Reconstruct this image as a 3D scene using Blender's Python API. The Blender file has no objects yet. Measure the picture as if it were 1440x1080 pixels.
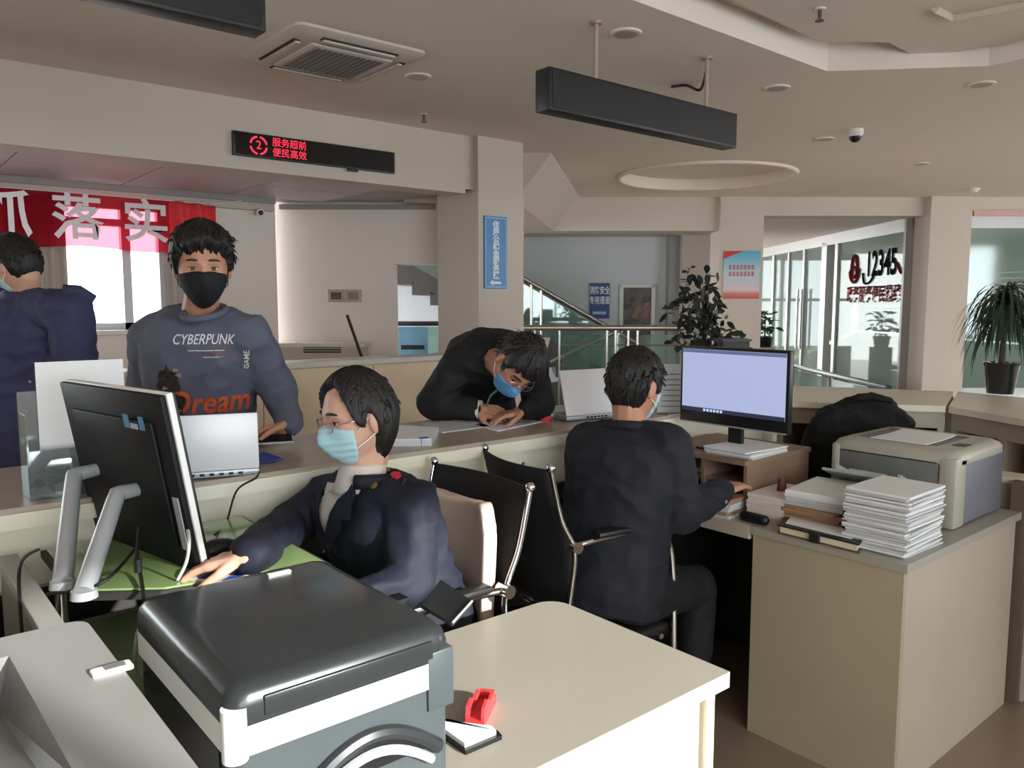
import bpy, bmesh, math, random
from mathutils import Vector, Matrix, noise, geometry
from mathutils.bvhtree import BVHTree

random.seed(7)
scene = bpy.context.scene
COL = scene.collection
PI = math.pi

# ---------------------------------------------------------------- camera
CAM_H = 1.53
FOCAL = 1120.0
TILT = math.atan(115 / 1120.0)
AZ = math.radians(50.2)
cam_data = bpy.data.cameras.new('camera')
cam_data.sensor_width = 36.0
cam_data.lens = FOCAL / 1440 * 36.0
cam_data.clip_start = 0.05
cam = bpy.data.objects.new('camera', cam_data)
cam.location = (0, 0, CAM_H)
cam.rotation_euler = (PI / 2 - TILT, 0, AZ - PI / 2)
COL.objects.link(cam)
scene.camera = cam

# ---------------------------------------------------------------- world, sun, exposure
world = bpy.data.worlds.new('overcast_sky')
scene.world = world
world.use_nodes = True
wn = world.node_tree.nodes
wbg = wn['Background']
wbg.inputs[0].default_value = (0.96, 0.96, 0.95, 1)
wbg.inputs[1].default_value = 2.6

sun_data = bpy.data.lights.new('sun', 'SUN')
sun_data.energy = 4.0
sun_data.angle = math.radians(1.2)
sun_data.color = (1.0, 0.94, 0.84)
sun = bpy.data.objects.new('sun', sun_data)
SUN_FROM = Vector((0.25, -1.0, 0.36)).normalized()
sun.rotation_euler = SUN_FROM.to_track_quat('Z', 'Y').to_euler()
sun.location = (3, -6, 6)
COL.objects.link(sun)

vs = scene.view_settings
vs.view_transform = 'Standard'
vs.look = 'None'
vs.gamma = 1.0
vs.use_curve_mapping = False
vs.exposure = 1.9

# ---------------------------------------------------------------- measuring helpers (photo pixel + a known height, plane or distance -> place in the room)
FWD = Vector((math.cos(AZ), math.sin(AZ), 0))
RGT = Vector((math.sin(AZ), -math.cos(AZ), 0))
UPV = Vector((0, 0, 1))
_f = FWD * math.cos(TILT) - UPV * math.sin(TILT)
_u = RGT.cross(_f)
EYE = Vector((0, 0, CAM_H))


def _ray(x, y):
    return _f + RGT * ((x - 720) / FOCAL) + _u * ((540 - y) / FOCAL)


def ptZ(x, y, z):
    d = _ray(x, y)
    return EYE + d * ((z - CAM_H) / d.z)


def ptD(x, y, dist):
    d = _ray(x, y)
    return EYE + d * (dist / d.dot(FWD))


def ptX(x, y, v):
    d = _ray(x, y)
    return EYE + d * (v / d.x)


def ptY(x, y, v):
    d = _ray(x, y)
    return EYE + d * (v / d.y)


def V(lat, dist, z=0.0):
    p = RGT * lat + FWD * dist
    return Vector((p.x, p.y, z))


def srgb(r, g, b):
    def c(v):
        v /= 255.0
        return v / 12.92 if v <= 0.04045 else ((v + 0.055) / 1.055) ** 2.4
    return (c(r), c(g), c(b), 1.0)


# ---------------------------------------------------------------- materials
MATS = {}


def mat(name, rgb, rough=0.6, metal=0.0, vary=0.06, scale=6.0, bump=0.0, bump_scale=60.0, emit=None, emit_s=0.0,
        coat=0.0, spec=0.5, stretch=None, trans=0.0, alpha=1.0, ior=1.45, sheen=0.0):
    if name in MATS:
        return MATS[name]
    m = bpy.data.materials.new(name)
    m.use_nodes = True
    nt = m.node_tree
    b = nt.nodes['Principled BSDF']
    col = srgb(*rgb)
    b.inputs['Base Color'].default_value = col
    b.inputs['Roughness'].default_value = rough
    b.inputs['Metallic'].default_value = metal
    b.inputs['IOR'].default_value = ior
    b.inputs['Specular IOR Level'].default_value = spec
    b.inputs['Coat Weight'].default_value = coat
    b.inputs['Transmission Weight'].default_value = trans
    b.inputs['Alpha'].default_value = alpha
    b.inputs['Sheen Weight'].default_value = sheen
    if emit:
        b.inputs['Emission Color'].default_value = srgb(*emit)
        b.inputs['Emission Strength'].default_value = emit_s
    tc = nt.nodes.new('ShaderNodeTexCoord')
    mp = nt.nodes.new('ShaderNodeMapping')
    if stretch:
        mp.inputs['Scale'].default_value = stretch
    nt.links.new(tc.outputs['Object'], mp.inputs[0])
    if vary > 0:
        n = nt.nodes.new('ShaderNodeTexNoise')
        n.inputs['Scale'].default_value = scale
        n.inputs['Detail'].default_value = 4
        nt.links.new(mp.outputs[0], n.inputs['Vector'])
        r = nt.nodes.new('ShaderNodeValToRGB')
        r.color_ramp.elements[0].position = 0.3
        r.color_ramp.elements[1].position = 0.7
        r.color_ramp.elements[0].color = tuple(c * (1 - vary) for c in col[:3]) + (1,)
        r.color_ramp.elements[1].color = tuple(min(1, c * (1 + vary)) for c in col[:3]) + (1,)
        nt.links.new(n.outputs[0], r.inputs[0])
        nt.links.new(r.outputs[0], b.inputs['Base Color'])
    if bump > 0:
        n2 = nt.nodes.new('ShaderNodeTexNoise')
        n2.inputs['Scale'].default_value = bump_scale
        n2.inputs['Detail'].default_value = 3
        nt.links.new(mp.outputs[0], n2.inputs['Vector'])
        bp = nt.nodes.new('ShaderNodeBump')
        bp.inputs['Strength'].default_value = bump
        bp.inputs['Distance'].default_value = 0.01
        nt.links.new(n2.outputs[0], bp.inputs['Height'])
        nt.links.new(bp.outputs[0], b.inputs['Normal'])
    MATS[name] = m
    return m


def glass_mat(name, rgb, through=0.8, rough=0.02, haze=0.0):
    """thin architectural glass: clear part + glossy part + a frosted (translucent) share"""
    if name in MATS:
        return MATS[name]
    m = bpy.data.materials.new(name)
    m.use_nodes = True
    nt = m.node_tree
    nt.nodes.remove(nt.nodes['Principled BSDF'])
    out = nt.nodes['Material Output']
    t = nt.nodes.new('ShaderNodeBsdfTransparent')
    t.inputs[0].default_value = srgb(*rgb)
    g = nt.nodes.new('ShaderNodeBsdfGlossy')
    g.inputs['Roughness'].default_value = rough
    g.inputs[0].default_value = (0.9, 0.95, 0.95, 1)
    tr = nt.nodes.new('ShaderNodeBsdfTranslucent')
    tr.inputs[0].default_value = srgb(*rgb)
    df = nt.nodes.new('ShaderNodeBsdfDiffuse')
    df.inputs[0].default_value = srgb(*rgb)
    half = nt.nodes.new('ShaderNodeMixShader')
    half.inputs[0].default_value = 0.35
    nt.links.new(tr.outputs[0], half.inputs[1])
    nt.links.new(df.outputs[0], half.inputs[2])
    hz = nt.nodes.new('ShaderNodeMixShader')
    hz.inputs[0].default_value = haze
    nt.links.new(t.outputs[0], hz.inputs[1])
    nt.links.new(half.outputs[0], hz.inputs[2])
    mx = nt.nodes.new('ShaderNodeMixShader')
    mx.inputs[0].default_value = 1 - through
    nt.links.new(hz.outputs[0], mx.inputs[1])
    nt.links.new(g.outputs[0], mx.inputs[2])
    nt.links.new(mx.outputs[0], out.inputs[0])
    MATS[name] = m
    return m


# ---------------------------------------------------------------- mesh collecting
class MB:
    def __init__(self):
        self.v = []
        self.f = []

    def add(self, vs_, fs_):
        o = len(self.v)
        self.v += [Vector(p) for p in vs_]
        self.f += [tuple(i + o for i in f) for f in fs_]
        return self

    def box(self, x0, x1, y0, y1, z0, z1, bev=0.0, seg=2, M=None):
        if bev <= 0:
            vs_ = [Vector((x, y, z)) for z in (z0, z1) for y in (y0, y1) for x in (x0, x1)]
            fs_ = [(0, 2, 3, 1), (4, 5, 7, 6), (0, 1, 5, 4), (2, 6, 7, 3), (0, 4, 6, 2), (1, 3, 7, 5)]
        else:
            bm = bmesh.new()
            bmesh.ops.create_cube(bm, size=1.0)
            for v in bm.verts:
                v.co = Vector(((x0 + x1) / 2 + v.co.x * (x1 - x0), (y0 + y1) / 2 + v.co.y * (y1 - y0), (z0 + z1) / 2 + v.co.z * (z1 - z0)))
            bmesh.ops.bevel(bm, geom=bm.edges[:], offset=bev, segments=seg, affect='EDGES', profile=0.5)
            bm.verts.index_update()
            vs_ = [v.co.copy() for v in bm.verts]
            fs_ = [tuple(v.index for v in f.verts) for f in bm.faces]
            bm.free()
        if M:
            vs_ = [M @ p for p in vs_]
        return self.add(vs_, fs_)

    def prism(self, poly, z0, z1, M=None):
        n = len(poly)
        a = sum(poly[i][0] * poly[(i + 1) % n][1] - poly[(i + 1) % n][0] * poly[i][1] for i in range(n))
        if a < 0:
            poly = poly[::-1]
        vs_ = [Vector((p[0], p[1], z0)) for p in poly] + [Vector((p[0], p[1], z1)) for p in poly]
        if M:
            vs_ = [M @ p for p in vs_]
        fs_ = [tuple(range(n - 1, -1, -1)), tuple(range(n, 2 * n))]
        fs_ += [(i, (i + 1) % n, (i + 1) % n + n, i + n) for i in range(n)]
        return self.add(vs_, fs_)

    def solid(self, front, offset):
        """polygon in 3-D (any plane) given a thickness vector"""
        n = len(front)
        off = Vector(offset)
        vs_ = [Vector(p) for p in front] + [Vector(p) + off for p in front]
        fs_ = [tuple(range(n)), tuple(range(2 * n - 1, n - 1, -1))]
        fs_ += [(i, i + n, (i + 1) % n + n, (i + 1) % n) for i in range(n)]
        return self.add(vs_, fs_)

    def cyl(self, p0, p1, r0, r1=None, n=16, cap=True):
        r1 = r0 if r1 is None else r1
        return self.tube([p0, p1], [r0, r1], n, cap)

    def tube(self, pts, r, n=10, cap=True):
        pts = [Vector(p) for p in pts]
        if not isinstance(r, (list, tuple)):
            r = [r] * len(pts)
        vs_, fs_ = [], []
        ref = None
        for i, p in enumerate(pts):
            t = (pts[min(i + 1, len(pts) - 1)] - pts[max(i - 1, 0)]).normalized()
            if ref is None:
                ref = Vector((0, 0, 1)) if abs(t.z) < 0.9 else Vector((1, 0, 0))
            a = (ref - t * ref.dot(t))
            a = a.normalized() if a.length > 1e-5 else t.orthogonal().normalized()
            ref = a
            b = t.cross(a)
            for k in range(n):
                an = 2 * PI * k / n
                vs_.append(p + (a * math.cos(an) + b * math.sin(an)) * r[i])
        for i in range(len(pts) - 1):
            for k in range(n):
                k2 = (k + 1) % n
                fs_.append((i * n + k, i * n + k2, (i + 1) * n + k2, (i + 1) * n + k))
        if cap:
            fs_.append(tuple(range(n - 1, -1, -1)))
            m = (len(pts) - 1) * n
            fs_.append(tuple(range(m, m + n)))
        return self.add(vs_, fs_)

    def capsule(self, p0, p1, r0, r1=None, n=10):
        r1 = r0 if r1 is None else r1
        p0, p1 = Vector(p0), Vector(p1)
        t = (p1 - p0)
        t = t.normalized() if t.length > 1e-6 else Vector((0, 0, 1))
        pts, rs = [], []
        for k in range(1, 5):
            a = PI / 2 * k / 4
            pts.append(p0 - t * r0 * math.cos(a)); rs.append(max(1e-4, r0 * math.sin(a)))
        for k in range(4, 0, -1):
            a = PI / 2 * k / 4
            pts.append(p1 + t * r1 * math.cos(a)); rs.append(max(1e-4, r1 * math.sin(a)))
        return self.tube(pts, rs, n)

    def limb(self, pts, rs, n=12):
        for i in range(len(pts) - 1):
            self.capsule(pts[i], pts[i + 1], rs[i], rs[i + 1], n)
        return self

    def loft(self, rings):
        n = len(rings[0])
        vs_ = [p for r in rings for p in r]
        fs_ = []
        for i in range(len(rings) - 1):
            for k in range(n):
                k2 = (k + 1) % n
                fs_.append((i * n + k, i * n + k2, (i + 1) * n + k2, (i + 1) * n + k))
        fs_.append(tuple(range(n - 1, -1, -1)))
        m = (len(rings) - 1) * n
        fs_.append(tuple(range(m, m + n)))
        return self.add(vs_, fs_)

    def sphere(self, c, rx, ry=None, rz=None, nu=16, nv=10, M=None):
        ry = rx if ry is None else ry
        rz = rx if rz is None else rz
        c = Vector(c)
        rings = []
        for i in range(nv + 1):
            ph = PI * (0.02 + 0.96 * i / nv) - PI / 2
            ring = []
            for k in range(nu):
                th = 2 * PI * k / nu
                p = Vector((rx * math.cos(ph) * math.cos(th), ry * math.cos(ph) * math.sin(th), rz * math.sin(ph)))
                if M:
                    p = M @ p
                ring.append(c + p)
            rings.append(ring)
        return self.loft(rings)

    def grid(self, fn, nu, nv, closed_u=False):
        vs_ = [Vector(fn(i / nu, j / nv)) for j in range(nv + 1) for i in range(nu + (0 if closed_u else 1))]
        w = nu if closed_u else nu + 1
        fs_ = []
        for j in range(nv):
            for i in range(nu):
                i2 = (i + 1) % w if closed_u else i + 1
                fs_.append((j * w + i, j * w + i2, (j + 1) * w + i2, (j + 1) * w + i))
        return self.add(vs_, fs_)

    def sheet(self, fn, nu, nv, thick):
        """a curved sheet with real thickness; thick is a vector"""
        t = Vector(thick)
        w, h = nu + 1, nv + 1
        a = [Vector(fn(i / nu, j / nv)) for j in range(h) for i in range(w)]
        vs_ = a + [p + t for p in a]
        o = len(a)
        fs_ = []
        for j in range(nv):
            for i in range(nu):
                q = (j * w + i, j * w + i + 1, (j + 1) * w + i + 1, (j + 1) * w + i)
                fs_.append(q)
                fs_.append(tuple(k + o for k in q[::-1]))
        edge = [i for i in range(w)] + [j * w + nu for j in range(1, h)] + [nv * w + i for i in range(nu - 1, -1, -1)] + [j * w for j in range(nv - 1, 0, -1)]
        for k in range(len(edge)):
            e0, e1 = edge[k], edge[(k + 1) % len(edge)]
            fs_.append((e1, e0, e0 + o, e1 + o))
        return self.add(vs_, fs_)

    def xform(self, M):
        self.v = [M @ p for p in self.v]
        return self


def rotbox(cx, cy, z0, sx, sy, sz, a=0.0, bev=0.0):
    m = MB()
    m.box(-sx / 2, sx / 2, -sy / 2, sy / 2, 0, sz, bev)
    return m.xform(Matrix.Translation((cx, cy, z0)) @ Matrix.Rotation(a, 4, 'Z'))


def _finish(name, me, material, parent, smooth):
    if material:
        me.materials.append(material)
    if smooth:
        me.polygons.foreach_set('use_smooth', [True] * len(me.polygons))
        if smooth != 'all':
            try:
                me.set_sharp_from_angle(angle=math.radians(40))
            except Exception:
                pass
    me.update()
    o = bpy.data.objects.new(name, me)
    COL.objects.link(o)
    if parent:
        o.parent = parent
    return o


ROOTM = {}


def root_inv(parent):
    p = parent
    while p is not None and p.name not in ROOTM:
        p = p.parent
    return ROOTM[p.name] if p is not None else None


def obj(name, mb, material, parent=None, smooth=False, w=True):
    """link collected shapes as ONE mesh object. w: the shapes are given in room coordinates"""
    vs_ = mb.v
    if parent is not None and w:
        inv = root_inv(parent)
        if inv:
            vs_ = [inv @ p for p in vs_]
    me = bpy.data.meshes.new(name)
    me.from_pydata([tuple(p) for p in vs_], [], mb.f)
    bm = bmesh.new()
    bm.from_mesh(me)
    bmesh.ops.recalc_face_normals(bm, faces=bm.faces[:])
    bm.to_mesh(me)
    bm.free()
    return _finish(name, me, material, parent, smooth)


def thing(name, label, cat, loc=(0, 0, 0), rotz=0.0, group=None):
    o = bpy.data.objects.new(name, None)
    o.empty_display_size = 0.1
    o.location = loc
    o.rotation_euler = (0, 0, rotz)
    COL.objects.link(o)
    o['label'] = label
    o['category'] = cat
    if group:
        o['group'] = group
    ROOTM[o.name] = (Matrix.Translation(Vector(loc)) @ Matrix.Rotation(rotz, 4, 'Z')).inverted()
    return o


def tag(o, label, cat, group=None):
    o['label'] = label
    o['category'] = cat
    if group:
        o['group'] = group
    return o


def struct(name, mb, material, parent=None, label=None, smooth=False):
    o = obj(name, mb, material, parent, smooth)
    if parent is None:
        o['kind'] = 'structure'
        if label:
            o['label'] = label
    return o


def centred(mb):
    """shift a thing's own mesh so that its origin is at its base centre; returns the location"""
    xs = [p.x for p in mb.v]; ys = [p.y for p in mb.v]; zs = [p.z for p in mb.v]
    c = Vector(((min(xs) + max(xs)) / 2, (min(ys) + max(ys)) / 2, min(zs)))
    mb.v = [p - c for p in mb.v]
    return c


def single(name, mb, material, label, cat, group=None, smooth=False):
    c = centred(mb)
    o = obj(name, mb, material, None, smooth)
    o.location = c
    return tag(o, label, cat, group)


def text_geo(body, size=1.0, bold=0.0, extrude=0.0, align='CENTER'):
    cu = bpy.data.curves.new('writing', 'FONT')
    cu.body = body
    cu.size = size
    cu.offset = bold * size
    cu.extrude = extrude
    cu.align_x = align
    cu.align_y = 'CENTER'
    cu.resolution_u = 3
    o = bpy.data.objects.new('writing', cu)
    COL.objects.link(o)
    dg = bpy.context.evaluated_depsgraph_get()
    me = bpy.data.meshes.new_from_object(o.evaluated_get(dg))
    vs_ = [v.co.copy() for v in me.vertices]
    fs_ = [tuple(p.vertices) for p in me.polygons]
    bpy.data.objects.remove(o)
    bpy.data.curves.remove(cu)
    bpy.data.meshes.remove(me)
    return vs_, fs_


def text_on(name, body, size, origin, right, up, material, parent, bold=0.02, lift=0.002, sx=1.0):
    """flat lettering lying on a surface; right and up are the writing's own axes"""
    right = Vector(right).normalized(); up = Vector(up).normalized()
    nrm = right.cross(up)
    vs_, fs_ = text_geo(body, size, bold)
    mb = MB().add([Vector(origin) + right * (p.x * sx) + up * p.y + nrm * lift for p in vs_], fs_)
    return obj(name, mb, material, parent)


def voxel(mb, size, smooth=6, noise_amp=0.0, noise_scale=9.0, noise_seed=0.0):
    """weld overlapping shapes into one continuous skin; returns a mesh datablock in room coordinates"""
    me = bpy.data.meshes.new('skin')
    me.from_pydata([tuple(p) for p in mb.v], [], mb.f)
    bm = bmesh.new(); bm.from_mesh(me)
    bmesh.ops.recalc_face_normals(bm, faces=bm.faces[:])
    bm.to_mesh(me); bm.free()
    o = bpy.data.objects.new('skin', me)
    COL.objects.link(o)
    r = o.modifiers.new('r', 'REMESH'); r.mode = 'VOXEL'; r.voxel_size = size
    if smooth:
        s = o.modifiers.new('s', 'SMOOTH'); s.factor = 0.5; s.iterations = smooth
    dg = bpy.context.evaluated_depsgraph_get()
    out = bpy.data.meshes.new_from_object(o.evaluated_get(dg))
    bpy.data.objects.remove(o)
    bpy.data.meshes.remove(me)
    if noise_amp:
        off = Vector((noise_seed, noise_seed * 1.7, -noise_seed))
        nv_ = len(out.vertices)
        co = [0.0] * (3 * nv_); no = [0.0] * (3 * nv_)
        out.vertices.foreach_get('co', co)
        out.vertex_normals.foreach_get('vector', no)
        for i_ in range(nv_):
            j_ = 3 * i_
            p = Vector(co[j_:j_ + 3])
            q = Vector((p.x * noise_scale, p.y * noise_scale, p.z * noise_scale * 1.25)) + off
            n = noise.noise(q)
            n = 1 - 2.2 * abs(n) + 0.35 * noise.noise(q * 2.3)
            k_ = (n - 0.45) * noise_amp
            co[j_] += no[j_] * k_; co[j_ + 1] += no[j_ + 1] * k_; co[j_ + 2] += no[j_ + 2] * k_
        out.vertices.foreach_set('co', co)
        out.update()
    return out


def skin_obj(name, me, material, parent):
    inv = root_inv(parent)
    if inv:
        me.transform(inv)
    return _finish(name, me, material, parent, 'all')


def bvh_of(me):
    return BVHTree.FromPolygons([v.co.copy() for v in me.vertices], [tuple(p.vertices) for p in me.polygons])


def wrap_print(name, vs2, fs2, origin, right, up, bvh, material, parent, lift=0.003, maxlen=0.015, tol=0.2, start=0.5):
    """press a flat print onto a cloth surface"""
    right = Vector(right).normalized(); up = Vector(up); up = (up - right * up.dot(right)).normalized()
    nrm = right.cross(up)
    bm = bmesh.new()
    bvs = [bm.verts.new(p) for p in vs2]
    for f in fs2:
        try:
            bm.faces.new([bvs[i] for i in f])
        except ValueError:
            pass
    bmesh.ops.triangulate(bm, faces=bm.faces[:])
    for _ in range(3):
        long = [e for e in bm.edges if e.calc_length() > maxlen]
        if not long:
            break
        bmesh.ops.subdivide_edges(bm, edges=long, cuts=1)
        bmesh.ops.triangulate(bm, faces=[f for f in bm.faces if len(f.verts) > 3])
    bm.verts.index_update()
    origin = Vector(origin)
    pts = []
    last = 0.0
    for v in bm.verts:
        p = origin + right * v.co.x + up * v.co.y + nrm * start
        hit, hn, _, dist = bvh.ray_cast(p, -nrm, 1.2)
        if hit is not None and abs(dist - start) < tol:
            q = hit + (hn if hn.dot(nrm) > 0 else nrm) * lift
            pts.append(q)
        else:
            pts.append(None)
    fs_ = [tuple(v.index for v in f.verts) for f in bm.faces]
    bm.free()
    keep = [f for f in fs_ if all(pts[i] is not None for i in f)]
    mb = MB()
    mb.v = [p if p is not None else origin for p in pts]
    mb.f = keep
    inv = root_inv(parent)
    me = bpy.data.meshes.new(name)
    me.from_pydata([tuple(inv @ p if inv else p) for p in mb.v], [], mb.f)
    return _finish(name, me, material, parent, False)


def copy_tree(o, parent=None):
    c = o.copy()
    COL.objects.link(c)
    c.parent = parent
    for ch in list(o.children):
        copy_tree(ch, c)
    return c

# ================================================================= the setting
M_WALL = mat('painted_wall', (200, 188, 177), 0.7, vary=0.02, scale=1.2, bump=0.05, bump_scale=120)
M_BAYWALL = mat('brightened_bay_wall', (230, 221, 215), 0.7, vary=0.02, scale=1.2)  # wall colour made paler so the bay looks more brightly lit
M_CEIL = mat('ceiling_paint', (226, 215, 204), 0.75, vary=0.03, scale=0.8, bump=0.03, bump_scale=90)
M_SOFFIT = mat('panel_ceiling', (196, 184, 190), 0.5, vary=0.03, scale=1.0)
M_BLUEWALL = mat('stair_hall_wall', (208, 211, 215), 0.7, vary=0.02, scale=1.0)
M_FLOOR = mat('floor_tile', (126, 109, 94), 0.22, vary=0.10, scale=2.0, bump=0.02, bump_scale=30)
M_TRIM = mat('grey_trim', (150, 146, 144), 0.4, vary=0.02)
M_DARKGAP = mat('cove_shadow_gap', (70, 74, 62), 0.8, vary=0.05)
M_ALU = mat('window_aluminium', (186, 186, 186), 0.4, metal=0.3, vary=0.02)
M_STEEL = mat('brushed_steel', (190, 186, 180), 0.25, metal=1.0, vary=0.04, scale=30, stretch=(1, 1, 12))
M_CHROME = mat('chrome', (215, 215, 218), 0.08, metal=1.0, vary=0.0)
M_CLEAR = glass_mat('clear_glass', (232, 240, 238), 0.92)
M_GREENGLASS = glass_mat('green_tint_glass', (206, 218, 214), 0.92, 0.03, haze=0.45)
M_RAILGLASS = glass_mat('rail_glass', (206, 226, 220), 0.90, 0.03, haze=0.10)
M_FROST = glass_mat('frosted_glass', (190, 212, 204), 0.88, 0.08, haze=0.5)
M_PANE = glass_mat('window_pane', (244, 248, 250), 0.95)
M_WHITEPAINT = mat('white_plastic', (222, 220, 216), 0.4, vary=0.02)
M_BLACKMETAL = mat('black_metal', (34, 34, 36), 0.45, vary=0.1, scale=3)

CZ = 2.76      # main ceiling
SZ = 2.37      # dropped ceiling / beam underside
YB = 4.88      # beam line between hall and window bay
YW = 6.40      # window wall

# floor
struct('floor', MB().box(-3.2, 19, -2.8, 16, -0.1, 0.0), M_FLOOR)

# ---- main ceiling with its polygon tray and round recess cut through it
outer = [(-3.1, -2.7), (18.0, -2.7), tuple(V(15.2, 9.6))[:2], tuple(V(-1.6, 9.6))[:2], (3.75, 8.6), (3.75, YB), (-3.1, YB)]
tray = [(1.6, 2.29), (4.12, 2.31), (4.68, 1.72), (4.68, -0.9), (4.1, -1.5), (1.6, -1.5), (0.9, -0.8), (0.9, 1.6)]
RC, RR = Vector((6.55, 4.9, 0)), 0.82
ring = [(RC.x + RR * math.cos(2 * PI * k / 48), RC.y + RR * math.sin(2 * PI * k / 48)) for k in range(48)]
cm = MB()
loops = [[Vector((x, y, 0)) for x, y in L] for L in (outer, tray, ring)]
flat = [p for L in loops for p in L]
tris = geometry.tessellate_polygon(loops)
cm.add([Vector((p.x, p.y, CZ)) for p in flat], [tuple(t) for t in tris])
ceiling = struct('ceiling', cm, M_CEIL)


def recess(name, poly, z0, z1, parent, lip=0.0):
    n = len(poly)
    m = MB()
    vs_ = [Vector((x, y, z0)) for x, y in poly] + [Vector((x, y, z1)) for x, y in poly]
    m.add(vs_, [(i, (i + 1) % n, (i + 1) % n + n, i + n) for i in range(n)] + [tuple(range(n, 2 * n))])
    return obj(name, m, M_CEIL, parent)


recess('ceiling_tray', tray, CZ, CZ + 0.14, ceiling)
raft_px = [(900, -60), (1150, 57), (1250, 60), (1287, 79), (1328, 77), (1470, 50), (1560, -60)]
raft = [tuple(ptZ(x, y, CZ + 0.075))[:2] for x, y in raft_px] + [(2.6, -0.6), (1.6, 0.6)]
obj('raft_panel', MB().prism(raft, CZ + 0.075, CZ + 0.10), M_CEIL, ceiling)
recess('round_recess', ring, CZ, CZ + 0.09, ceiling)
rim = MB()
rim.tube([(RC.x + (RR + 0.02) * math.cos(2 * PI * k / 48), RC.y + (RR + 0.02) * math.sin(2 * PI * k / 48), CZ - 0.005) for k in range(49)], 0.022, 8, cap=False)
obj('recess_rim', rim, M_CEIL, ceiling, smooth=True)
obj('light_block_slab', MB().prism([(-3.3, -2.9), (18.3, -2.9), tuple(V(16, 9.9))[:2], tuple(V(-2.9, 13.2))[:2], tuple(V(-2.9, 8.2))[:2], (1.8, 6.75), (-3.3, 6.75)], 3.06, 3.2), M_CEIL, ceiling)  # unseen slab added to block sky light leaking past the ceiling
# square frame of a second tray, right of the raft
fr = [ptZ(x, y, CZ + 0.07) for x, y in ((1315, 12), (1340, 24), (1445, 4))]
obj('tray_light_frame', MB().tube(fr, 0.02, 4), M_WALL, ceiling)

# ---- beam (soffit band) over the half wall, with the window bay behind it
band = struct('beam_hall', MB().box(-3.1, 3.72, YB, YB + 0.16, SZ, CZ), M_WALL)
struct('trim_1', MB().box(-3.1, 3.60, YB - 0.02, YB + 0.2, SZ - 0.035, SZ), M_WALL)
# panel ceiling of the bay, laid as separate panels with recessed joints
bay = struct('ceiling_bay', MB().box(-3.1, 3.70, YB + 0.16, YW + 0.2, SZ + 0.012, SZ + 0.05), M_TRIM)
px0 = -3.1
k = 0
while px0 < 2.9:
    wdt = 0.78
    obj('ceiling_panel', MB().box(px0 + 0.006, px0 + wdt - 0.006, YB + 0.2, YB + 0.76, SZ, SZ + 0.02), M_SOFFIT, bay)
    obj('ceiling_panel', MB().box(px0 + 0.006, px0 + wdt - 0.006, YB + 0.775, YW - 0.10, SZ, SZ + 0.02), M_SOFFIT, bay)
    px0 += wdt
struct('trim_2', MB().box(-3.1, 2.75, YW - 0.10, YW - 0.02, SZ - 0.045, SZ + 0.01, 0.006), M_TRIM)
struct('trim_3', MB().box(-3.1, 2.75, YW - 0.07, YW, SZ - 0.10, SZ - 0.045), M_WALL)

# ---- window wall of the bay, opening left free for the window
wx0, wx1 = ptY(40, 400, YW).x, ptY(236, 400, YW).x
wz0, wz1 = ptY(150, 464, YW).z, 2.26
wm = MB()
wm.box(-3.1, -2.7, YW, YW + 0.22, 0, 2.9)
wm.box(0.3, wx0, YW, YW + 0.22, 0, 2.9)
wm.box(-2.7, 0.3, YW, YW + 0.22, 0, 0.95)
wm.box(-2.7, 0.3, YW, YW + 0.22, 2.26, 2.9)
wm.box(wx1, 2.78, YW, YW + 0.22, 0, 2.9)
wm.box(wx0, wx1, YW, YW + 0.22, 0, wz0)
wm.box(wx0, wx1, YW, YW + 0.22, wz1, 2.9)
struct('wall_back', wm, M_BAYWALL)
wf = MB()
fw = 0.03
mx = ptY(181, 400, YW).x
for (a, b) in ((wx0, wx0 + 0.05), (wx1 - 0.05, wx1), (mx - 0.03, mx + 0.03)):
    wf.box(a, b, YW + 0.02, YW + 0.09, wz0, wz1)
tz = ptY(150, 312, YW).z
for (a, b) in ((wz0, wz0 + 0.05), (wz1 - 0.05, wz1), (tz - 0.025, tz + 0.025)):
    wf.box(wx0, wx1, YW + 0.02, YW + 0.09, a, b)
win1 = struct('window_1', wf, M_ALU)
for (a, b) in ((wx0 + 0.05, mx - 0.03), (mx + 0.03, wx1 - 0.05)):
    for (c, d) in ((wz0 + 0.05, tz - 0.025), (tz + 0.025, wz1 - 0.05)):
        obj('pane', MB().box(a, b, YW + 0.05, YW + 0.056, c, d), M_PANE, win1)
obj('window_sill', MB().box(wx0 - 0.05, wx1 + 0.05, YW - 0.10, YW + 0.03, wz0 - 0.035, wz0, 0.006), M_WHITEPAINT, win1)

wf = MB()  # unseen window added to bring more daylight into the bay
for xx in (-2.7, -1.7, -0.7, 0.25):
    wf.box(xx, xx + 0.05, YW + 0.02, YW + 0.09, 0.95, 2.26)
wf.box(-2.7, 0.3, YW + 0.02, YW + 0.09, 0.95, 1.0)
wf.box(-2.7, 0.3, YW + 0.02, YW + 0.09, 2.21, 2.26)
win7 = struct('window_7', wf, M_ALU)
for xx in (-2.65, -1.65, -0.65):
    obj('pane', MB().box(xx, xx + 0.9, YW + 0.05, YW + 0.056, 1.0, 2.21), M_PANE, win7)

# angled end wall of the bay (faces the hall), with an opening on to the staircase
d_e = 6.95
x_open0, x_open1 = (556 - 720) / 1126 * d_e, (622 - 720) / 1126 * d_e
zo0, zo1 = ptD(590, 560, d_e).z, ptD(590, 372, d_e).z


def frontal(mb, lat0, lat1, dist, th, z0, z1):
    a, b = V(lat0, dist), V(lat1, dist)
    c, d = V(lat1, dist + th), V(lat0, dist + th)
    mb.prism([(a.x, a.y), (b.x, b.y), (c.x, c.y), (d.x, d.y)], z0, z1)
    return mb


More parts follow.
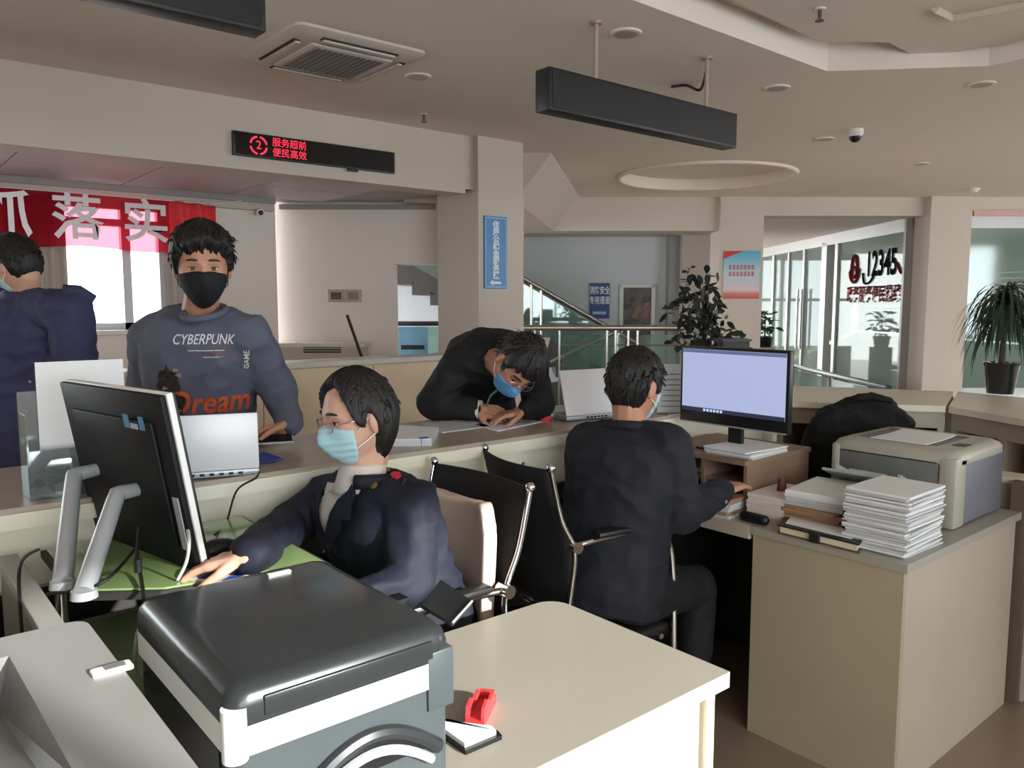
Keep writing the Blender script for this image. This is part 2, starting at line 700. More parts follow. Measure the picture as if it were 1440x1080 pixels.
aw = MB()
l0 = (398 - 720) / 1126 * d_e
frontal(aw, l0 - 0.1, x_open0, d_e, 0.15, 0, 2.9)
frontal(aw, x_open0, x_open1, d_e, 0.15, zo1, 2.9)
frontal(aw, x_open0, x_open1, d_e, 0.15, 0, zo0)
frontal(aw, x_open1, 0.1, d_e, 0.15, 0, 2.9)
struct('wall_bay_end', aw, M_BAYWALL)
m = MB()
frontal(m, l0, x_open1 - 0.05, d_e - 0.04, 0.04, SZ - 0.05, SZ - 0.01)
struct('trim_4', m, M_TRIM)

# half wall (screen wall) behind the customers, beige stone face and white cap
M_STONE = mat('beige_stone', (228, 206, 176), 0.22, vary=0.10, scale=3.5, coat=0.3)
M_CAP = mat('white_stone_cap', (214, 208, 200), 0.2, vary=0.03)
hw = struct('wall_half', MB().box(-1.2, 3.66, YB + 0.0, YB + 0.16, 0, 1.10), M_STONE)
obj('wall_cap', MB().box(-1.25, 3.66, YB - 0.04, YB + 0.22, 1.10, 1.14, 0.008), M_CAP, hw)
x = -1.2
k = 0
while x < 3.6:
    obj('stone_slab', MB().box(x + 0.004, min(x + 0.80, 3.655) - 0.004, YB - 0.012, YB + 0.003, 0.04, 1.095), M_STONE, hw)
    x += 0.80

# column at the beam's end
c0 = ptZ(661, 268, SZ)
cs = 0.44
struct('column_1', MB().box(c0.x, c0.x + cs, YB - 0.06, YB - 0.06 + cs + 0.1, 0, CZ), M_WALL)
struct('trim_5', MB().box(c0.x - 0.12, c0.x, YB + 0.02, YB + 0.1, SZ, CZ), M_TRIM)

# slanting beam from the column to the far beam
A0, A1 = V(0.33, 6.75, CZ + 0.004), V(0.80, 9.56, CZ + 0.004)
B0, B1 = V(0.03, 6.75, SZ), V(0.50, 9.56, SZ)
sb = MB()
sb.solid([A0, A1, B1, B0], RGT * -0.55)
struct('beam_slant', sb, M_WALL)
sf = MB()
sf.prism([tuple(p)[:2] for p in (B0, B1, V(-0.9, 9.6), V(-0.9, 6.75))], SZ - 0.004, SZ + 0.03)
struct('ceiling_soffit', sf, M_WALL)

# far frontal beam, two piers, lintel
DF = 9.55
fb = MB()
frontal(fb, -0.9, 2.52, DF, 0.35, SZ, CZ)
frontal(fb, 2.52, 15.2, DF, 0.35, 2.545, CZ)
struct('beam_far', fb, M_WALL)
fp = MB(); frontal(fp, 2.44, 2.95, DF - 0.08, 0.45, 0, CZ - 0.002); struct('column_2', fp, M_WALL)
fp = MB(); frontal(fp, 4.88, 5.36, DF - 0.12, 0.5, 0, CZ - 0.002); struct('column_3', fp, M_WALL)
fp = MB(); frontal(fp, 9.0, 9.5, DF - 0.12, 0.5, 0, CZ - 0.002); struct('column_4', fp, M_WALL)

# stair hall: back wall, side pier with a window slit
DW = 12.8
sw = MB(); frontal(sw, -3.0, 2.62, DW, 0.2, 0, 3.1); struct('wall_stair_hall', sw, M_BLUEWALL)
sw = MB(); frontal(sw, 2.45, 2.62, DW - 0.25, 0.25, 0, 3.1); struct('wall_pier', sw, M_TRIM)
sw = MB(); frontal(sw, 2.62, 3.15, 12.4, 0.2, 0, 3.1); struct('wall_pier_pale', sw, M_WALL)
# corridor ceiling and end window
cc = MB()
pa = [V(-2.9, DF - 2.2), V(-0.9, DF - 2.2), V(-0.9, DF + 0.3), V(4.95, DF + 0.3), V(4.95, 17.2), V(-2.9, 17.2)]
cc.prism([(p.x, p.y) for p in pa], 2.56, 2.60)
struct('ceiling_corridor', cc, M_CEIL)
DE = 16.8
ew = MB()
frontal(ew, 2.6, 5.0, DE, 0.15, 0, 0.55)
frontal(ew, 2.6, 5.0, DE, 0.15, 2.45, 3.0)
win2 = struct('wall_corridor_end', ew, M_WALL)
wf2 = MB()
for la in (2.95, 3.6, 4.1, 4.55, 4.92):
    frontal(wf2, la - 0.035, la + 0.035, DE, 0.08, 0.55, 2.45)
for z in (0.55, 1.55, 2.40):
    frontal(wf2, 2.6, 5.0, DE, 0.08, z, z + 0.06)
window_2 = struct('window_2', wf2, M_ALU)
for a, b in ((2.99, 3.56), (3.64, 4.06), (4.14, 4.51), (4.59, 4.88)):
    for z0, z1 in ((0.61, 1.55), (1.61, 2.40)):
        g = MB(); frontal(g, a, b, DE + 0.03, 0.006, z0, z1); obj('pane', g, M_PANE, window_2)

# glass partition running away along the corridor (lat 4.9), with doors; the hotline panel is its nearest pane
LG = 4.88


def along(mb, lat, th, d0, d1, z0, z1):
    a, b = V(lat, d0), V(lat, d1)
    c, d = V(lat + th, d1), V(lat + th, d0)
    mb.prism([(a.x, a.y), (b.x, b.y), (c.x, c.y), (d.x, d.y)], z0, z1)
    return mb


gp = MB()
along(gp, LG - 0.03, 0.1, 9.8, 16.8, 2.40, 2.58)
along(gp, LG - 0.03, 0.1, 9.8, 16.8, 0.0, 0.12)
for d0, d1 in ((9.85, 9.93), (12.0, 12.10), (12.42, 12.62), (13.35, 13.42), (14.1, 14.17), (14.9, 15.0), (15.9, 16.0)):
    along(gp, LG - 0.03, 0.1, d0, d1, 0.1, 2.45)
part_wall = struct('wall_glass_partition', gp, M_ALU)
g = MB(); along(g, LG, 0.012, 9.93, 12.0, 0.12, 2.40); hot_pane = obj('pane', g, M_GREENGLASS, part_wall)
for d0, d1 in ((12.62, 13.35), (13.42, 14.1), (14.17, 14.9), (15.0, 15.9)):
    g = MB(); along(g, LG, 0.012, d0, d1, 0.12, 2.40); obj('pane', g, M_GREENGLASS, part_wall)
g = MB(); along(g, LG - 0.09, 0.03, 13.28, 13.31, 0.75, 1.75); obj('door_handle', g, M_STEEL, part_wall)
g = MB(); along(g, LG - 0.09, 0.03, 13.46, 13.49, 0.75, 1.75); obj('door_handle', g, M_STEEL, part_wall)

# office behind the glass: back wall, side opening added for daylight, blind slats closed to dim it
ow = MB(); along(ow, 7.4, 0.15, 9.9, 17, 0, 0.9); along(ow, 7.4, 0.15, 9.9, 17, 2.35, 2.9); struct('wall_office_side', ow, M_WALL)
ow = MB(); frontal(ow, 4.95, 7.5, 17.0, 0.15, 0, 2.9); struct('wall_office_end', ow, M_WALL)
bl = MB()
z = 0.95
M_BLIND = mat('venetian_blind', (140, 150, 146), 0.6, vary=0.03)
blind = thing('window_blind', 'venetian blind added to dim daylight behind the green glass partition', 'blind', V(7.3, 13, 0.95))
while z < 2.34:
    g = MB(); along(g, 7.3, 0.05, 10.0, 16.9, z, z + 0.080); obj('slat', g, M_BLIND, blind)
    z += 0.085
oc = MB()
pa = [V(4.95, DF + 0.3), V(10, DF + 0.3), V(10, 17.2), V(4.95, 17.2)]
oc.prism([(p.x, p.y) for p in pa], 2.60, 2.66)
struct('ceiling_office', oc, M_CEIL)

# frosted front window of the office right of column 3
fwm = MB()
frontal(fwm, 5.36, 9.0, DF, 0.08, 2.40, 2.545)
frontal(fwm, 5.36, 9.0, DF, 0.08, 0.0, 0.5)
for la in (5.38, 7.2, 8.96):
    frontal(fwm, la - 0.03, la + 0.03, DF, 0.08, 0.5, 2.40)
window_3 = struct('window_3', fwm, M_ALU)
for a, b in ((5.41, 7.17), (7.23, 8.93)):
    g = MB(); frontal(g, a, b, DF + 0.03, 0.012, 0.5, 2.40); obj('pane', g, M_FROST, window_3)
    for z in (2.20, 2.02):
        g = MB(); frontal(g, a, b, DF + 0.045, 0.01, z, z + 0.05); obj('blind_rail', g, M_TRIM, window_3)
ow = MB(); frontal(ow, 9.5, 15.2, DF, 0.2, 0, CZ); struct('wall_far_right', ow, M_WALL)

# ---- walls the photograph does not look at: window wall behind the camera, left and right ends
YF = -2.6
fwin = [(-2.0, 2.62), (6.3, 9.6), (10.4, 14.4)]  # openings in the unseen wall, sized to set where sun falls
ff = MB()
edges = [-3.1]
for a, b in fwin:
    ff.box(edges[-1], a, YF - 0.2, YF, 0, 3.0)
    ff.box(a, b, YF - 0.2, YF, 0, 0.85)
    ff.box(a, b, YF - 0.2, YF, 2.62, 3.0)
    edges.append(b)
ff.box(edges[-1], 18.0, YF - 0.2, YF, 0, 3.0)
struct('wall_front', ff, M_WALL)
for n_, (a, b) in enumerate(fwin):
    fr_ = MB()
    for xx in (a, b - 0.05, a + (b - a) / 3, a + 2 * (b - a) / 3):
        fr_.box(xx, xx + 0.05, YF - 0.12, YF - 0.06, 0.85, 2.62)
    fr_.box(a, b, YF - 0.12, YF - 0.06, 0.85, 0.9)
    fr_.box(a, b, YF - 0.12, YF - 0.06, 2.57, 2.62)
    wobj = struct('window_%d' % (n_ + 4), fr_, M_ALU)
    for q in range(3):
        x0 = a + (b - a) * q / 3 + 0.05
        x1 = a + (b - a) * (q + 1) / 3
        obj('pane', MB().box(x0, x1, YF - 0.095, YF - 0.09, 0.9, 2.57), M_PANE, wobj)
struct('wall_left', MB().box(-3.3, -3.1, -2.8, YW + 0.3, 0, 3.0), M_WALL)
struct('wall_right', MB().box(17.9, 18.1, -2.8, 2, 0, 3.0), M_WALL)
wl_ = MB()
along(wl_, -3.0, 0.1, 8.0, 12.9, 0, 0.9); along(wl_, -3.0, 0.1, 8.0, 12.9, 2.45, 3.0)
along(wl_, -3.0, 0.1, 8.0, 8.6, 0.9, 2.45); along(wl_, -3.0, 0.1, 12.5, 12.9, 0.9, 2.45)
struct('wall_stair_side', wl_, M_WALL)
wl_ = MB()  # unseen window added to brighten the stair hall
for q in (8.6, 9.9, 11.2, 12.45):
    along(wl_, -2.98, 0.06, q, q + 0.05, 0.9, 2.45)
win8 = struct('window_8', wl_, M_ALU)
for q in (8.65, 9.95, 11.25):
    wl_ = MB(); along(wl_, -2.96, 0.006, q, q + 1.2, 0.9, 2.45); obj('pane', wl_, M_PANE, win8)

# ---- daylight entering by the windows (portals only guide the sky's own light)
def portal(name, c, sx, sy, normal):
    ld = bpy.data.lights.new(name, 'AREA')
    ld.shape = 'RECTANGLE'; ld.size = sx; ld.size_y = sy
    ld.cycles.is_portal = True
    o = bpy.data.objects.new(name, ld)
    o.location = c
    o.rotation_euler = Vector(normal).to_track_quat('-Z', 'Y').to_euler()
    COL.objects.link(o)


for i_, (a, b) in enumerate(fwin):
    portal('window_portal', ((a + b) / 2, YF - 0.21, 1.735), b - a, 1.77, (0, 1, 0))
portal('window_portal', ((wx0 + wx1) / 2, YW + 0.21, (wz0 + wz1) / 2), wx1 - wx0, wz1 - wz0, (0, -1, 0))
portal('window_portal', (-1.2, YW + 0.21, 1.6), 3.0, 1.3, (0, -1, 0))
portal('window_portal', V(3.8, DE + 0.2, 1.5), 2.4, 1.9, -FWD)
portal('window_portal', V(-3.06, 10.5, 1.67), 3.9, 1.55, RGT)
portal('window_portal', V(7.6, 13.4, 1.62), 7.0, 1.45, -RGT)

# ================================================================= counters and desks
M_CTOP = mat('counter_top_laminate', (164, 152, 138), 0.3, vary=0.07, scale=5, bump=0.02)
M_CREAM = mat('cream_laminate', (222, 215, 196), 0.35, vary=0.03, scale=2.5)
M_CREAM2 = mat('dull_cream_laminate', (174, 160, 145), 0.4, vary=0.05, scale=3.0)  # cream laminate in a darker, pinker tone
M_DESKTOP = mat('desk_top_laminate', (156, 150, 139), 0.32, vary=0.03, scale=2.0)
M_CABSIDE = mat('shaded_cabinet_laminate', (162, 150, 128), 0.45, vary=0.05, scale=2.0)  # darker tone puts shade on cabinet faces turned from the sun
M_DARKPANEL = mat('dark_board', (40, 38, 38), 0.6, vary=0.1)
M_EDGE = mat('edge_strip_brown', (96, 84, 70), 0.5, vary=0.05)
M_BLACKPL = mat('black_plastic', (20, 21, 23), 0.35, vary=0.08, scale=8)
M_CABLE = mat('black_cable', (18, 18, 18), 0.5, vary=0.0)
M_PAPER = mat('white_paper', (226, 226, 226), 0.7, vary=0.02, scale=10)
M_PAPER2 = mat('grey_white_paper', (188, 189, 192), 0.7, vary=0.04, scale=14)
M_PRINT = mat('grey_print', (120, 122, 130), 0.8, vary=0.05)
M_RED = mat('red_plastic', (206, 62, 66), 0.35, vary=0.04)
M_SILVER = mat('silver_plastic', (172, 174, 178), 0.35, metal=0.3, vary=0.02)
M_WHITEGLOSS = mat('white_gloss_plastic', (236, 236, 234), 0.25, vary=0.01)
M_BLUE = mat('blue_plastic', (44, 74, 160), 0.4, vary=0.05)
M_YELLOW = mat('yellow_paper', (214, 190, 110), 0.6, vary=0.05)
M_BROWN = mat('kraft_folder', (158, 122, 96), 0.7, vary=0.06)
M_WOOD = mat('wood_shelf', (132, 108, 90), 0.5, vary=0.15, scale=3, stretch=(1, 14, 14))

CT = 1.05       # service counter height
CY0, CY1 = 2.15, 2.70

# ---- long service counter
ctr = thing('service_counter', 'long cream service counter with grey top that the customers lean on', 'counter', (1.6, 2.42, 0))
top_poly = [(-1.2, CY0), (3.46, CY0), (4.15, 2.52), (3.98, 2.70), (-1.2, CY1)]
obj('counter_top', MB().prism(top_poly, CT - 0.012, CT), M_CTOP, ctr)
edge_poly = [(-1.2, CY0 - 0.012), (3.45, CY0 - 0.012), (4.14, 2.515), (3.98, 2.71), (-1.2, CY1 + 0.012)]
obj('edge_band', MB().prism(edge_poly, CT - 0.05, CT - 0.012), M_CREAM, ctr)
obj('fascia', MB().box(-1.2, 3.40, CY0 + 0.02, CY0 + 0.04, CT - 0.20, CT - 0.05), M_CREAM, ctr)
obj('shelf_board', MB().box(-1.2, 3.40, CY0 + 0.04, CY1 - 0.05, CT - 0.215, CT - 0.195), M_CREAM2, ctr)
obj('front_panel', MB().box(-1.2, 3.42, CY1 - 0.06, CY1 - 0.03, 0.0, CT - 0.05), M_CREAM, ctr)
obj('back_panel', MB().box(-1.2, 3.40, CY1 - 0.12, CY1 - 0.10, 0.0, CT - 0.21), M_DARKPANEL, ctr)  # dark colour stands in for the shade inside the open counter
for xx in (-1.2, 0.2, 1.6, 3.0):
    obj('divider', MB().box(xx, xx + 0.025, CY0 + 0.05, CY1 - 0.12, 0.0, CT - 0.21), M_CREAM2, ctr)
bolts = MB()
for xx in (1.22, 1.52, 1.62, 1.86, 2.3, 2.6):
    obj('screw_cap', MB().cyl((xx, CY0 + 0.021, CT - 0.105), (xx, CY0 + 0.016, CT - 0.105), 0.006, n=10), M_EDGE, ctr)

# ---- counter that closes the ring on the far side, in two angled units with open cubbies
def counter_unit(name, label, front, back, nd):
    """front, back: two floor points each; open shelves face the staff side"""
    f0, f1 = Vector((front[0][0], front[0][1], 0)), Vector((front[1][0], front[1][1], 0))
    b0, b1 = Vector((back[0][0], back[0][1], 0)), Vector((back[1][0], back[1][1], 0))
    c = (f0 + f1 + b0 + b1) / 4
    t = thing(name, label, 'counter', (c.x, c.y, 0))
    inw = ((b0 - f0) + (b1 - f1)).normalized()
    obj('counter_top', MB().prism([tuple(p)[:2] for p in (f0, f1, b1, b0)], CT - 0.03, CT), M_CREAM, t)
    g0, g1 = f0 + inw * 0.03, f1 + inw * 0.03
    h0, h1 = g0 + inw * 0.02, g1 + inw * 0.02
    obj('fascia', MB().prism([tuple(p)[:2] for p in (g0, g1, h1, h0)], CT - 0.11, CT - 0.03), M_CREAM2, t)
    e0, e1 = f0 + inw * 0.36, f1 + inw * 0.36
    e2, e3 = e0 + inw * 0.02, e1 + inw * 0.02
    obj('back_panel', MB().prism([tuple(p)[:2] for p in (e0, e1, e3, e2)], 0.0, CT - 0.03), M_WOOD, t)
    obj('front_panel', MB().prism([tuple(p)[:2] for p in (b0 - inw * 0.05, b1 - inw * 0.05, b1 - inw * 0.02, b0 - inw * 0.02)], 0.0, CT - 0.03), M_CREAM, t)
    along_ = (f1 - f0)
    L = along_.length
    along_.normalize()
    for q in range(nd + 1):
        s = (L - 0.03) * q / nd
        p0 = g0 + along_ * s
        p1 = p0 + along_ * 0.03
        obj('divider', MB().prism([tuple(p)[:2] for p in (p0, p1, p1 + inw * 0.33, p0 + inw * 0.33)], 0.0, CT - 0.11), M_CREAM2, t)
    for z in (0.06, 0.55):
        obj('shelf', MB().prism([tuple(p)[:2] for p in (g0 + inw * 0.02, g1 + inw * 0.02, e1, e0)], z, z + 0.02), M_CREAM2, t)
    return t


counter_unit('angled_counter', 'cream counter unit with open cubbies behind the black draped chair', ((3.47, 2.14), (3.90, 1.53)), ((4.17, 2.50), (4.58, 1.76)), 2)
counter_unit('angled_counter', 'cream counter unit carrying the spiky potted plant', ((3.895, 1.515), (3.50, 0.75)), ((4.585, 1.74), (4.45, 0.40)), 3)

# ---- front desk with the printers on it (L-shaped: its wing carries the monitor platform)
desk = thing('office_desk', 'cream office desk with sunlit front panel, under the dark printer', 'desk', (0.4, 1.2, 0))
pts = [(-1.0, 0.948), (1.392, 0.948), (1.392, 1.44)]
for k in range(1, 7):
    a = PI / 2 * k / 6
    pts.append((1.332 + 0.06 * math.cos(a), 1.44 + 0.06 * math.sin(a)))
pts += [(0.98, 1.50), (0.93, 1.56), (0.93, 2.14), (0.27, 2.14), (0.27, 1.50), (-1.0, 1.50)]
obj('desk_top', MB().prism(pts, 0.715, 0.75), M_DESKTOP, desk)
obj('front_panel', MB().box(-0.98, 1.325, 0.975, 0.995, 0.02, 0.715), M_CREAM, desk)
obj('end_panel', MB().box(1.335, 1.362, 0.963, 1.47, 0.0, 0.715), M_CREAM, desk)
obj('end_panel', MB().box(-0.98, -0.955, 0.995, 1.47, 0.0, 0.715), M_CREAM, desk)
obj('leg', MB().box(0.86, 0.90, 2.07, 2.11, 0.0, 0.715), M_CREAM2, desk)
M_GREEN = mat('green_desk_glass', (128, 152, 98), 0.15, vary=0.06, scale=4, coat=0.5)
obj('green_desk_mat', MB().prism([(0.30, 1.52), (0.90, 1.56), (0.90, 2.10), (0.30, 2.10)], 0.7505, 0.756), M_GREEN, desk)
ppt = thing('desk_partition', 'low grey partition panel beside the green monitor platform', 'partition', (0.25, 1.82, 0))
obj('panel', MB().box(0.232, 0.262, 1.51, 2.10, 0.0, 0.93), mat('grey_partition', (128, 124, 120), 0.5, vary=0.04), ppt)
obj('top_rail', MB().box(0.226, 0.268, 1.505, 2.105, 0.93, 0.955, 0.004), mat('grey_rail', (150, 146, 142), 0.4), ppt)

# raised platform for the all-in-one computer
RZ = 0.95
ra, rb = ptZ(104, 832, RZ), ptZ(226, 829, RZ)
rp = [(ra.x, ra.y), (rb.x, rb.y), (0.80, 1.60), (0.80, 2.12), (ra.x, 2.12)]
ris = thing('monitor_platform', 'green topped platform raising the all-in-one computer over the desk', 'desk shelf', (0.6, 1.9, 0.756))
obj('platform_top', MB().prism(rp, RZ - 0.02, RZ - 0.004), M_DARKPANEL, ris)
obj('green_mat', MB().prism([(p[0] + 0.01 * (1 if p[0] < 0.5 else -1), p[1] + (0.008 if p[1] < 2 else -0.01)) for p in rp], RZ - 0.004, RZ), M_GREEN, ris)
for (lx, ly) in ((ra.x + 0.03, 2.08), (0.77, 2.08), (0.77, 1.64), (rb.x + 0.03, rb.y + 0.04)):
    obj('leg', MB().cyl((lx, ly, 0.756), (lx, ly, RZ - 0.02), 0.014, n=12), M_STEEL, ris, True)

# ---- right hand cabinet with the laser printer, and the desk of the worker in front of the monitor
cab = thing('side_cabinet', 'cream side cabinet under the laser printer and paper piles', 'cabinet', (2.85, 1.29, 0))
obj('cabinet_top', MB().box(2.385, 3.33, 1.018, 1.56, 0.722, 0.75), M_DESKTOP, cab)
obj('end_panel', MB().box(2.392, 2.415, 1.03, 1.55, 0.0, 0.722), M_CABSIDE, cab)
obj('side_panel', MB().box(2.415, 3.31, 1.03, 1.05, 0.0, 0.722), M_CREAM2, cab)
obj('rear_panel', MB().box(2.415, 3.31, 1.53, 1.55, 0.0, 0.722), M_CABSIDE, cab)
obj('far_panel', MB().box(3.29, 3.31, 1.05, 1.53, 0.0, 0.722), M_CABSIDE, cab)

cab2 = thing('side_cabinet', 'taller cream cabinet beyond the brown corner post', 'cabinet', (3.42, 0.95, 0))
obj('corner_post', MB().box(3.335, 3.376, 1.0, 1.06, 0.0, 0.86), M_EDGE, cab2)
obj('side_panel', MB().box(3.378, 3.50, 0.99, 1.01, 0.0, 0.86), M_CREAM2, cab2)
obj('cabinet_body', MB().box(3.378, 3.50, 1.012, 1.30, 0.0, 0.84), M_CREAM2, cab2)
obj('cabinet_top', MB().box(3.378, 3.50, 0.985, 1.31, 0.84, 0.862), M_CREAM, cab2)

dk2 = thing('office_desk', 'cream office desk under the lit monitor and wooden shelf', 'desk', (2.75, 1.85, 0))
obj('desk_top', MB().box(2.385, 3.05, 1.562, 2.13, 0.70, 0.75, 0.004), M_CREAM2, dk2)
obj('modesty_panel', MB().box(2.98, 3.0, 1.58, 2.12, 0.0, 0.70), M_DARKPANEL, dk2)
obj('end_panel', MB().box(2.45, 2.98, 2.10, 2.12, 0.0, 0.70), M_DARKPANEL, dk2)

# wooden two-level desk shelf under the lit monitor
sh = thing('desk_shelf', 'brown wooden desk shelf carrying the lit monitor', 'desk shelf', (2.72, 1.82, 0.75))
obj('shelf_top', MB().box(2.50, 2.96, 1.665, 2.12, 0.93, 0.948), M_WOOD, sh)
obj('middle_shelf', MB().box(2.53, 2.95, 1.68, 2.11, 0.845, 0.857), M_WOOD, sh)
for yy in (1.668, 1.86, 2.10):
    obj('upright', MB().box(2.52, 2.95, yy, yy + 0.014, 0.75, 0.93), M_WOOD, sh)

# ================================================================= screens
# all-in-one computer seen from behind, standing on two bent silver legs
K = 0.90
nb = ptD(283, 803, 1.86 * K)
ntp = ptD(232, 556, 1.80 * K)
ftp = ptD(92, 522, 2.12 * K)
aio = thing('all_in_one_computer', 'black all-in-one computer on bent silver legs in front of the seated woman', 'computer', (nb.x, nb.y, RZ))
upv = (ntp - nb)
acr = (ftp - ntp)
acr = Vector((acr.x, acr.y, 0)).normalized() * 0.475
HH = upv.length
upn = (upv - acr.normalized() * upv.dot(acr.normalized())).normalized()
nrm = acr.normalized().cross(upn)
if nrm.dot(Vector((1, 0, 0))) < 0:
    nrm = -nrm
# nrm points to the screen side (towards the woman)
AM = Matrix((
    (acr.normalized().x, upn.x, nrm.x, nb.x),
    (acr.normalized().y, upn.y, nrm.y, nb.y),
    (acr.normalized().z, upn.z, nrm.z, nb.z),
    (0, 0, 0, 1)))
W_ = 0.475
b_ = MB(); b_.box(0, W_, 0, HH, -0.010, 0.004, 0.004); b_.xform(AM); obj('rear_shell', b_, mat('dark_gloss_shell', (15, 16, 19), 0.55, vary=0.05, spec=0.3), aio, True)
b_ = MB(); b_.box(0.05, W_ - 0.05, 0.05, HH - 0.06, -0.018, -0.009, 0.004); b_.xform(AM); obj('rear_bulge', b_, MATS['dark_gloss_shell'], aio, True)
b_ = MB(); b_.box(-0.003, W_ + 0.003, -0.002, HH + 0.002, 0.004, 0.018, 0.003); b_.xform(AM); obj('white_bezel', b_, M_WHITEGLOSS, aio, True)
b_ = MB(); b_.box(-0.002, W_ + 0.002, -0.004, HH, 0.018, 0.024, 0.002); b_.xform(AM); obj('front_glass', b_, M_BLACKPL, aio, True)
b_ = MB(); b_.box(0.03, W_ - 0.03, 0.05, HH - 0.03, 0.0241, 0.0246); b_.xform(AM); obj('screen', b_, mat('screen_glow', (120, 150, 190), 0.3, emit=(150, 180, 220), emit_s=0.18), aio)
# small sticker marks on the back
M_STICK = mat('sticker_blue', (70, 130, 170), 0.4, vary=0.05)
for (u0, u1, c_) in ((0.075, 0.095, M_STICK), (0.105, 0.135, M_SILVER), (0.14, 0.162, M_STICK)):
    b_ = MB(); b_.box(u0, u1, HH * 0.80, HH * 0.80 + (0.03 if c_ is M_STICK else 0.012), -0.0195, -0.018); b_.xform(AM); obj('sticker', b_, c_, aio)
b_ = MB(); b_.box(0.012, 0.035, 0.05, 0.17, -0.013, -0.009, 0.001); b_.xform(AM); obj('port_strip', b_, M_SILVER, aio)
for (tx, ty, fx, fy, ex, ey) in ((133, 660, 88, 818, 104, 668), (190, 688, 118, 832, 165, 694)):
    foot = ptZ(fx, fy, RZ + 0.012)
    fd = (foot - EYE).dot(FWD)
    knee = ptD(ex, ey, fd + 0.03)
    rd = _ray(tx + 4, ty)
    pc_ = AM @ Vector((0, 0, -0.016))
    topj = EYE + rd * ((pc_ - EYE).dot(nrm) / rd.dot(nrm))      # the upper end meets the shell
    tl = AM.inverted() @ topj
    topj = AM @ Vector((min(max(tl.x, 0.05), W_ - 0.05), tl.y, -0.016))
    knee = ptD(ex, ey, (topj - EYE).dot(FWD) - 0.05)
    mid = knee
    obj('stand_leg', MB().tube([foot, foot.lerp(mid, 0.5), foot.lerp(mid, 0.9), mid, mid.lerp(topj, 0.18), mid.lerp(topj, 0.5), topj], [0.02, 0.019, 0.018, 0.0175, 0.017, 0.016, 0.015], 14), M_SILVER, aio, True)
    obj('foot', MB().tube([foot - Vector((0, 0, 0.012)), foot + Vector((0, 0, 0.004))], [0.026, 0.024], 14), M_SILVER, aio, True)

# lit monitor of the second worker, screen towards him
MX = 2.64
mon = thing('monitor', 'wide black-framed monitor showing a blank pale blue screen', 'monitor', (MX + 0.05, 1.84, 0.948))
tl, tr, bl_, br = ptX(962, 487, MX), ptX(1114, 492, MX), ptX(952, 592, MX), ptX(1105, 611, MX)
y0, y1 = (tr.y + br.y) / 2, (tl.y + bl_.y) / 2
z0, z1 = (bl_.z + br.z) / 2, (tl.z + tr.z) / 2
obj('housing', MB().box(MX, MX + 0.03, y0, y1, z0, z1, 0.004), M_BLACKPL, mon, True)
obj('screen', MB().box(MX - 0.002, MX + 0.001, y0 + 0.012, y1 - 0.012, z0 + 0.05, z1 - 0.012), mat('lit_screen', (60, 66, 80), 0.4, vary=0.0, emit=(176, 186, 224), emit_s=0.25), mon)
obj('title_bar', MB().box(MX - 0.0035, MX - 0.002, y0 + 0.012, y1 - 0.012, z1 - 0.026, z1 - 0.013), mat('lit_title_bar', (90, 105, 140), 0.4, vary=0.0, emit=(96, 112, 150), emit_s=0.15), mon)
obj('task_bar', MB().box(MX - 0.0035, MX - 0.002, y0 + 0.012, y1 - 0.012, z0 + 0.05, z0 + 0.066), mat('lit_task_bar', (40, 44, 60), 0.4, vary=0.0, emit=(60, 66, 90), emit_s=0.11), mon)
for q in range(6):
    yy = y1 - 0.12 - q * 0.016
    obj('task_icon', MB().box(MX - 0.0045, MX - 0.0035, yy - 0.010, yy, z0 + 0.053, z0 + 0.063), mat('icon_light', (150, 170, 220), 0.4, vary=0.0, emit=(170, 190, 230), emit_s=0.3), mon)
obj('chin_trim', MB().box(MX - 0.003, MX + 0.002, y0 + 0.004, y1 - 0.004, z0 + 0.001, z0 + 0.006), M_SILVER, mon)
obj('stand_neck', MB().box(MX + 0.03, MX + 0.05, (y0 + y1) / 2 - 0.03, (y0 + y1) / 2 + 0.03, 0.95, z0 + 0.15), M_BLACKPL, mon)
obj('stand_base', MB().box(MX - 0.06, MX + 0.15, (y0 + y1) / 2 - 0.12, (y0 + y1) / 2 + 0.12, 0.948, 0.956, 0.003), M_BLACKPL, mon)

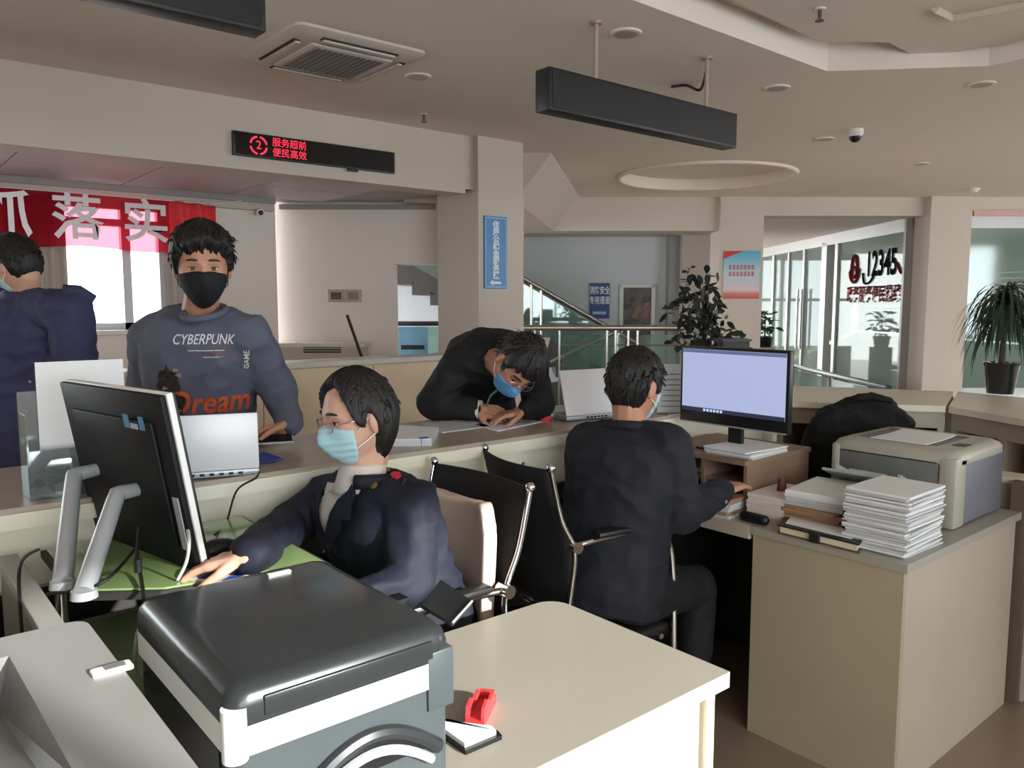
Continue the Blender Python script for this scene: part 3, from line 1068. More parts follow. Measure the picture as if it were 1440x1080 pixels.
# laptops on the counter
def laptop(label, p0, p1, lid_h, lean, group=None):
    """p0-p1: hinge line on the counter; lid leans away from the staff side by lean (radians from vertical)"""
    p0, p1 = Vector((p0[0], p0[1], CT)), Vector((p1[0], p1[1], CT))
    ax = (p1 - p0).normalized()
    L = (p1 - p0).length
    n = Vector((-ax.y, ax.x, 0))       # towards the customer
    t = thing('laptop', label, 'laptop', tuple((p0 + p1) / 2), 0, group)
    M = Matrix(((ax.x, n.x, 0, p0.x), (ax.y, n.y, 0, p0.y), (0, 0, 1, p0.z), (0, 0, 0, 1)))
    b = MB(); b.box(0, L, 0, 0.21, 0.004, 0.022, 0.004); b.xform(M); base = obj('base', b, M_SILVER, t, True)
    for q in range(6):
        b = MB(); b.box(L * (0.42 + 0.08 * q), L * (0.42 + 0.08 * q) + 0.012, -0.0015, 0.001, 0.009, 0.016); b.xform(M); obj('port', b, M_BLACKPL, base)
    R = Matrix.Translation((0, 0.004, 0.022)) @ Matrix.Rotation(-lean, 4, 'X')
    b = MB(); b.box(0, L, -0.003, 0.004, 0.0, lid_h, 0.003); b.xform(M @ R); obj('lid', b, mat('white_silver_lid', (214, 212, 212), 0.35, metal=0.1, vary=0.01), t, True)
    b = MB(); b.box(0.01, L - 0.01, 0.0042, 0.0047, 0.015, lid_h - 0.01); b.xform(M @ R); obj('screen', b, M_BLACKPL, t)
    b = MB(); b.box(0.02, L - 0.02, 0.03, 0.12, 0.0221, 0.0226); b.xform(M); obj('keyboard', b, M_BLACKPL, base)
    for s in (0.012, L - 0.022):
        b = MB(); b.box(s, s + 0.01, 0.02, 0.19, 0.0, 0.004); b.xform(M); obj('foot', b, M_BLACKPL, base)
    return t


la, lb = ptZ(238, 673, CT + 0.01), ptZ(365, 664, CT + 0.01)
la = lb + (la - lb).normalized() * 0.31
laptop('silver laptop with its white lid towards the seated woman', (la.x, la.y), (lb.x, lb.y), 0.155, 0.02)
lc, ld_ = ptZ(797, 592, CT + 0.005), ptZ(862, 586, CT + 0.005)
laptop('white laptop on the counter beside the bent writing man', (lc.x, lc.y), (ld_.x, ld_.y), 0.19, 0.30)

# ================================================================= printers
M_DARKPRN = mat('dark_printer_shell', (38, 41, 43), 0.28, vary=0.04, scale=4, coat=0.2)
M_GREYPRN = mat('slate_printer_front', (64, 70, 73), 0.4, vary=0.03, scale=3)
M_BAND = mat('white_printer_band', (232, 232, 228), 0.35, vary=0.01)
bp0 = thing('dark_printer', 'dark grey printer with a white band, on the sunlit desk', 'printer', (0.54, 1.25, 0.75))
X0, X1, Y0_, Y1_ = 0.362, 0.735, 1.035, 1.50
ZT = 1.005


def rrect(x0, x1, y0, y1, r, n=5):
    out = []
    for (cx, cy, a0) in ((x1 - r, y0 + r, -PI / 2), (x1 - r, y1 - r, 0), (x0 + r, y1 - r, PI / 2), (x0 + r, y0 + r, PI)):
        for k in range(n + 1):
            a = a0 + PI / 2 * k / n
            out.append((cx + r * math.cos(a), cy + r * math.sin(a)))
    return out


obj('lower_body', MB().prism(rrect(X0 + 0.006, X1 - 0.004, Y0_ + 0.004, Y1_ - 0.004, 0.02), 0.75, 0.905), M_GREYPRN, bp0)
obj('rear_side_panel', MB().box(X0 + 0.002, X0 + 0.007, Y0_ + 0.05, Y1_ - 0.05, 0.77, 0.90), M_BLACKPL, bp0)
obj('white_band', MB().prism(rrect(X0, X1, Y0_, Y1_, 0.025), 0.905, 0.948), M_BAND, bp0)
rings = []
for (ins, z) in ((0.0, 0.948), (0.0, 0.975), (0.004, 0.990), (0.012, 1.0), (0.03, 1.005)):
    rings.append([Vector((x, y, z)) for x, y in rrect(X0 + ins, X1 - ins, Y0_ + ins, Y1_ - ins, 0.028)])
lid = MB().loft(rings)
lidp = obj('lid', lid, M_DARKPRN, bp0, True)
obj('front_flap', MB().box(X0 + 0.05, X1 - 0.04, Y0_ - 0.003, Y0_ + 0.01, 0.955, 0.985, 0.003), M_DARKPRN, lidp, True)
obj('white_tab', MB().box(X0 + 0.23, X0 + 0.275, Y1_ - 0.06, Y1_ - 0.05, ZT - 0.002, ZT + 0.003), M_WHITEGLOSS, lidp)
obj('hinge_post', MB().cyl((X0 + 0.012, Y0_ + 0.012, 0.90), (X0 + 0.012, Y0_ + 0.012, 0.975), 0.018, n=16), M_BAND, bp0, True)
obj('side_cover', MB().box(X1 - 0.05, X1 + 0.002, Y0_ - 0.001, Y0_ + 0.03, 0.865, 0.965, 0.004), M_GREYPRN, bp0, True)
# curved output recess in the front
arc = MB()
ap = []
for k in range(17):
    u = k / 16
    ap.append(Vector((X0 + 0.09 + u * (X1 - X0 - 0.12), Y0_ + 0.001, 0.78 + 0.085 * math.sin(PI * (0.08 + 0.84 * u)))))
arc.tube(ap, 0.012, 8)
obj('output_arch', arc, M_DARKPRN, bp0, True)
arc = MB()
arc.tube([p + Vector((0, -0.004, -0.028)) for p in ap[1:-1]], 0.008, 8)
obj('output_lip', arc, M_SILVER, bp0, True)
obj('output_recess', MB().prism([(p.x, p.z) for p in ap[1:-1]], 0, 0.004, M=Matrix(((1, 0, 0, 0), (0, 0, -1, Y0_ + 0.003), (0, 1, 0, -0.006), (0, 0, 0, 1)))), M_BLACKPL, bp0)
obj('power_port', MB().box(X0 - 0.004, X0 + 0.008, Y1_ - 0.10, Y1_ - 0.07, 0.86, 0.89), M_BLACKPL, bp0)

# pale grey printer in the corner, top with a sunken output tray
gpn = thing('grey_printer', 'pale grey printer with a sunken tray, beside the dark printer', 'printer', (0.05, 1.15, 0.75))
M_LGREY = mat('light_grey_shell', (142, 141, 140), 0.4, vary=0.02)
M_MGREY = mat('mid_grey_tray', (116, 114, 113), 0.45, vary=0.04)
gx0, gx1, gy0, gy1, gz = -0.24, 0.276, 0.84, 1.455, 1.0
top_o = rrect(gx0, gx1, gy0, gy1, 0.03, 5)
tx0, tx1, ty0, ty1 = -0.16, 0.165, 0.95, 1.37
hole = [(tx0, ty0), (tx1, ty0 - 0.0), (tx1 - 0.01, ty1), (tx0, ty1)]
gm = MB()
loops = [[Vector((x, y, 0)) for x, y in top_o], [Vector((x, y, 0)) for x, y in hole]]
fl = [p for L in loops for p in L]
gm.add([Vector((p.x, p.y, gz)) for p in fl], [tuple(t) for t in geometry.tessellate_polygon(loops)])
n = len(top_o)
gm.add([Vector((x, y, 0.76)) for x, y in top_o] + [Vector((x, y, gz)) for x, y in top_o], [(i, (i + 1) % n, (i + 1) % n + n, i + n) for i in range(n)] + [tuple(range(n - 1, -1, -1))])
obj('shell', gm, M_LGREY, gpn)
tm = MB()
hb = [(tx0 + 0.0, ty0 + 0.02, gz - 0.02), (tx1 - 0.02, ty0 + 0.02, gz - 0.02), (tx1 - 0.03, ty1 - 0.01, gz - 0.075), (tx0, ty1 - 0.01, gz - 0.075)]
tm.add([Vector((x, y, gz)) for x, y in hole] + [Vector(p) for p in hb], [(0, 1, 5, 4), (1, 2, 6, 5), (2, 3, 7, 6), (3, 0, 4, 7), (4, 5, 6, 7)])
obj('output_tray', tm, M_MGREY, gpn)
obj('base', MB().box(gx0 + 0.01, gx1 - 0.01, gy0 + 0.01, gy1 - 0.01, 0.75, 0.762), M_BLACKPL, gpn)
obj('paper_stop', MB().box(-0.02, 0.11, 1.30, 1.315, 0.93, 0.985, 0.003), M_MGREY, gpn)
lt = ptZ(160, 942, gz)
obj('latch', MB().box(lt.x - 0.03, lt.x + 0.025, lt.y - 0.014, lt.y + 0.014, gz - 0.002, gz + 0.006, 0.004), M_WHITEGLOSS, gpn, True)
obj('latch_grip', MB().box(lt.x - 0.012, lt.x + 0.015, lt.y - 0.010, lt.y + 0.008, gz + 0.006, gz + 0.0075), M_MGREY, gpn)

# laser printer on the right-hand cabinet
M_LASER = mat('laser_beige_shell', (168, 164, 150), 0.4, vary=0.02)
M_LASERG = mat('laser_grey_side', (112, 112, 122), 0.45, vary=0.03)
lp = thing('laser_printer', 'beige and grey laser printer with paper on top, on the side cabinet', 'printer', (3.08, 1.30, 0.75))
lx0, lx1, ly0, ly1 = 2.86, 3.30, 1.075, 1.525
obj('body', MB().box(lx0 + 0.02, lx1, ly0 + 0.004, ly1 - 0.004, 0.755, 0.985, 0.01), M_LASERG, lp, True)
obj('front_door', MB().box(lx0, lx0 + 0.03, ly0 + 0.06, ly1 - 0.03, 0.83, 0.985, 0.006), mat('laser_smoke_front', (108, 109, 106), 0.3, vary=0.08, scale=9), lp, True)
obj('front_frame', MB().box(lx0 - 0.004, lx0 + 0.09, ly0, ly0 + 0.06, 0.752, 1.0, 0.012), M_LASER, lp, True)
obj('front_frame', MB().box(lx0 - 0.004, lx0 + 0.09, ly1 - 0.035, ly1, 0.752, 1.0, 0.012), M_LASER, lp, True)
rings = []
for ins, z in ((0.0, 0.975), (0.0, 1.0), (0.008, 1.012), (0.03, 1.022)):
    rings.append([Vector((x, y, z)) for x, y in rrect(lx0 + ins, lx1 - ins * 0.5, ly0 + ins, ly1 - ins, 0.04)])
obj('top_cover', MB().loft(rings), M_LASER, lp, True)
obj('output_slot', MB().box(lx1 - 0.10, lx1 - 0.075, ly0 + 0.10, ly1 - 0.06, 1.0215, 1.0235), M_BLACKPL, lp)
obj('output_well', MB().box(lx0 + 0.08, lx1 - 0.10, ly0 + 0.10, ly1 - 0.06, 1.0215, 1.0228), M_LASERG, lp)
obj('control_panel', MB().box(lx0 + 0.14, lx0 + 0.20, ly0 + 0.03, ly0 + 0.075, 1.0215, 1.024), M_BLACKPL, lp)
tray_ = MB()
tm_ = Matrix.Translation((lx0 - 0.002, 0, 0.865)) @ Matrix.Rotation(math.radians(22), 4, 'Y')
tray_.box(-0.17, 0.0, ly0 + 0.09, ly1 - 0.05, -0.006, 0.004, 0.003)
tray_.box(-0.145, -0.02, ly0 + 0.13, ly0 + 0.14, 0.004, 0.026)
tray_.box(-0.145, -0.02, ly1 - 0.10, ly1 - 0.09, 0.004, 0.026)
tray_.box(-0.15, -0.135, ly0 + 0.18, ly1 - 0.14, 0.004, 0.018)
tray_.xform(tm_)
obj('front_tray', tray_, mat('tray_grey', (168, 173, 171), 0.4, vary=0.03), lp)
obj('side_knob', MB().cyl((lx1, ly0 + 0.10, 0.93), (lx1 + 0.035, ly0 + 0.10, 0.93), 0.022, n=16), M_LASERG, lp, True)
ps = MB()
ps.sheet(lambda u, v: Vector((lx0 + 0.06 + 0.26 * u, ly0 + 0.13 + 0.20 * v, 1.0245 + 0.018 * max(0.0, u - 0.55) ** 1.3)), 8, 3, (0, 0, 0.0025))
single('paper_sheets', ps, M_PAPER, 'printed white sheets lying in the laser printer top', 'paper')

# ================================================================= chairs
M_MESH = mat('black_mesh_fabric', (22, 22, 24), 0.8, vary=0.1, scale=40, bump=0.2, bump_scale=400)
M_PAD = mat('black_leatherette', (28, 27, 28), 0.38, vary=0.06, bump=0.1, bump_scale=150)


def smooth_path(pts, n=6):
    pts = [Vector(p) for p in pts]
    out = []
    for i in range(len(pts) - 1):
        p0 = pts[max(i - 1, 0)]; p1 = pts[i]; p2 = pts[i + 1]; p3 = pts[min(i + 2, len(pts) - 1)]
        for k in range(n):
            t = k / n
            out.append(0.5 * ((2 * p1) + (p2 - p0) * t + (2 * p0 - 5 * p1 + 4 * p2 - p3) * t * t + (3 * p1 - p0 - 3 * p2 + p3) * t ** 3))
    out.append(pts[-1])
    return out


def make_chair(label, loc, rotz, hw=0.23, top=1.0, arm=0.74, rake=0.06):
    t = thing('office_chair', label, 'chair', loc, rotz, None)
    for s in (-1, 1):
        y = s * hw
        back = [(-rake, y, top), (-0.02, y, top - 0.16), (0.03, y, arm - 0.01), (0.02, y, arm - 0.14), (-0.03, y, 0.38), (-0.09, y, 0.0)]
        obj('back_tube', MB().tube(smooth_path(back), 0.0085, 10), M_CHROME, t, True, w=False)
        armp = [(0.035, y, arm), (0.14, y * 1.05, arm + 0.012), (0.30, y * 1.07, arm + 0.016), (0.40, y * 1.07, arm - 0.03), (0.435, y * 1.06, arm - 0.16), (0.45, y * 1.05, 0.3), (0.46, y * 1.05, 0.0)]
        ao = obj('arm_tube', MB().tube(smooth_path(armp), 0.010, 10), M_CHROME, t, True, w=False)
        pad = MB()
        pad.box(0.10, 0.36, y * 1.07 - 0.024, y * 1.07 + 0.024, arm + 0.018, arm + 0.04, 0.01)
        obj('arm_pad', pad, M_PAD, t, True, w=False)
        obj('top_cap', MB().sphere((-rake, y, top + 0.002), 0.0145), M_CHROME, t, True, w=False)
        obj('arm_joint', MB().cyl((0.03, y - 0.022, arm), (0.03, y + 0.022, arm), 0.019, n=14), M_CHROME, t, True, w=False)

    def backf(u, v):
        y = (u - 0.5) * 2 * (hw - 0.004)
        z = (arm - 0.20) + v * (top - arm + 0.195)
        fx = 0.0 + (-rake - 0.0) * max(0, (z - arm) / (top - arm)) + (0.03 if z < arm else 0.03 * max(0, 1 - (z - arm) / 0.16))
        return Vector((fx - 0.035 * math.sin(PI * u), y, z))
    obj('backrest', MB().sheet(backf, 14, 8, (-0.012, 0, 0)), M_MESH, t, 'all', w=False)
    for z in (arm - 0.21,):
        obj('back_bar', MB().tube([(0.0, -hw, z), (-0.03, -hw * 0.5, z), (-0.035, 0, z), (-0.03, hw * 0.5, z), (0.0, hw, z)], 0.009, 8), M_CHROME, t, True, w=False)

    def seatf(u, v):
        x = 0.0 + 0.46 * u
        return Vector((x, (v - 0.5) * 2 * (hw - 0.01), 0.455 - 0.02 * math.sin(PI * u) - 0.02 * u ** 4))
    obj('seat', MB().sheet(seatf, 10, 6, (0, 0, -0.045)), M_PAD, t, 'all', w=False)
    for xx in (0.06, 0.40):
        obj('seat_bar', MB().cyl((xx, -hw, 0.40), (xx, hw, 0.40), 0.010, n=10), M_CHROME, t, True, w=False)
    return t


make_chair('black mesh chair with chrome frame carrying the beige cushion', (1.36, 1.86, 0), PI, 0.235, 1.02, 0.75)
make_chair('black mesh chair with chrome frame under the man facing the lit monitor', (1.69, 1.93, 0), math.radians(-8), 0.20, 1.03, 0.775)
make_chair('black office chair draped with a black coat', (3.38, 1.70, 0), math.radians(108), 0.19, 0.93, 0.66)

# black coat over the third chair's back
coat = MB()
cpx = [(1128, 640), (1142, 600), (1160, 575), (1180, 570), (1203, 557), (1222, 555), (1252, 559), (1262, 572), (1284, 588), (1284, 612), (1278, 650)]
cf = [ptD(x, y, 3.46) for x, y in cpx]
cn = len(cf)
fr_n = FWD * 0.10
rings = []
for (sc_, off) in ((0.90, -0.045), (0.98, -0.03), (1.0, 0.0), (1.0, 0.04), (0.96, 0.08), (0.88, 0.10)):
    cx_ = sum((p for p in cf), Vector()) / cn
    cx_.z = min(p.z for p in cf)
    ring = []
    for p in cf:
        q = cx_ + (p - cx_) * sc_
        ring.append(q + FWD * off)
    base = [Vector((q.x, q.y, 0.62)) for q in (ring[-1], ring[0])]
    rings.append(ring + base)
coat.loft(rings)
cme = voxel(coat, 0.012, 5, 0.010, 14.0, 3.0)
coat_o = thing('coat', 'black coat hung over a chair back behind the laser printer', 'coat', (3.38, 1.73, 0.62))
skin_obj('coat_cloth', cme, mat('black_coat_cloth', (9, 9, 10), 0.85, vary=0.15, scale=9, bump=0.15, bump_scale=120), coat_o)
obj('collar', MB().tube([ptD(1200, 562, 3.42), ptD(1225, 557, 3.41), ptD(1253, 563, 3.42)], [0.012, 0.018, 0.012], 10), MATS['black_coat_cloth'], coat_o, True)

# beige cushion standing in the woman's chair
cu = MB()


def cush(u, v):
    a = (u - 0.5) * 2
    y = 1.86 + a * 0.20
    z = 0.52 + v * (0.44 + 0.03 * (abs(a) ** 2) * (1 if a < 0 else 0.7) - 0.10 * max(0, abs(a) - 0.8) * 5 * v)
    x = 1.265 + 0.05 * (1 - a * a) + 0.02 * v
    return Vector((x, y, z))


cu.sheet(cush, 16, 10, (0.05, 0, 0))
cme = voxel(cu, 0.009, 8)
cuo = thing('cushion', 'beige back cushion on the black chair behind the woman', 'cushion', (1.29, 1.86, 0.47))
skin_obj('cushion_cover', cme, mat('beige_cushion', (196, 172, 158), 0.8, vary=0.04, scale=5, bump=0.1, bump_scale=200), cuo)
obj('seat_flap', MB().box(1.0, 1.33, 1.68, 2.03, 0.458, 0.53, 0.025), MATS['beige_cushion'], cuo, True)

# ================================================================= papers and small things on the front desk
# red tape dispenser
td = ptZ(677, 1003, 0.75)
rt = thing('tape_dispenser', 'red plastic tape dispenser on the front desk', 'tape dispenser', (td.x, td.y, 0.75), math.radians(38))
prof = [(-0.05, 0), (0.05, 0), (0.05, 0.014), (0.035, 0.018), (0.03, 0.032), (0.0, 0.028), (-0.02, 0.04), (-0.045, 0.036), (-0.05, 0.02)]
m = MB(); m.prism(prof, -0.018, -0.012, M=Matrix(((1, 0, 0, 0), (0, 0, 1, 0), (0, 1, 0, 0), (0, 0, 0, 1)))); obj('side_wall', m, M_RED, rt, w=False)
m = MB(); m.prism(prof, 0.012, 0.018, M=Matrix(((1, 0, 0, 0), (0, 0, 1, 0), (0, 1, 0, 0), (0, 0, 0, 1)))); obj('side_wall', m, M_RED, rt, w=False)
obj('base', MB().box(-0.05, 0.05, -0.012, 0.012, 0.0, 0.012), M_RED, rt, w=False)
obj('cutter', MB().box(0.036, 0.05, -0.014, 0.014, 0.016, 0.024), M_RED, rt, w=False)
# clipboard pad half under the printer
cb = ptZ(668, 1046, 0.75)
cpb = thing('notepad', 'white notepad on a dark board beside the dark printer', 'notepad', (0.80, 1.08, 0.75))
q0, q1, q2, q3 = (0.745, 1.03), (0.835, 1.03), (0.855, 1.10), (0.745, 1.16)
c_a, c_b = ptZ(706, 1040, 0.75), ptZ(655, 1062, 0.75)
poly = [(c_b.x, c_b.y), (c_a.x, c_a.y), (c_a.x + 0.005, c_a.y + 0.02), (c_a.x - 0.08, c_a.y + 0.13), (c_b.x - 0.0, c_b.y + 0.16)]
obj('board', MB().prism(poly, 0.75, 0.758), M_BLACKPL, cpb)
cx_, cy_ = sum(p[0] for p in poly) / 5, sum(p[1] for p in poly) / 5
obj('sheets', MB().prism([(cx_ + (p[0] - cx_) * 0.86, cy_ + (p[1] - cy_) * 0.86) for p in poly], 0.758, 0.766), M_PAPER, cpb)
# dark folder leaning over the printer's far right corner
fk = thing('dark_folder', 'dark folder at the far corner of the dark printer', 'folder', (0.86, 1.46, 0.75))
f0, f1, f2, f3 = ptD(592, 850, 1.62), ptD(636, 876, 1.50), ptD(664, 845, 1.56), ptD(620, 815, 1.68)
obj('cover', MB().solid([f0, f1, f2, f3], (0, 0, -0.008)), mat('dark_folder_cover', (38, 44, 48), 0.3, vary=0.04), fk)
obj('metal_edge', MB().cyl(f1, f2, 0.0025, n=6), M_SILVER, fk)
obj('support', MB().box(0.80, 0.90, 1.43, 1.47, 0.75, min(f0.z, f1.z, f2.z, f3.z) - 0.006), M_BLACKPL, fk)

# booklet and phone near the woman's hand
b0 = ptZ(312, 800, RZ)
bk = MB(); bk.box(-0.085, 0.075, -0.055, 0.055, 0, 0.004); bk.xform(Matrix.Translation((b0.x + 0.02, b0.y - 0.02, RZ)) @ Matrix.Rotation(0.6, 4, 'Z'))
bo = thing('leaflet', 'blue and orange printed leaflet under the woman\'s hand', 'leaflet', (b0.x, b0.y, RZ))
obj('leaflet_sheet', bk, M_PAPER2, bo)
for k, (m_, y0, y1) in enumerate(((M_BLUE, -0.05, -0.025), (mat('orange_print', (222, 120, 60), 0.6), -0.018, -0.004), (M_BLUE, 0.004, 0.03))):
    p_ = MB(); p_.box(-0.08, 0.07, y0, y1, 0.004, 0.0046); p_.xform(Matrix.Translation((b0.x + 0.02, b0.y - 0.02, RZ)) @ Matrix.Rotation(0.6, 4, 'Z'))
    obj('printed_stripe', p_, m_, bo)
ms = thing('mouse', 'small black computer mouse on the green platform', 'mouse', (0.63, 1.83, RZ))
mmb = MB(); mmb.sphere((0.63, 1.83, RZ + 0.006), 0.05, 0.03, 0.026, 20, 12)
mmb.v = [Vector((p.x, p.y, max(p.z, RZ))) for p in mmb.v]
obj('shell', mmb, M_BLACKPL, ms, True)
obj('wheel', MB().cyl((0.59, 1.826, RZ + 0.026), (0.59, 1.834, RZ + 0.026), 0.007, n=12), M_MGREY, ms, True)


def hang(name, pts, r, label, mat_=M_CABLE):
    return single(name, MB().tube(smooth_path(pts, 7), r, 8), mat_, label, 'cable', None, True)


lq = ptZ(364, 664, CT + 0.013)
hang('power_cable', [lq, lq + Vector((-0.03, -0.05, -0.004)), ptY(333, 690, 2.10), ptY(318, 735, 2.09), ptZ(302, 752, RZ + 0.01)], 0.0028, 'thin black cable hanging from the silver laptop\'s edge')
hang('monitor_cable', [ptD(196, 742, 1.75), ptD(192, 790, 1.55), ptZ(196, 800, 0.97), ptD(205, 860, 1.5), ptZ(212, 930, 0.77)], 0.004, 'black cable with a ferrite bead hanging below the all-in-one computer')
fb_ = ptD(194, 795, 1.53)
single('ferrite_bead', MB().cyl(fb_ + Vector((0, 0, 0.013)), fb_ - Vector((0, 0, 0.013)), 0.008, n=12), M_CABLE, 'black ferrite bead on the cable below the all-in-one computer', 'cable bead', None, True)
hang('desk_cable', [ptD(190, 772, 1.66), ptZ(150, 815, RZ + 0.03), ptZ(105, 832, RZ + 0.008), ptD(62, 838, 1.55), ptD(44, 880, 1.5), ptD(40, 930, 1.45)], 0.0035, 'black cable running off the platform beside the silver legs')
hang('desk_cable', [ptD(60, 770, 1.95), ptD(30, 790, 1.6), ptD(28, 850, 1.5), ptD(32, 900, 1.46)], 0.0035, 'black cable looping over the grey privacy panel')
hang('white_cable', [ptD(262, 735, 1.72), ptD(266, 760, 1.6), ptD(262, 790, 1.6), ptZ(250, 815, RZ + 0.004)], 0.0035, 'white cable plugged into the side of the all-in-one computer', M_WHITEPAINT)
hang('white_cable', [ptD(225, 838, 1.45), ptD(196, 880, 1.45), ptD(190, 920, 1.45), ptZ(196, 950, 0.78), ptD(226, 946, 1.40)], 0.003, 'pale cable curling behind the dark printer', mat('pale_cable', (150, 160, 140), 0.5))

# ================================================================= things on the service counter
# clear acrylic brochure stand with a tall white sheet
ac = glass_mat('acrylic', (214, 220, 222), 0.82, 0.05, haze=0.22)
sa, sb_ = ptZ(40, 708, CT), ptZ(128, 700, CT)
sy = CY0 + 0.05
bs = thing('brochure_stand', 'clear acrylic brochure stand holding leaflets on the counter', 'brochure stand', (0.33, sy, CT))
sx0, sx1 = ptY(42, 700, sy).x, ptY(186, 690, sy).x
zt = ptY(44, 556, sy).z
obj('front_plate', MB().box(sx0, sx1, sy, sy + 0.004, CT, CT + 0.12), ac, bs)
obj('rear_plate', MB().box(sx0, sx1, sy + 0.10, sy + 0.104, CT, zt), ac, bs)
obj('side_plate', MB().box(sx0, sx0 + 0.004, sy, sy + 0.10, CT, zt - 0.05), ac, bs)
obj('side_plate', MB().box(sx1 - 0.004, sx1, sy, sy + 0.10, CT, CT + 0.12), ac, bs)
obj('shelf_plate', MB().box(sx0, sx1, sy, sy + 0.10, CT, CT + 0.005), ac, bs)
for k in range(3):
    lf = MB(); lf.box(sx0 + 0.012, sx1 - 0.03, sy + 0.012 + 0.014 * k, sy + 0.020 + 0.014 * k, CT + 0.006, CT + 0.075 + 0.02 * k)
    single('leaflet_pack', lf, M_PAPER2, ('shortest pale leaflet pack, in front in the acrylic brochure stand', 'middle-height pale leaflet pack in the acrylic brochure stand', 'tallest pale leaflet pack, at the back of the acrylic brochure stand')[k], 'leaflets', 'leaflet packs in the acrylic stand')
M_ORANGE = mat('orange_emblem', (214, 130, 100), 0.6)
for (px, py) in ((57, 662), (57, 679)):
    c = ptY(px, py, sy + 0.0085)
    p_ = MB(); p_.tube([c + Vector((0.008 * math.cos(2 * PI * k / 14), 0, 0.008 * math.sin(2 * PI * k / 14))) for k in range(15)], 0.0022, 6)
    obj('orange_ring', p_, M_ORANGE, bs)
ws0, ws1 = ptY(60, 690, sy + 0.085), ptY(182, 690, sy + 0.085)
wst = ptY(120, 507, sy + 0.085).z
wsh = thing('display_board', 'tall blank white board standing in the acrylic brochure stand', 'sign board', ((ws0.x + ws1.x) / 2, sy + 0.09, CT + 0.01))
obj('board_sheet', MB().box(ws0.x, ws1.x, sy + 0.085, sy + 0.092, CT + 0.006, wst), M_PAPER, wsh)
ce = ptY(130, 645, sy + 0.084)
obj('pink_emblem', MB().cyl(ce, ce + Vector((0, -0.001, 0)), 0.012, n=16), mat('pink_emblem', (216, 150, 146), 0.6), wsh)


def sheets_flat(label, corners_px, z, th, m_=M_PAPER, name='paper_sheets', lines=0, group=None, cat='paper'):
    P_ = [ptZ(x, y, z) for x, y in corners_px]
    c = sum(P_, Vector()) / len(P_)
    t = thing(name, label, cat, (c.x, c.y, z), 0, group)
    obj('sheet', MB().prism([(p.x, p.y) for p in P_], z, z + th), m_, t)
    if lines:
        a, b, c2, d = P_[:4]
        for k in range(lines):
            u = (k + 1) / (lines + 1)
            l0 = a.lerp(d, u); l1 = b.lerp(c2, u)
            s0 = l0.lerp(l1, 0.12); s1 = l0.lerp(l1, 0.88 - 0.25 * (k % 3 == 2))
            w_ = (d - a).normalized() * 0.003
            obj('printed_line', MB().prism([(s0.x, s0.y), (s1.x, s1.y), (s1.x + w_.x, s1.y + w_.y), (s0.x + w_.x, s0.y + w_.y)], z + th, z + th + 0.0004), M_PRINT, t)
    return t


sheets_flat('white form lying by the bent man\'s right elbow', [(592, 596), (655, 590), (690, 600), (622, 609)], CT, 0.003, M_PAPER2, lines=4)
sheets_flat('printed form under the bent man\'s hands', [(668, 598), (745, 583), (770, 592), (700, 607)], CT, 0.003, M_PAPER, lines=5)
# bound file with a blue clip
stf = thing('document_file', 'thick white document file with a blue clip on the counter', 'file', (1.42, 2.30, CT))
fa = [ptZ(540, 628, CT), ptZ(607, 627, CT), ptZ(617, 610, CT), ptZ(552, 606, CT)]
obj('pages', MB().prism([(p.x, p.y) for p in fa], CT, CT + 0.022), M_PAPER2, stf)
obj('cover_sheet', MB().prism([(p.x, p.y) for p in fa], CT + 0.022, CT + 0.024), M_PAPER, stf)
bc = ptZ(598, 626, CT)
obj('blue_clip', MB().box(bc.x - 0.02, bc.x + 0.012, bc.y - 0.006, bc.y + 0.012, CT, CT + 0.027, 0.002), M_BLUE, stf)
# red ink pads, red pen box
for (px, py, lab) in ((765, 592, 'round red ink pad beside the bent man\'s forms'), (792, 586, 'flat red ink pad case beside the white laptop')):
    c = ptZ(px, py, CT)
    t = thing('ink_pad', lab, 'ink pad', (c.x, c.y, CT))
    if px < 780:
        obj('case', MB().cyl((c.x, c.y, CT), (c.x, c.y, CT + 0.016), 0.034, n=20), M_RED, t, True)
        obj('lid', MB().cyl((c.x, c.y, CT + 0.016), (c.x, c.y, CT + 0.022), 0.030, n=20), mat('clear_red_lid', (214, 96, 100), 0.2), t, True)
    else:
        obj('case', MB().box(c.x - 0.04, c.x + 0.05, c.y - 0.025, c.y + 0.025, CT, CT + 0.012, 0.003), mat('dark_red_plastic', (160, 50, 56), 0.4), t)
        obj('lid', MB().box(c.x - 0.038, c.x + 0.048, c.y - 0.023, c.y + 0.023, CT + 0.012, CT + 0.018, 0.002), M_RED, t)
# blue leaflet behind the laptop
bl0 = ptZ(380, 645, CT)
lf = MB(); lf.sheet(lambda u, v: Vector((bl0.x + 0.10 * (u - 0.5) - 0.04, bl0.y + 0.14 * (v - 0.5), CT + 0.004 + 0.02 * (u - 0.5) ** 2)), 6, 3, (0, 0, 0.002))
single('blue_leaflet', lf, M_BLUE, 'blue folded leaflet lying beside the silver laptop', 'leaflet')
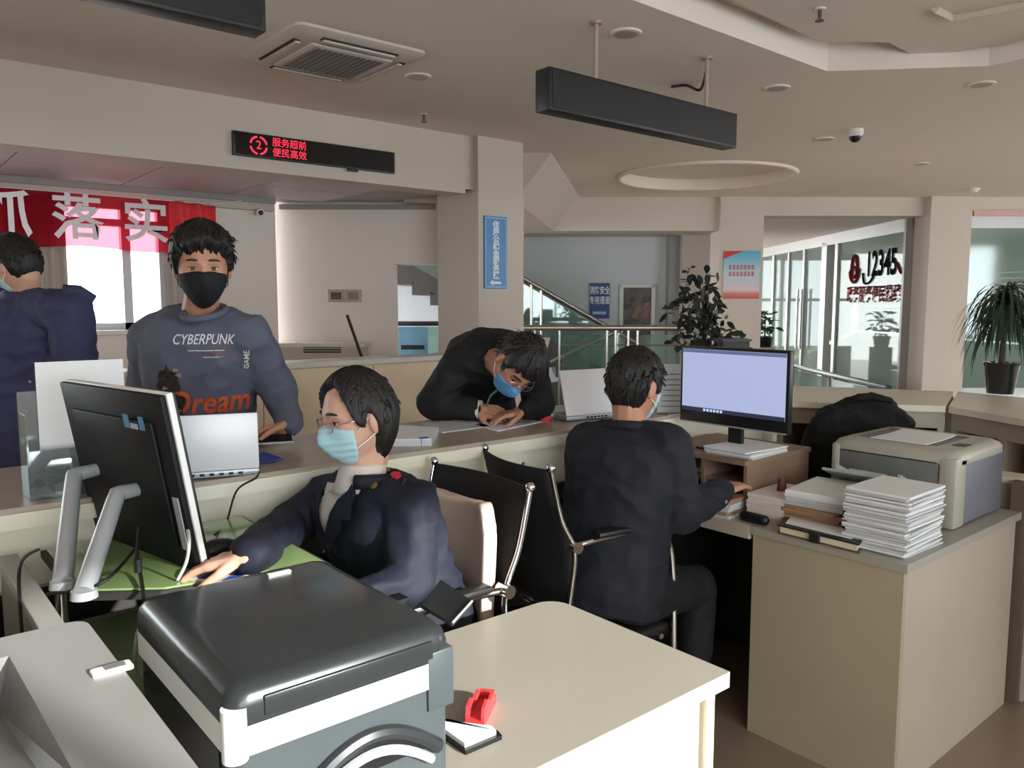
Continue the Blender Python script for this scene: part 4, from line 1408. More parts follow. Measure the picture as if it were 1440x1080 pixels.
# acrylic frame with a printed sheet, behind the second worker's head
fr0 = [ptD(926, 566, 3.42), ptD(958, 566, 3.42)]
c = (fr0[0] + fr0[1]) / 2
st = thing('table_sign', 'standing acrylic sign with a printed sheet beside the lit monitor', 'sign', (c.x, c.y, CT))
p0 = ptD(924, 560, 3.42); p1 = ptD(962, 560, 3.42); p2 = ptD(964, 512, 3.50); p3 = ptD(934, 512, 3.50)
p0.z = p1.z = CT + 0.004
obj('sheet', MB().solid([p0, p1, p2, p3], FWD * 0.004), M_PAPER2, st)
for k in range(7):
    u = 0.12 + 0.11 * k
    a = p0.lerp(p3, u).lerp(p1.lerp(p2, u), 0.12); b = p0.lerp(p3, u).lerp(p1.lerp(p2, u), 0.85)
    obj('printed_line', MB().solid([a, b, b + Vector((0, 0, 0.004)), a + Vector((0, 0, 0.004))], FWD * -0.0015), M_PRINT, st)
obj('stand_foot', MB().box(c.x - 0.05, c.x + 0.05, c.y - 0.03, c.y + 0.03, CT, CT + 0.006), ac, st)

# ================================================================= papers around the second worker
def pile(name, label, cx, cy, z0, sx, sy_, n, th, mats, ang=0.0, jit=0.03, cat='paper stack', ajit=0.08, curl=0.0):
    t = thing(name, label, cat, (cx, cy, z0))
    z = z0
    rnd = random.Random(hash(label) % 1000 if False else len(label) * 7 + n)
    for k in range(n):
        h = th * rnd.uniform(0.7, 1.3)
        a = ang + rnd.uniform(-ajit, ajit)
        ox, oy = rnd.uniform(-jit, jit) * sx, rnd.uniform(-jit, jit) * sy_
        m_ = mats[k % len(mats)] if not callable(mats) else mats(k)
        b = rotbox(cx + ox, cy + oy, z, sx, sy_, h * 0.96, a)
        obj('sheaf', b, m_, t)
        z += h
    return t, z


wc = ptZ(1290, 770, 0.75)
pile('paper_stack', 'tall stack of white papers in front of the laser printer', 2.56, 1.145, 0.75, 0.26, 0.20, 30, 0.0061, [M_PAPER2, M_PAPER, M_PAPER2, M_PAPER2, M_PAPER], 0.02, 0.028, ajit=0.05)
t2, zt2 = pile('paper_stack', 'stack of kraft folders topped with papers beside the leather notebook', 2.63, 1.40, 0.75, 0.28, 0.21, 10, 0.013, lambda k: [M_BROWN, M_BROWN, M_BROWN, M_BROWN, M_BROWN, M_BROWN, M_PAPER2, M_PAPER2, M_PAPER, M_PAPER][k], 0.05, 0.03, ajit=0.12)
# black coiled cloth/strap between the stacks
single('black_pouch', MB().sphere((2.56, 1.275, 0.80), 0.07, 0.03, 0.05, 14, 8), M_PAD, 'black soft pouch squeezed between the two paper stacks', 'pouch', None, True)
# leather notebook with strap
nbk = thing('notebook', 'brown leather notebook with black strap at the cabinet edge', 'notebook', (2.45, 1.36, 0.75))
na = [ptZ(1093, 750, 0.75), ptZ(1208, 779, 0.75), ptZ(1222, 755, 0.75), ptZ(1107, 732, 0.75)]
nav = [(p.x, p.y) for p in na]
ncx, ncy = sum(p[0] for p in nav) / 4, sum(p[1] for p in nav) / 4
M_LEATHER = mat('brown_leather', (92, 68, 50), 0.5, vary=0.1, bump=0.1)
obj('back_cover', MB().prism(nav, 0.75, 0.755), M_LEATHER, nbk)
obj('pages', MB().prism([(ncx + (p[0] - ncx) * 0.94, ncy + (p[1] - ncy) * 0.94) for p in nav], 0.755, 0.776), mat('cream_pages', (214, 202, 176), 0.7, vary=0.05), nbk)
obj('front_cover', MB().prism(nav, 0.776, 0.780), mat('black_leather', (30, 28, 27), 0.45, vary=0.1), nbk)
obj('loose_sheet', MB().prism([(ncx + 0.02 + (p[0] - ncx) * 0.85, ncy + 0.01 + (p[1] - ncy) * 0.82) for p in nav], 0.7805, 0.783), M_PAPER, nbk)
sp_ = Vector(nav[0] + (0,)).lerp(Vector(nav[1] + (0,)), 0.48)
obj('strap', rotbox(sp_.x - 0.003, sp_.y, 0.7505, 0.012, 0.035, 0.036, 0, 0.003), MATS['black_leather'], nbk)
# papers over the shelf and the desk
pile('paper_stack', 'flat pile of printed papers on top of the wooden desk shelf', 2.66, 1.77, 0.948, 0.26, 0.20, 4, 0.007, [M_PAPER2, M_PAPER], 0.0, 0.03)
pile('paper_stack', 'few papers lying inside the wooden desk shelf', 2.68, 1.98, 0.857, 0.22, 0.16, 3, 0.006, [M_PAPER2, M_PAPER2], 0.1, 0.05)
pile('paper_stack', 'thick pad of papers under the second worker\'s hand', 2.455, 1.745, 0.75, 0.13, 0.16, 5, 0.013, [M_PAPER2, M_BROWN, M_PAPER2], 0.06, 0.03)
tp, ztp = pile('paper_stack', 'pink-tinged sheets on a box in front of the laser printer tray', 2.60, 1.572, 0.75, 0.24, 0.14, 7, 0.015, [mat('pinkish_paper', (212, 200, 196), 0.7, vary=0.03)], 0.0, 0.02)
yb = ptD(1010, 665, 2.93)
kb = thing('keyboard', 'black keyboard on the desk before the lit monitor', 'keyboard', (2.43, 1.98, 0.75), math.radians(2))
obj('keyboard_body', MB().box(-0.03, 0.07, -0.10, 0.10, 0, 0.014, 0.004), M_BLACKPL, kb, True, w=False)
for r_ in range(4):
    obj('key_row', MB().box(-0.022 + 0.022 * r_, -0.004 + 0.022 * r_, -0.093, 0.093, 0.014, 0.018, 0.001), mat('dark_keys', (44, 45, 48), 0.5), kb, w=False)
single('note_pad', rotbox(2.55, 1.88, 0.75, 0.07, 0.07, 0.04, 0.2), M_YELLOW, 'yellow sticky note pad on the second worker\'s desk', 'note pad')
single('red_box', rotbox(2.60, 1.99, 0.75, 0.12, 0.07, 0.05, 0.1, 0.004), mat('dark_red_box', (120, 44, 50), 0.5), 'dark red box on the desk under the wooden shelf', 'box')
single('phone_handset', MB().capsule((2.425, 1.53, 0.77), (2.425, 1.61, 0.77), 0.019, 0.019), M_BLACKPL, 'black rounded device at the desk edge by the kraft folders', 'device', None, True)
sheets_flat('sheet of paper lying at the desk edge near the black rounded device', [(1028, 692), (1070, 712), (1090, 703), (1048, 686)], 0.75, 0.004, M_PAPER2, lines=3)
single('rubber_stamp', MB().cyl((2.60, 1.572, ztp), (2.60, 1.572, ztp + 0.045), 0.018, 0.014, 14), mat('dark_red_wood', (96, 50, 52), 0.4), 'dark red stamp standing on the pink-tinged sheets', 'stamp', None, True)
single('wood_block', rotbox(2.56, 2.05, 0.948, 0.10, 0.08, 0.012, 0.1), mat('light_wood', (206, 176, 140), 0.6), 'small pale wooden tray on the desk shelf by the monitor', 'tray')

# ================================================================= people
M_SKIN = mat('skin', (206, 160, 138), 0.5, vary=0.05, scale=14, bump=0.04, bump_scale=200)
M_SKIN2 = mat('skin_tanned', (188, 136, 112), 0.5, vary=0.05, scale=14, bump=0.04, bump_scale=200)
M_HAIR = mat('black_hair', (26, 23, 23), 0.42, vary=0.3, scale=60, bump=0.5, bump_scale=90, stretch=(3, 3, 0.6))
M_EYEW = mat('eye_white', (216, 210, 204), 0.25, vary=0.0)
M_IRIS = mat('eye_iris', (26, 18, 15), 0.45, vary=0.0)
HA, HB, HC = 0.077, 0.096, 0.120


def head_base(d):
    r = 1.0 / math.sqrt((d.x / HA) ** 2 + (d.y / HB) ** 2 + (d.z / HC) ** 2)
    p = d * r
    if p.z < 0:
        k = -p.z / HC
        p.x *= 1 - 0.24 * k ** 1.4
        p.y *= (1 - 0.38 * k) if p.y < 0 else (1 - 0.03 * k)
    if p.y > 0.07:
        p.y = 0.07 + (p.y - 0.07) * 0.78
    return p


def g2(a, sa, b, sb):
    return math.exp(-((a / sa) ** 2 + (b / sb) ** 2))


def face_relief(p):
    if p.y < 0.02:
        return p
    x, z = p.x, p.z
    ax = abs(x)
    dy = 0.024 * g2(x, 0.012, z + 0.034, 0.014) + 0.013 * g2(x, 0.009, z + 0.008, 0.024)
    dy += 0.007 * g2(ax - 0.013, 0.008, z + 0.038, 0.009)
    dy -= 0.012 * g2(ax - 0.031, 0.018, z - 0.008, 0.012)
    dy += 0.006 * g2(ax - 0.03, 0.026, z - 0.032, 0.009)
    dy += 0.005 * g2(ax - 0.045, 0.018, z + 0.03, 0.02)
    dy += 0.006 * g2(x, 0.022, z + 0.063, 0.006) + 0.006 * g2(x, 0.018, z + 0.076, 0.006) - 0.004 * g2(x, 0.022, z + 0.0695, 0.0035)
    dy += 0.008 * g2(x, 0.02, z + 0.104, 0.012)
    return Vector((x, p.y + dy, z))


def head_matrix(c, fwd, up):
    f = Vector(fwd).normalized()
    u = Vector(up)
    u = (u - f * u.dot(f)).normalized()
    r = f.cross(u)
    return Matrix(((r.x, f.x, u.x, c[0]), (r.y, f.y, u.y, c[1]), (r.z, f.z, u.z, c[2]), (0, 0, 0, 1)))


def ball(fn, nu, nv):
    rings = []
    for j in range(nv + 1):
        ph = math.radians(-88 + 176 * j / nv)
        rings.append([fn(Vector((math.cos(ph) * math.sin(2 * PI * i / nu), math.cos(ph) * math.cos(2 * PI * i / nu), math.sin(ph)))) for i in range(nu)])
    return MB().loft(rings)


def lerp_table(tab, a):
    if a <= tab[0][0]:
        return tab[0][1]
    for (a0, v0), (a1, v1) in zip(tab, tab[1:]):
        if a <= a1:
            return v0 + (v1 - v0) * (a - a0) / (a1 - a0)
    return tab[-1][1]


def sstep(v):
    v = max(0.0, min(1.0, v))
    return v * v * (3 - 2 * v)


def make_hair(HM, parent, line_r, line_l=None, top=0.024, side=0.013, jag=0.010, seed=0.0, nape=0.0, edge=0.010, tousle=0.004, taper=0.055, locks=260, lock_out=1.0, lock_len=1.0):
    line_l = line_l or line_r

    def fn(d):
        p = head_base(d)
        az = math.atan2(abs(d.x), d.y)
        ln = lerp_table(line_r if d.x >= 0 else line_l, az)
        if abs(d.x) < 0.15 and d.y > 0:
            w = (d.x + 0.15) / 0.3
            ln = lerp_table(line_l, az) * (1 - w) + lerp_table(line_r, az) * w
        ln += jag * noise.noise(Vector((math.atan2(d.x, d.y) * 9 + seed, seed, 0))) + 0.5 * jag * noise.noise(Vector((math.atan2(d.x, d.y) * 26, seed, 3)))
        s = sstep((p.z - ln) / edge + 0.5)
        th = side + (top - side) * sstep((p.z + 0.01) / 0.09)
        th += nape * sstep((-p.z) / 0.06) * (1 if d.y < 0.2 else 0)
        st = noise.noise(Vector((math.atan2(d.x, d.y) * 12 + seed, p.z * 18, seed))) + 0.6 * noise.noise(Vector((math.atan2(d.x, d.y) * 34, p.z * 30, seed)))
        th *= 1 - 0.85 * (1 - sstep((p.z - ln) / taper)) * sstep((az - 1.2) / 0.5)
        th += tousle * st * sstep((p.z - ln) / 0.02 + 0.3)
        off = -0.014 + (th + 0.014) * s
        return HM @ (p + d * off)
    hb_ = ball(fn, 110, 70)
    o_ = obj('hair', hb_, M_HAIR, parent, 'all')
    # loose locks lying over the cap of hair
    rr = random.Random(int(seed * 100))
    lk = MB()
    for _ in range(locks):
        th = rr.uniform(-PI, PI); zz = rr.uniform(-0.2, 0.95)
        d = Vector((math.sin(th) * math.sqrt(1 - zz * zz), math.cos(th) * math.sqrt(1 - zz * zz), zz))
        p = head_base(d); az = math.atan2(abs(d.x), d.y)
        if p.z - lerp_table(line_r if d.x >= 0 else line_l, az) < 0.02:
            continue
        a0 = fn(d)
        out = (HM.to_3x3() @ d).normalized()
        down = HM.to_3x3() @ Vector((d.x * 0.6 + rr.uniform(-0.4, 0.4), d.y * 0.6 + (0.5 if d.y > 0 else -0.2), -0.7))
        down = (down - out * down.dot(out) * 0.8).normalized()
        L = rr.uniform(0.018, 0.036) * lock_len
        r_ = rr.uniform(0.0025, 0.0045)
        lk.tube([a0 - out * 0.004, a0 + down * L * 0.45 + out * 0.004 * lock_out, a0 + down * L + out * rr.uniform(-0.003, 0.007 * lock_out)], [r_, r_ * 0.8, 0.0004], 5)
    if locks:
        l_ = obj('hair_locks', lk, M_HAIR, parent, 'all')
        l_['kind'] = 'stuff'
    return o_


def make_mask(HM, parent, m_, pleat=True, az_max=1.18, top0=-0.006, top1=-0.022, bot=-0.135):
    def fn(d):
        p = head_base(d)
        az = math.atan2(abs(d.x), d.y)
        zt = top0 + (top1 - top0) * min(1, (az / az_max)) ** 1.5
        s = sstep((az_max - 0.18 * sstep((-p.z - 0.07) / 0.05) - az) / 0.05 + 0.5) * sstep((zt - p.z) / 0.006 + 0.5) * sstep((p.z - bot) / 0.01 + 0.5)
        off = 0.0065
        if pleat:
            off += 0.0012 * math.sin((p.z + 0.12) * 330) * (1 if -0.10 < p.z < -0.03 else 0)
        y_add = 0.027 * g2(p.x, 0.022, p.z + 0.035, 0.036) + 0.008 * g2(p.x, 0.03, p.z + 0.085, 0.03)
        q = p + d * (-0.012 + (off + 0.012) * s)
        if p.y > 0:
            q.y += y_add * s
        return HM @ q
    o = obj('face_mask', ball(fn, 120, 90), m_, parent, 'all')
    return o


def face_extras(HM, parent, skin, mask_mat=None, straps=True, glasses=None, brow=True):
    def L(x, y, z):
        return HM @ Vector((x, y, z))
    for s in (-1, 1):
        e = MB(); e.sphere((0, 0, 0), 0.0125, nu=16, nv=12); e.xform(HM @ Matrix.Translation((s * 0.031, 0.0655, 0.008)))
        eo = obj('eye', e, M_EYEW, parent, 'all')
        c = Vector((s * 0.031, 0.0655, 0.008)) + Vector((0, 0.0112, -0.0005))
        obj('iris', MB().tube([HM @ c, HM @ (c + Vector((0, 0.0016, 0)))], [0.0068, 0.006], 14), M_IRIS, eo)

        def lid(u, v, s=s):
            a = PI * u
            b_ = math.radians(14 + 70 * v)
            r = 0.0142
            return L(s * 0.031 + r * math.cos(a) * math.cos(b_), 0.0655 + r * math.sin(a) * math.cos(b_) * 0.98, 0.008 + r * math.sin(b_) * 0.9 + 0.0005)
        obj('eyelid', MB().grid(lid, 14, 6), skin, eo, 'all')

        def lid2(u, v, s=s):
            a = PI * u
            b_ = math.radians(-22 - 65 * v)
            r = 0.0140
            return L(s * 0.031 + r * math.cos(a) * math.cos(b_), 0.0655 + r * math.sin(a) * math.cos(b_) * 0.98, 0.008 + r * math.sin(b_) * 0.9)
        obj('eyelid', MB().grid(lid2, 14, 6), skin, eo, 'all')
        lash = [L(s * 0.031 + 0.0155 * math.cos(PI * (0.02 + 0.96 * k / 10)), 0.0655 + 0.0148 * math.sin(PI * (0.02 + 0.96 * k / 10)), 0.0105 + 0.0022 * math.sin(PI * k / 10)) for k in range(11)]
        obj('lash_line', MB().tube(lash, [0.0006] + [0.0013] * 9 + [0.0006], 6), M_HAIR, eo)
        if brow:
            pts = []
            for k in range(7):
                u = k / 6
                x = 0.014 + 0.036 * u
                z = 0.027 + 0.005 * math.sin(PI * (0.15 + 0.6 * u))
                pts.append(HM @ (face_relief(head_base(Vector((s * x, 0.085 - 0.35 * x, z)).normalized())) + Vector((0, 0.0005, 0))))
            obj('eyebrow', MB().tube(pts, [0.0018, 0.0036, 0.004, 0.004, 0.0036, 0.003, 0.0015], 6), M_HAIR, parent, True)
        if straps and mask_mat:
            ear = L(s * 0.079, -0.012, 0.020)
            ear2 = L(s * 0.077, -0.020, -0.028)
            a1 = head_base(Vector((s * math.sin(1.14), math.cos(1.14), -0.22)).normalized()) * 1.05
            a2 = head_base(Vector((s * math.sin(1.02), math.cos(1.02), -0.85)).normalized()) * 1.05
            obj('mask_strap', MB().tube([HM @ a1, HM @ Vector((s * 0.081, 0.012, 0.008)), ear], 0.0017, 6), mask_mat, parent)
            obj('mask_strap', MB().tube([HM @ a2, HM @ Vector((s * 0.074, 0.018, -0.048)), ear2], 0.0017, 6), mask_mat, parent)
    if glasses:
        gl = thing('eyeglasses', glasses, 'glasses', tuple(HM.translation + HM.to_3x3() @ Vector((0, 0.1, 0))))
        M_GOLD = mat('rose_gold_wire', (196, 140, 132), 0.3, metal=0.8, vary=0.0)
        for s in (-1, 1):
            loop = [L(s * (0.0335 + 0.024 * math.cos(2 * PI * k / 20)), 0.0985 - 0.006 * abs(math.cos(2 * PI * k / 20)), 0.004 + 0.0155 * math.sin(2 * PI * k / 20)) for k in range(21)]
            obj('lens_rim', MB().tube(loop, 0.0017, 6, cap=False), M_GOLD, gl)
            lens = MB().add([L(s * (0.0335 + 0.0235 * math.cos(2 * PI * k / 20)), 0.0975 - 0.006 * abs(math.cos(2 * PI * k / 20)), 0.004 + 0.015 * math.sin(2 * PI * k / 20)) for k in range(20)], [tuple(range(20))])
            obj('lens', lens, M_CLEAR, gl)
            obj('temple', MB().tube([L(s * 0.0575, 0.093, 0.008), L(s * 0.079, 0.05, 0.012), L(s * 0.083, -0.005, 0.014), L(s * 0.080, -0.025, 0.0)], 0.0016, 6), M_GOLD, gl)
        obj('bridge', MB().tube([L(-0.010, 0.0985, 0.007), L(0, 0.103, 0.010), L(0.010, 0.0985, 0.007)], 0.0012, 6), M_GOLD, gl)


def hand_geo(mb, wr, dir_, palm, thumb, curl=0.5, spread=0.10, s=1.0, curls=None):
    """wr wrist; dir_ towards the fingers; palm = direction the palm faces; thumb = side of the thumb"""
    d = Vector(dir_).normalized()
    n = Vector(palm); n = (n - d * n.dot(d)).normalized()
    t = Vector(thumb); t = (t - d * t.dot(d) - n * t.dot(n)).normalized()
    wr = Vector(wr)
    offs = [0.033, 0.0115, -0.0105, -0.031]
    lens = [0.070, 0.079, 0.073, 0.057]
    for k in range(4):
        kn = wr + d * (0.086 - 0.004 * abs(k - 1)) * s + t * offs[k] * s
        mb.capsule(wr + t * offs[k] * 0.55 * s, kn, 0.0145 * s, 0.0115 * s, 10)
        ang = 0.0
        p = kn
        c = curls[k] if curls else curl
        fan = spread * (1.5 - k)
        for j, fr_ in enumerate((0.44, 0.31, 0.25)):
            ang += c * (0.7 if j == 0 else 0.9)
            dd = (d * math.cos(ang) + n * math.sin(ang) + t * fan * 0.6 * math.cos(ang)).normalized()
            q = p + dd * lens[k] * fr_ * s
            mb.capsule(p, q, (0.0092 - 0.0007 * j) * s, (0.0086 - 0.0009 * j) * s, 10)
            p = q
    b = wr + d * 0.022 * s + t * 0.022 * s
    k1 = b + (d * 0.62 + t * 0.70 + n * 0.35).normalized() * 0.042 * s
    k2 = k1 + (d * 0.85 + t * 0.30 + n * 0.40).normalized() * 0.034 * s
    k3 = k2 + (d * 0.92 + t * 0.02 + n * 0.45).normalized() * 0.026 * s
    mb.capsule(wr + t * 0.008, b, 0.017 * s, 0.016 * s); mb.capsule(b, k1, 0.015 * s, 0.0115 * s); mb.capsule(k1, k2, 0.0108 * s, 0.0098 * s); mb.capsule(k2, k3, 0.0098 * s, 0.008 * s)
    mb.capsule(wr, wr + d * 0.03, 0.024 * s, 0.022 * s)


PROF = [(0.0, 0.150, 0.110), (0.10, 0.168, 0.122), (0.28, 0.158, 0.115), (0.48, 0.155, 0.112), (0.66, 0.168, 0.120), (0.82, 0.172, 0.116), (0.93, 0.150, 0.096), (1.0, 0.095, 0.066)]


def torso(mb, P, S, rp, rs, ctrl=None, off=0.0, k=1.0, n=24, t0=0.0):
    P, S = Vector(P), Vector(S)
    C = Vector(ctrl) if ctrl is not None else (P + S) / 2
    rings = []
    for (t, hw, hd) in PROF:
        if t < t0:
            continue
        c = P * (1 - t) ** 2 + C * 2 * t * (1 - t) + S * t * t
        tan = ((C - P) * (1 - t) + (S - C) * t).normalized()
        r = (Vector(rp) * (1 - t) + Vector(rs) * t)
        r = (r - tan * r.dot(tan)).normalized()
        f = tan.cross(r)
        ring = []
        for i in range(n):
            a = 2 * PI * i / n
            ca, sa = math.cos(a), math.sin(a)
            e = 0.85
            ring.append(c + r * (math.copysign(abs(ca) ** e, ca) * (hw * k + off)) + f * (math.copysign(abs(sa) ** e, sa) * (hd * k + off)))
        rings.append(ring)
    mb.loft(rings)
    return mb


def ringpath(c, a, b, ra, rb, n=28):
    return [Vector(c) + Vector(a) * (ra * math.cos(2 * PI * k / n)) + Vector(b) * (rb * math.sin(2 * PI * k / n)) for k in range(n + 1)]


LAST_CORE = {}


def build_person(label, J, skin, top_mat, leg_mat, vox=0.0045, fold=0.010, seed=1.0, top_name='jacket', top_off=0.020, group=None, sleeve=(0.074, 0.060, 0.047), collar=True, hem=0.0, neck_open=False, body_k=1.0):
    """J: measured joint positions. Returns root, jacket mesh BVH and the head matrix"""
    base = Vector(((J['ank_l'].x + J['ank_r'].x) / 2, (J['ank_l'].y + J['ank_r'].y) / 2, 0.0))
    root = thing('person', label, 'person', tuple(base), 0, group)
    HM = head_matrix(J['head'], J['hf'], J['hu'])
    S = (J['sh_l'] + J['sh_r']) / 2
    rs = (J['sh_r'] - J['sh_l']).normalized()
    rp = J.get('rp', rs)
    P = J['pelvis']
    tan = (S - P).normalized()
    St = S + J.get('nk', tan) * J.get('rise', 0.055)
    hip_r, hip_l = P + rp * 0.092, P - rp * 0.092

    def core(mb, off, k):
        torso(mb, P - tan * 0.06, St, rp, rs, J.get('ctrl'), off, k)
        for sd in ('sh_l', 'sh_r'):
            mb.capsule(St - tan * 0.035, J[sd], 0.055 + off, 0.058 + off)
    body = MB()
    core(body, -0.012, body_k)
    for a, b, c in (('sh_l', 'el_l', 'wr_l'), ('sh_r', 'el_r', 'wr_r')):
        body.limb([J[a], J[b], J[c]], [0.050, 0.042, 0.026])
    for h, k_, a in ((hip_l, 'kn_l', 'ank_l'), (hip_r, 'kn_r', 'ank_r')):
        body.limb([h, J[k_], J[a]], [0.085, 0.056, 0.04])
        toe = J.get('toe', J['hf'])
        td = Vector((toe[0], toe[1], 0)).normalized()
        body.capsule(J[a] + Vector((0, 0, -0.03)), J[a] + td * 0.13 + Vector((0, 0, -0.045)), 0.034, 0.028)
    body.capsule(HM @ Vector((0, -0.025, -0.06)), St + tan * 0.01, 0.054, 0.060)
    hb = ball(lambda d: HM @ face_relief(head_base(d)), 72, 64)
    body.add(hb.v, hb.f)
    for s in (-1, 1):
        ear = MB(); ear.sphere((0, 0, 0), 0.009, 0.019, 0.031, 14, 10)
        ear.xform(HM @ Matrix.Translation((s * 0.080, -0.012, -0.004)) @ Matrix.Rotation(s * -0.35, 4, 'Z') @ Matrix.Rotation(-0.2, 4, 'X'))
        body.add(ear.v, ear.f)
    for sd in ('l', 'r'):
        h = J.get('hand_' + sd)
        if h:
            hand_geo(body, J['wr_' + sd], *h[:3], **(h[3] if len(h) > 3 else {}))
    skin_obj('body', voxel(body, vox, 2), skin, root)
    # clothes
    jk = MB()
    core(jk, top_off, body_k)
    LAST_CORE['bvh'] = BVHTree.FromPolygons([p.copy() for p in jk.v], list(jk.f))
    if hem:
        torso(jk, P - Vector((0, 0, hem)), P + tan * 0.1, rp, rp, None, top_off + 0.02, body_k)
    for a, b, c in (('sh_l', 'el_l', 'wr_l'), ('sh_r', 'el_r', 'wr_r')):
        wr_ = J[c] + (J[b] - J[c]).normalized() * 0.015
        jk.limb([J[a], J[b], wr_], list(sleeve))
    jme = voxel(jk, 0.008, 6, fold, 10.0, seed)
    bvh = bvh_of(jme)
    skin_obj(top_name, jme, top_mat, root)
    tr = MB()
    torso(tr, P - tan * 0.07, P + tan * 0.16, rp, rp, None, 0.010, 0.98, t0=0.0)
    for h, k_, a in ((hip_l, 'kn_l', 'ank_l'), (hip_r, 'kn_r', 'ank_r')):
        tr.limb([h, J[k_], J[a] + Vector((0, 0, 0.0))], [0.102, 0.074, 0.058])
    skin_obj('trousers', voxel(tr, 0.012, 6, 0.006, 9.0, seed + 4), leg_mat, root)
    for a in ('ank_l', 'ank_r'):
        toe = J.get('toe', J['hf'])
        td = Vector((toe[0], toe[1], 0)).normalized()
        sm = MB(); sm.capsule(J[a] + Vector((0, 0, -0.028)) - td * 0.02, J[a] + td * 0.16 + Vector((0, 0, -0.045)), 0.046, 0.036, 14)
        zz = J[a].z - 0.08
        sm.v = [Vector((p.x, p.y, max(p.z, zz))) for p in sm.v]
        obj('shoe', sm, mat('black_shoe', (26, 24, 24), 0.35), root, 'all')
    if collar:
        nk = HM @ Vector((0, -0.025, -0.10))
        f = Vector((J['tf'][0], J['tf'][1], 0)).normalized() if 'tf' in J else Vector((J['hf'][0], J['hf'][1], 0)).normalized()
        c = St + tan * 0.018
        loop = ringpath(c, rs, tan.cross(rs) * -1, 0.078, 0.070)
        obj('collar', MB().tube(loop, 0.017, 10, cap=False), top_mat, root, 'all')
    return root, bvh, HM, St, tan, rs


def surf(bvh, px, py):
    d = _ray(px, py).normalized()
    hit, n, _, _ = bvh.ray_cast(EYE, d, 20)
    if hit is None:
        return None, None
    if n.dot(d) > 0:
        n = -n
    return hit, n


def badge(name, bvh, px, py, pts, m_, parent, th=0.003):
    """small raised emblem sitting on the cloth"""
    hit, n = surf(bvh, px, py)
    if hit is None:
        return None
    r = Vector((0, 0, 1)).cross(n)
    r = r.normalized() if r.length > 0.01 else Vector((1, 0, 0))
    u = n.cross(r)
    return obj(name, MB().solid([hit + n * 0.002 + r * x + u * y for x, y in pts], n * th), m_, parent)


def circ(r, n=14, a0=0, a1=2 * PI, rx=1.0):
    return [(r * rx * math.cos(a0 + (a1 - a0) * k / n), r * math.sin(a0 + (a1 - a0) * k / n)) for k in range(n)]


M_SURG = mat('surgical_mask_blue', (172, 208, 217), 0.7, vary=0.03, scale=12)
M_SURG2 = mat('surgical_mask_deep_blue', (84, 156, 206), 0.7, vary=0.03, scale=12)
M_BLACKMASK = mat('black_cloth_mask', (24, 25, 30), 0.75, vary=0.06)
M_STRAP = mat('white_elastic', (224, 226, 226), 0.7, vary=0.0)
M_SWEAT = mat('slate_sweatshirt', (88, 92, 108), 0.85, vary=0.07, scale=12, bump=0.15, bump_scale=260)
M_NAVY = mat('navy_uniform', (18, 21, 38), 0.75, vary=0.08, scale=8, bump=0.1, bump_scale=300)
M_NAVY2 = mat('deep_navy_suit', (25, 27, 36), 0.78, vary=0.08, scale=8, bump=0.1, bump_scale=300)
M_BLACKSUIT = mat('black_suit', (22, 22, 24), 0.8, vary=0.08, scale=8, bump=0.1, bump_scale=300)
M_TROUSER = mat('dark_trousers', (15, 15, 18), 0.8, vary=0.08, scale=8)
M_NAVY3 = mat('hazed_navy_overcoat', (62, 64, 98), 0.8, vary=0.08, scale=8, bump=0.1, bump_scale=300)  # navy lightened to put the backlight haze into the colour
Zv = Vector((0, 0, 1))

# ---------------------------------------------------------------- young man in the sweatshirt
F = Vector((-0.30, -0.954, 0)).normalized()
R = F.cross(Zv)
J = dict(head=ptD(285, 379, 2.60), hf=F * 0.99 + Zv * -0.10, hu=Zv + F * 0.08,
         sh_r=ptD(216, 476, 2.74), sh_l=ptD(350, 474, 2.70), tf=F,
         el_r=ptD(205, 568, 2.86), wr_r=ptD(222, 630, 2.62), el_l=ptD(390, 548, 2.82), wr_l=ptD(409, 598, 2.70), rp=R, rise=0.085)
pv = ptD(285, 600, 2.90)
J['pelvis'] = Vector((pv.x, pv.y, 0.98))
J['wr_r'].z = max(J['wr_r'].z, CT + 0.035)
J['wr_l'].z = max(J['wr_l'].z, CT + 0.045)
for s, n_ in ((1, 'r'), (-1, 'l')):
    h = J['pelvis'] + R * s * 0.10
    J['kn_' + n_] = Vector((h.x, h.y, 0.50)) + F * 0.02
    J['ank_' + n_] = Vector((h.x, h.y, 0.085)) + R * s * 0.03
J['toe'] = F
J['hand_l'] = (-RGT * 0.9 - FWD * 0.25 - Zv * 0.22, -Zv * 0.8 - FWD * 0.4, -FWD, dict(curl=0.42, spread=0.08))
J['hand_r'] = (F + R * -0.2 - Zv * 0.1, -Zv, -R, dict(curl=0.2, spread=0.12))
root, bvh, HM, St, tan, rs = build_person('young man in dark sweatshirt with orange lettering and black mask, leaning on counter', J, M_SKIN2, M_SWEAT, M_TROUSER, seed=2.0, top_name='sweatshirt', fold=0.008, sleeve=(0.080, 0.068, 0.046), top_off=0.026, collar=False)
make_hair(HM, root, [(0, 0.062), (0.5, 0.058), (0.85, 0.056), (1.0, 0.045), (1.14, 0.026), (1.26, -0.004), (1.36, -0.004), (1.46, 0.025), (1.75, 0.02), (1.95, -0.03), (2.4, -0.068), (3.14, -0.078)], top=0.042, side=0.012, jag=0.022, seed=1.3, tousle=0.007, edge=0.007)
make_mask(HM, root, M_BLACKMASK, pleat=False, az_max=1.22, top0=0.0, top1=-0.014)
face_extras(HM, root, M_SKIN2, M_BLACKMASK)
c = HM @ Vector((0, -0.012, -0.140))
obj('neckband', MB().tube(ringpath(c, rs, Zv.cross(rs) - Zv * 0.30, 0.066, 0.070), 0.011, 10, cap=False), M_SWEAT, root, 'all')
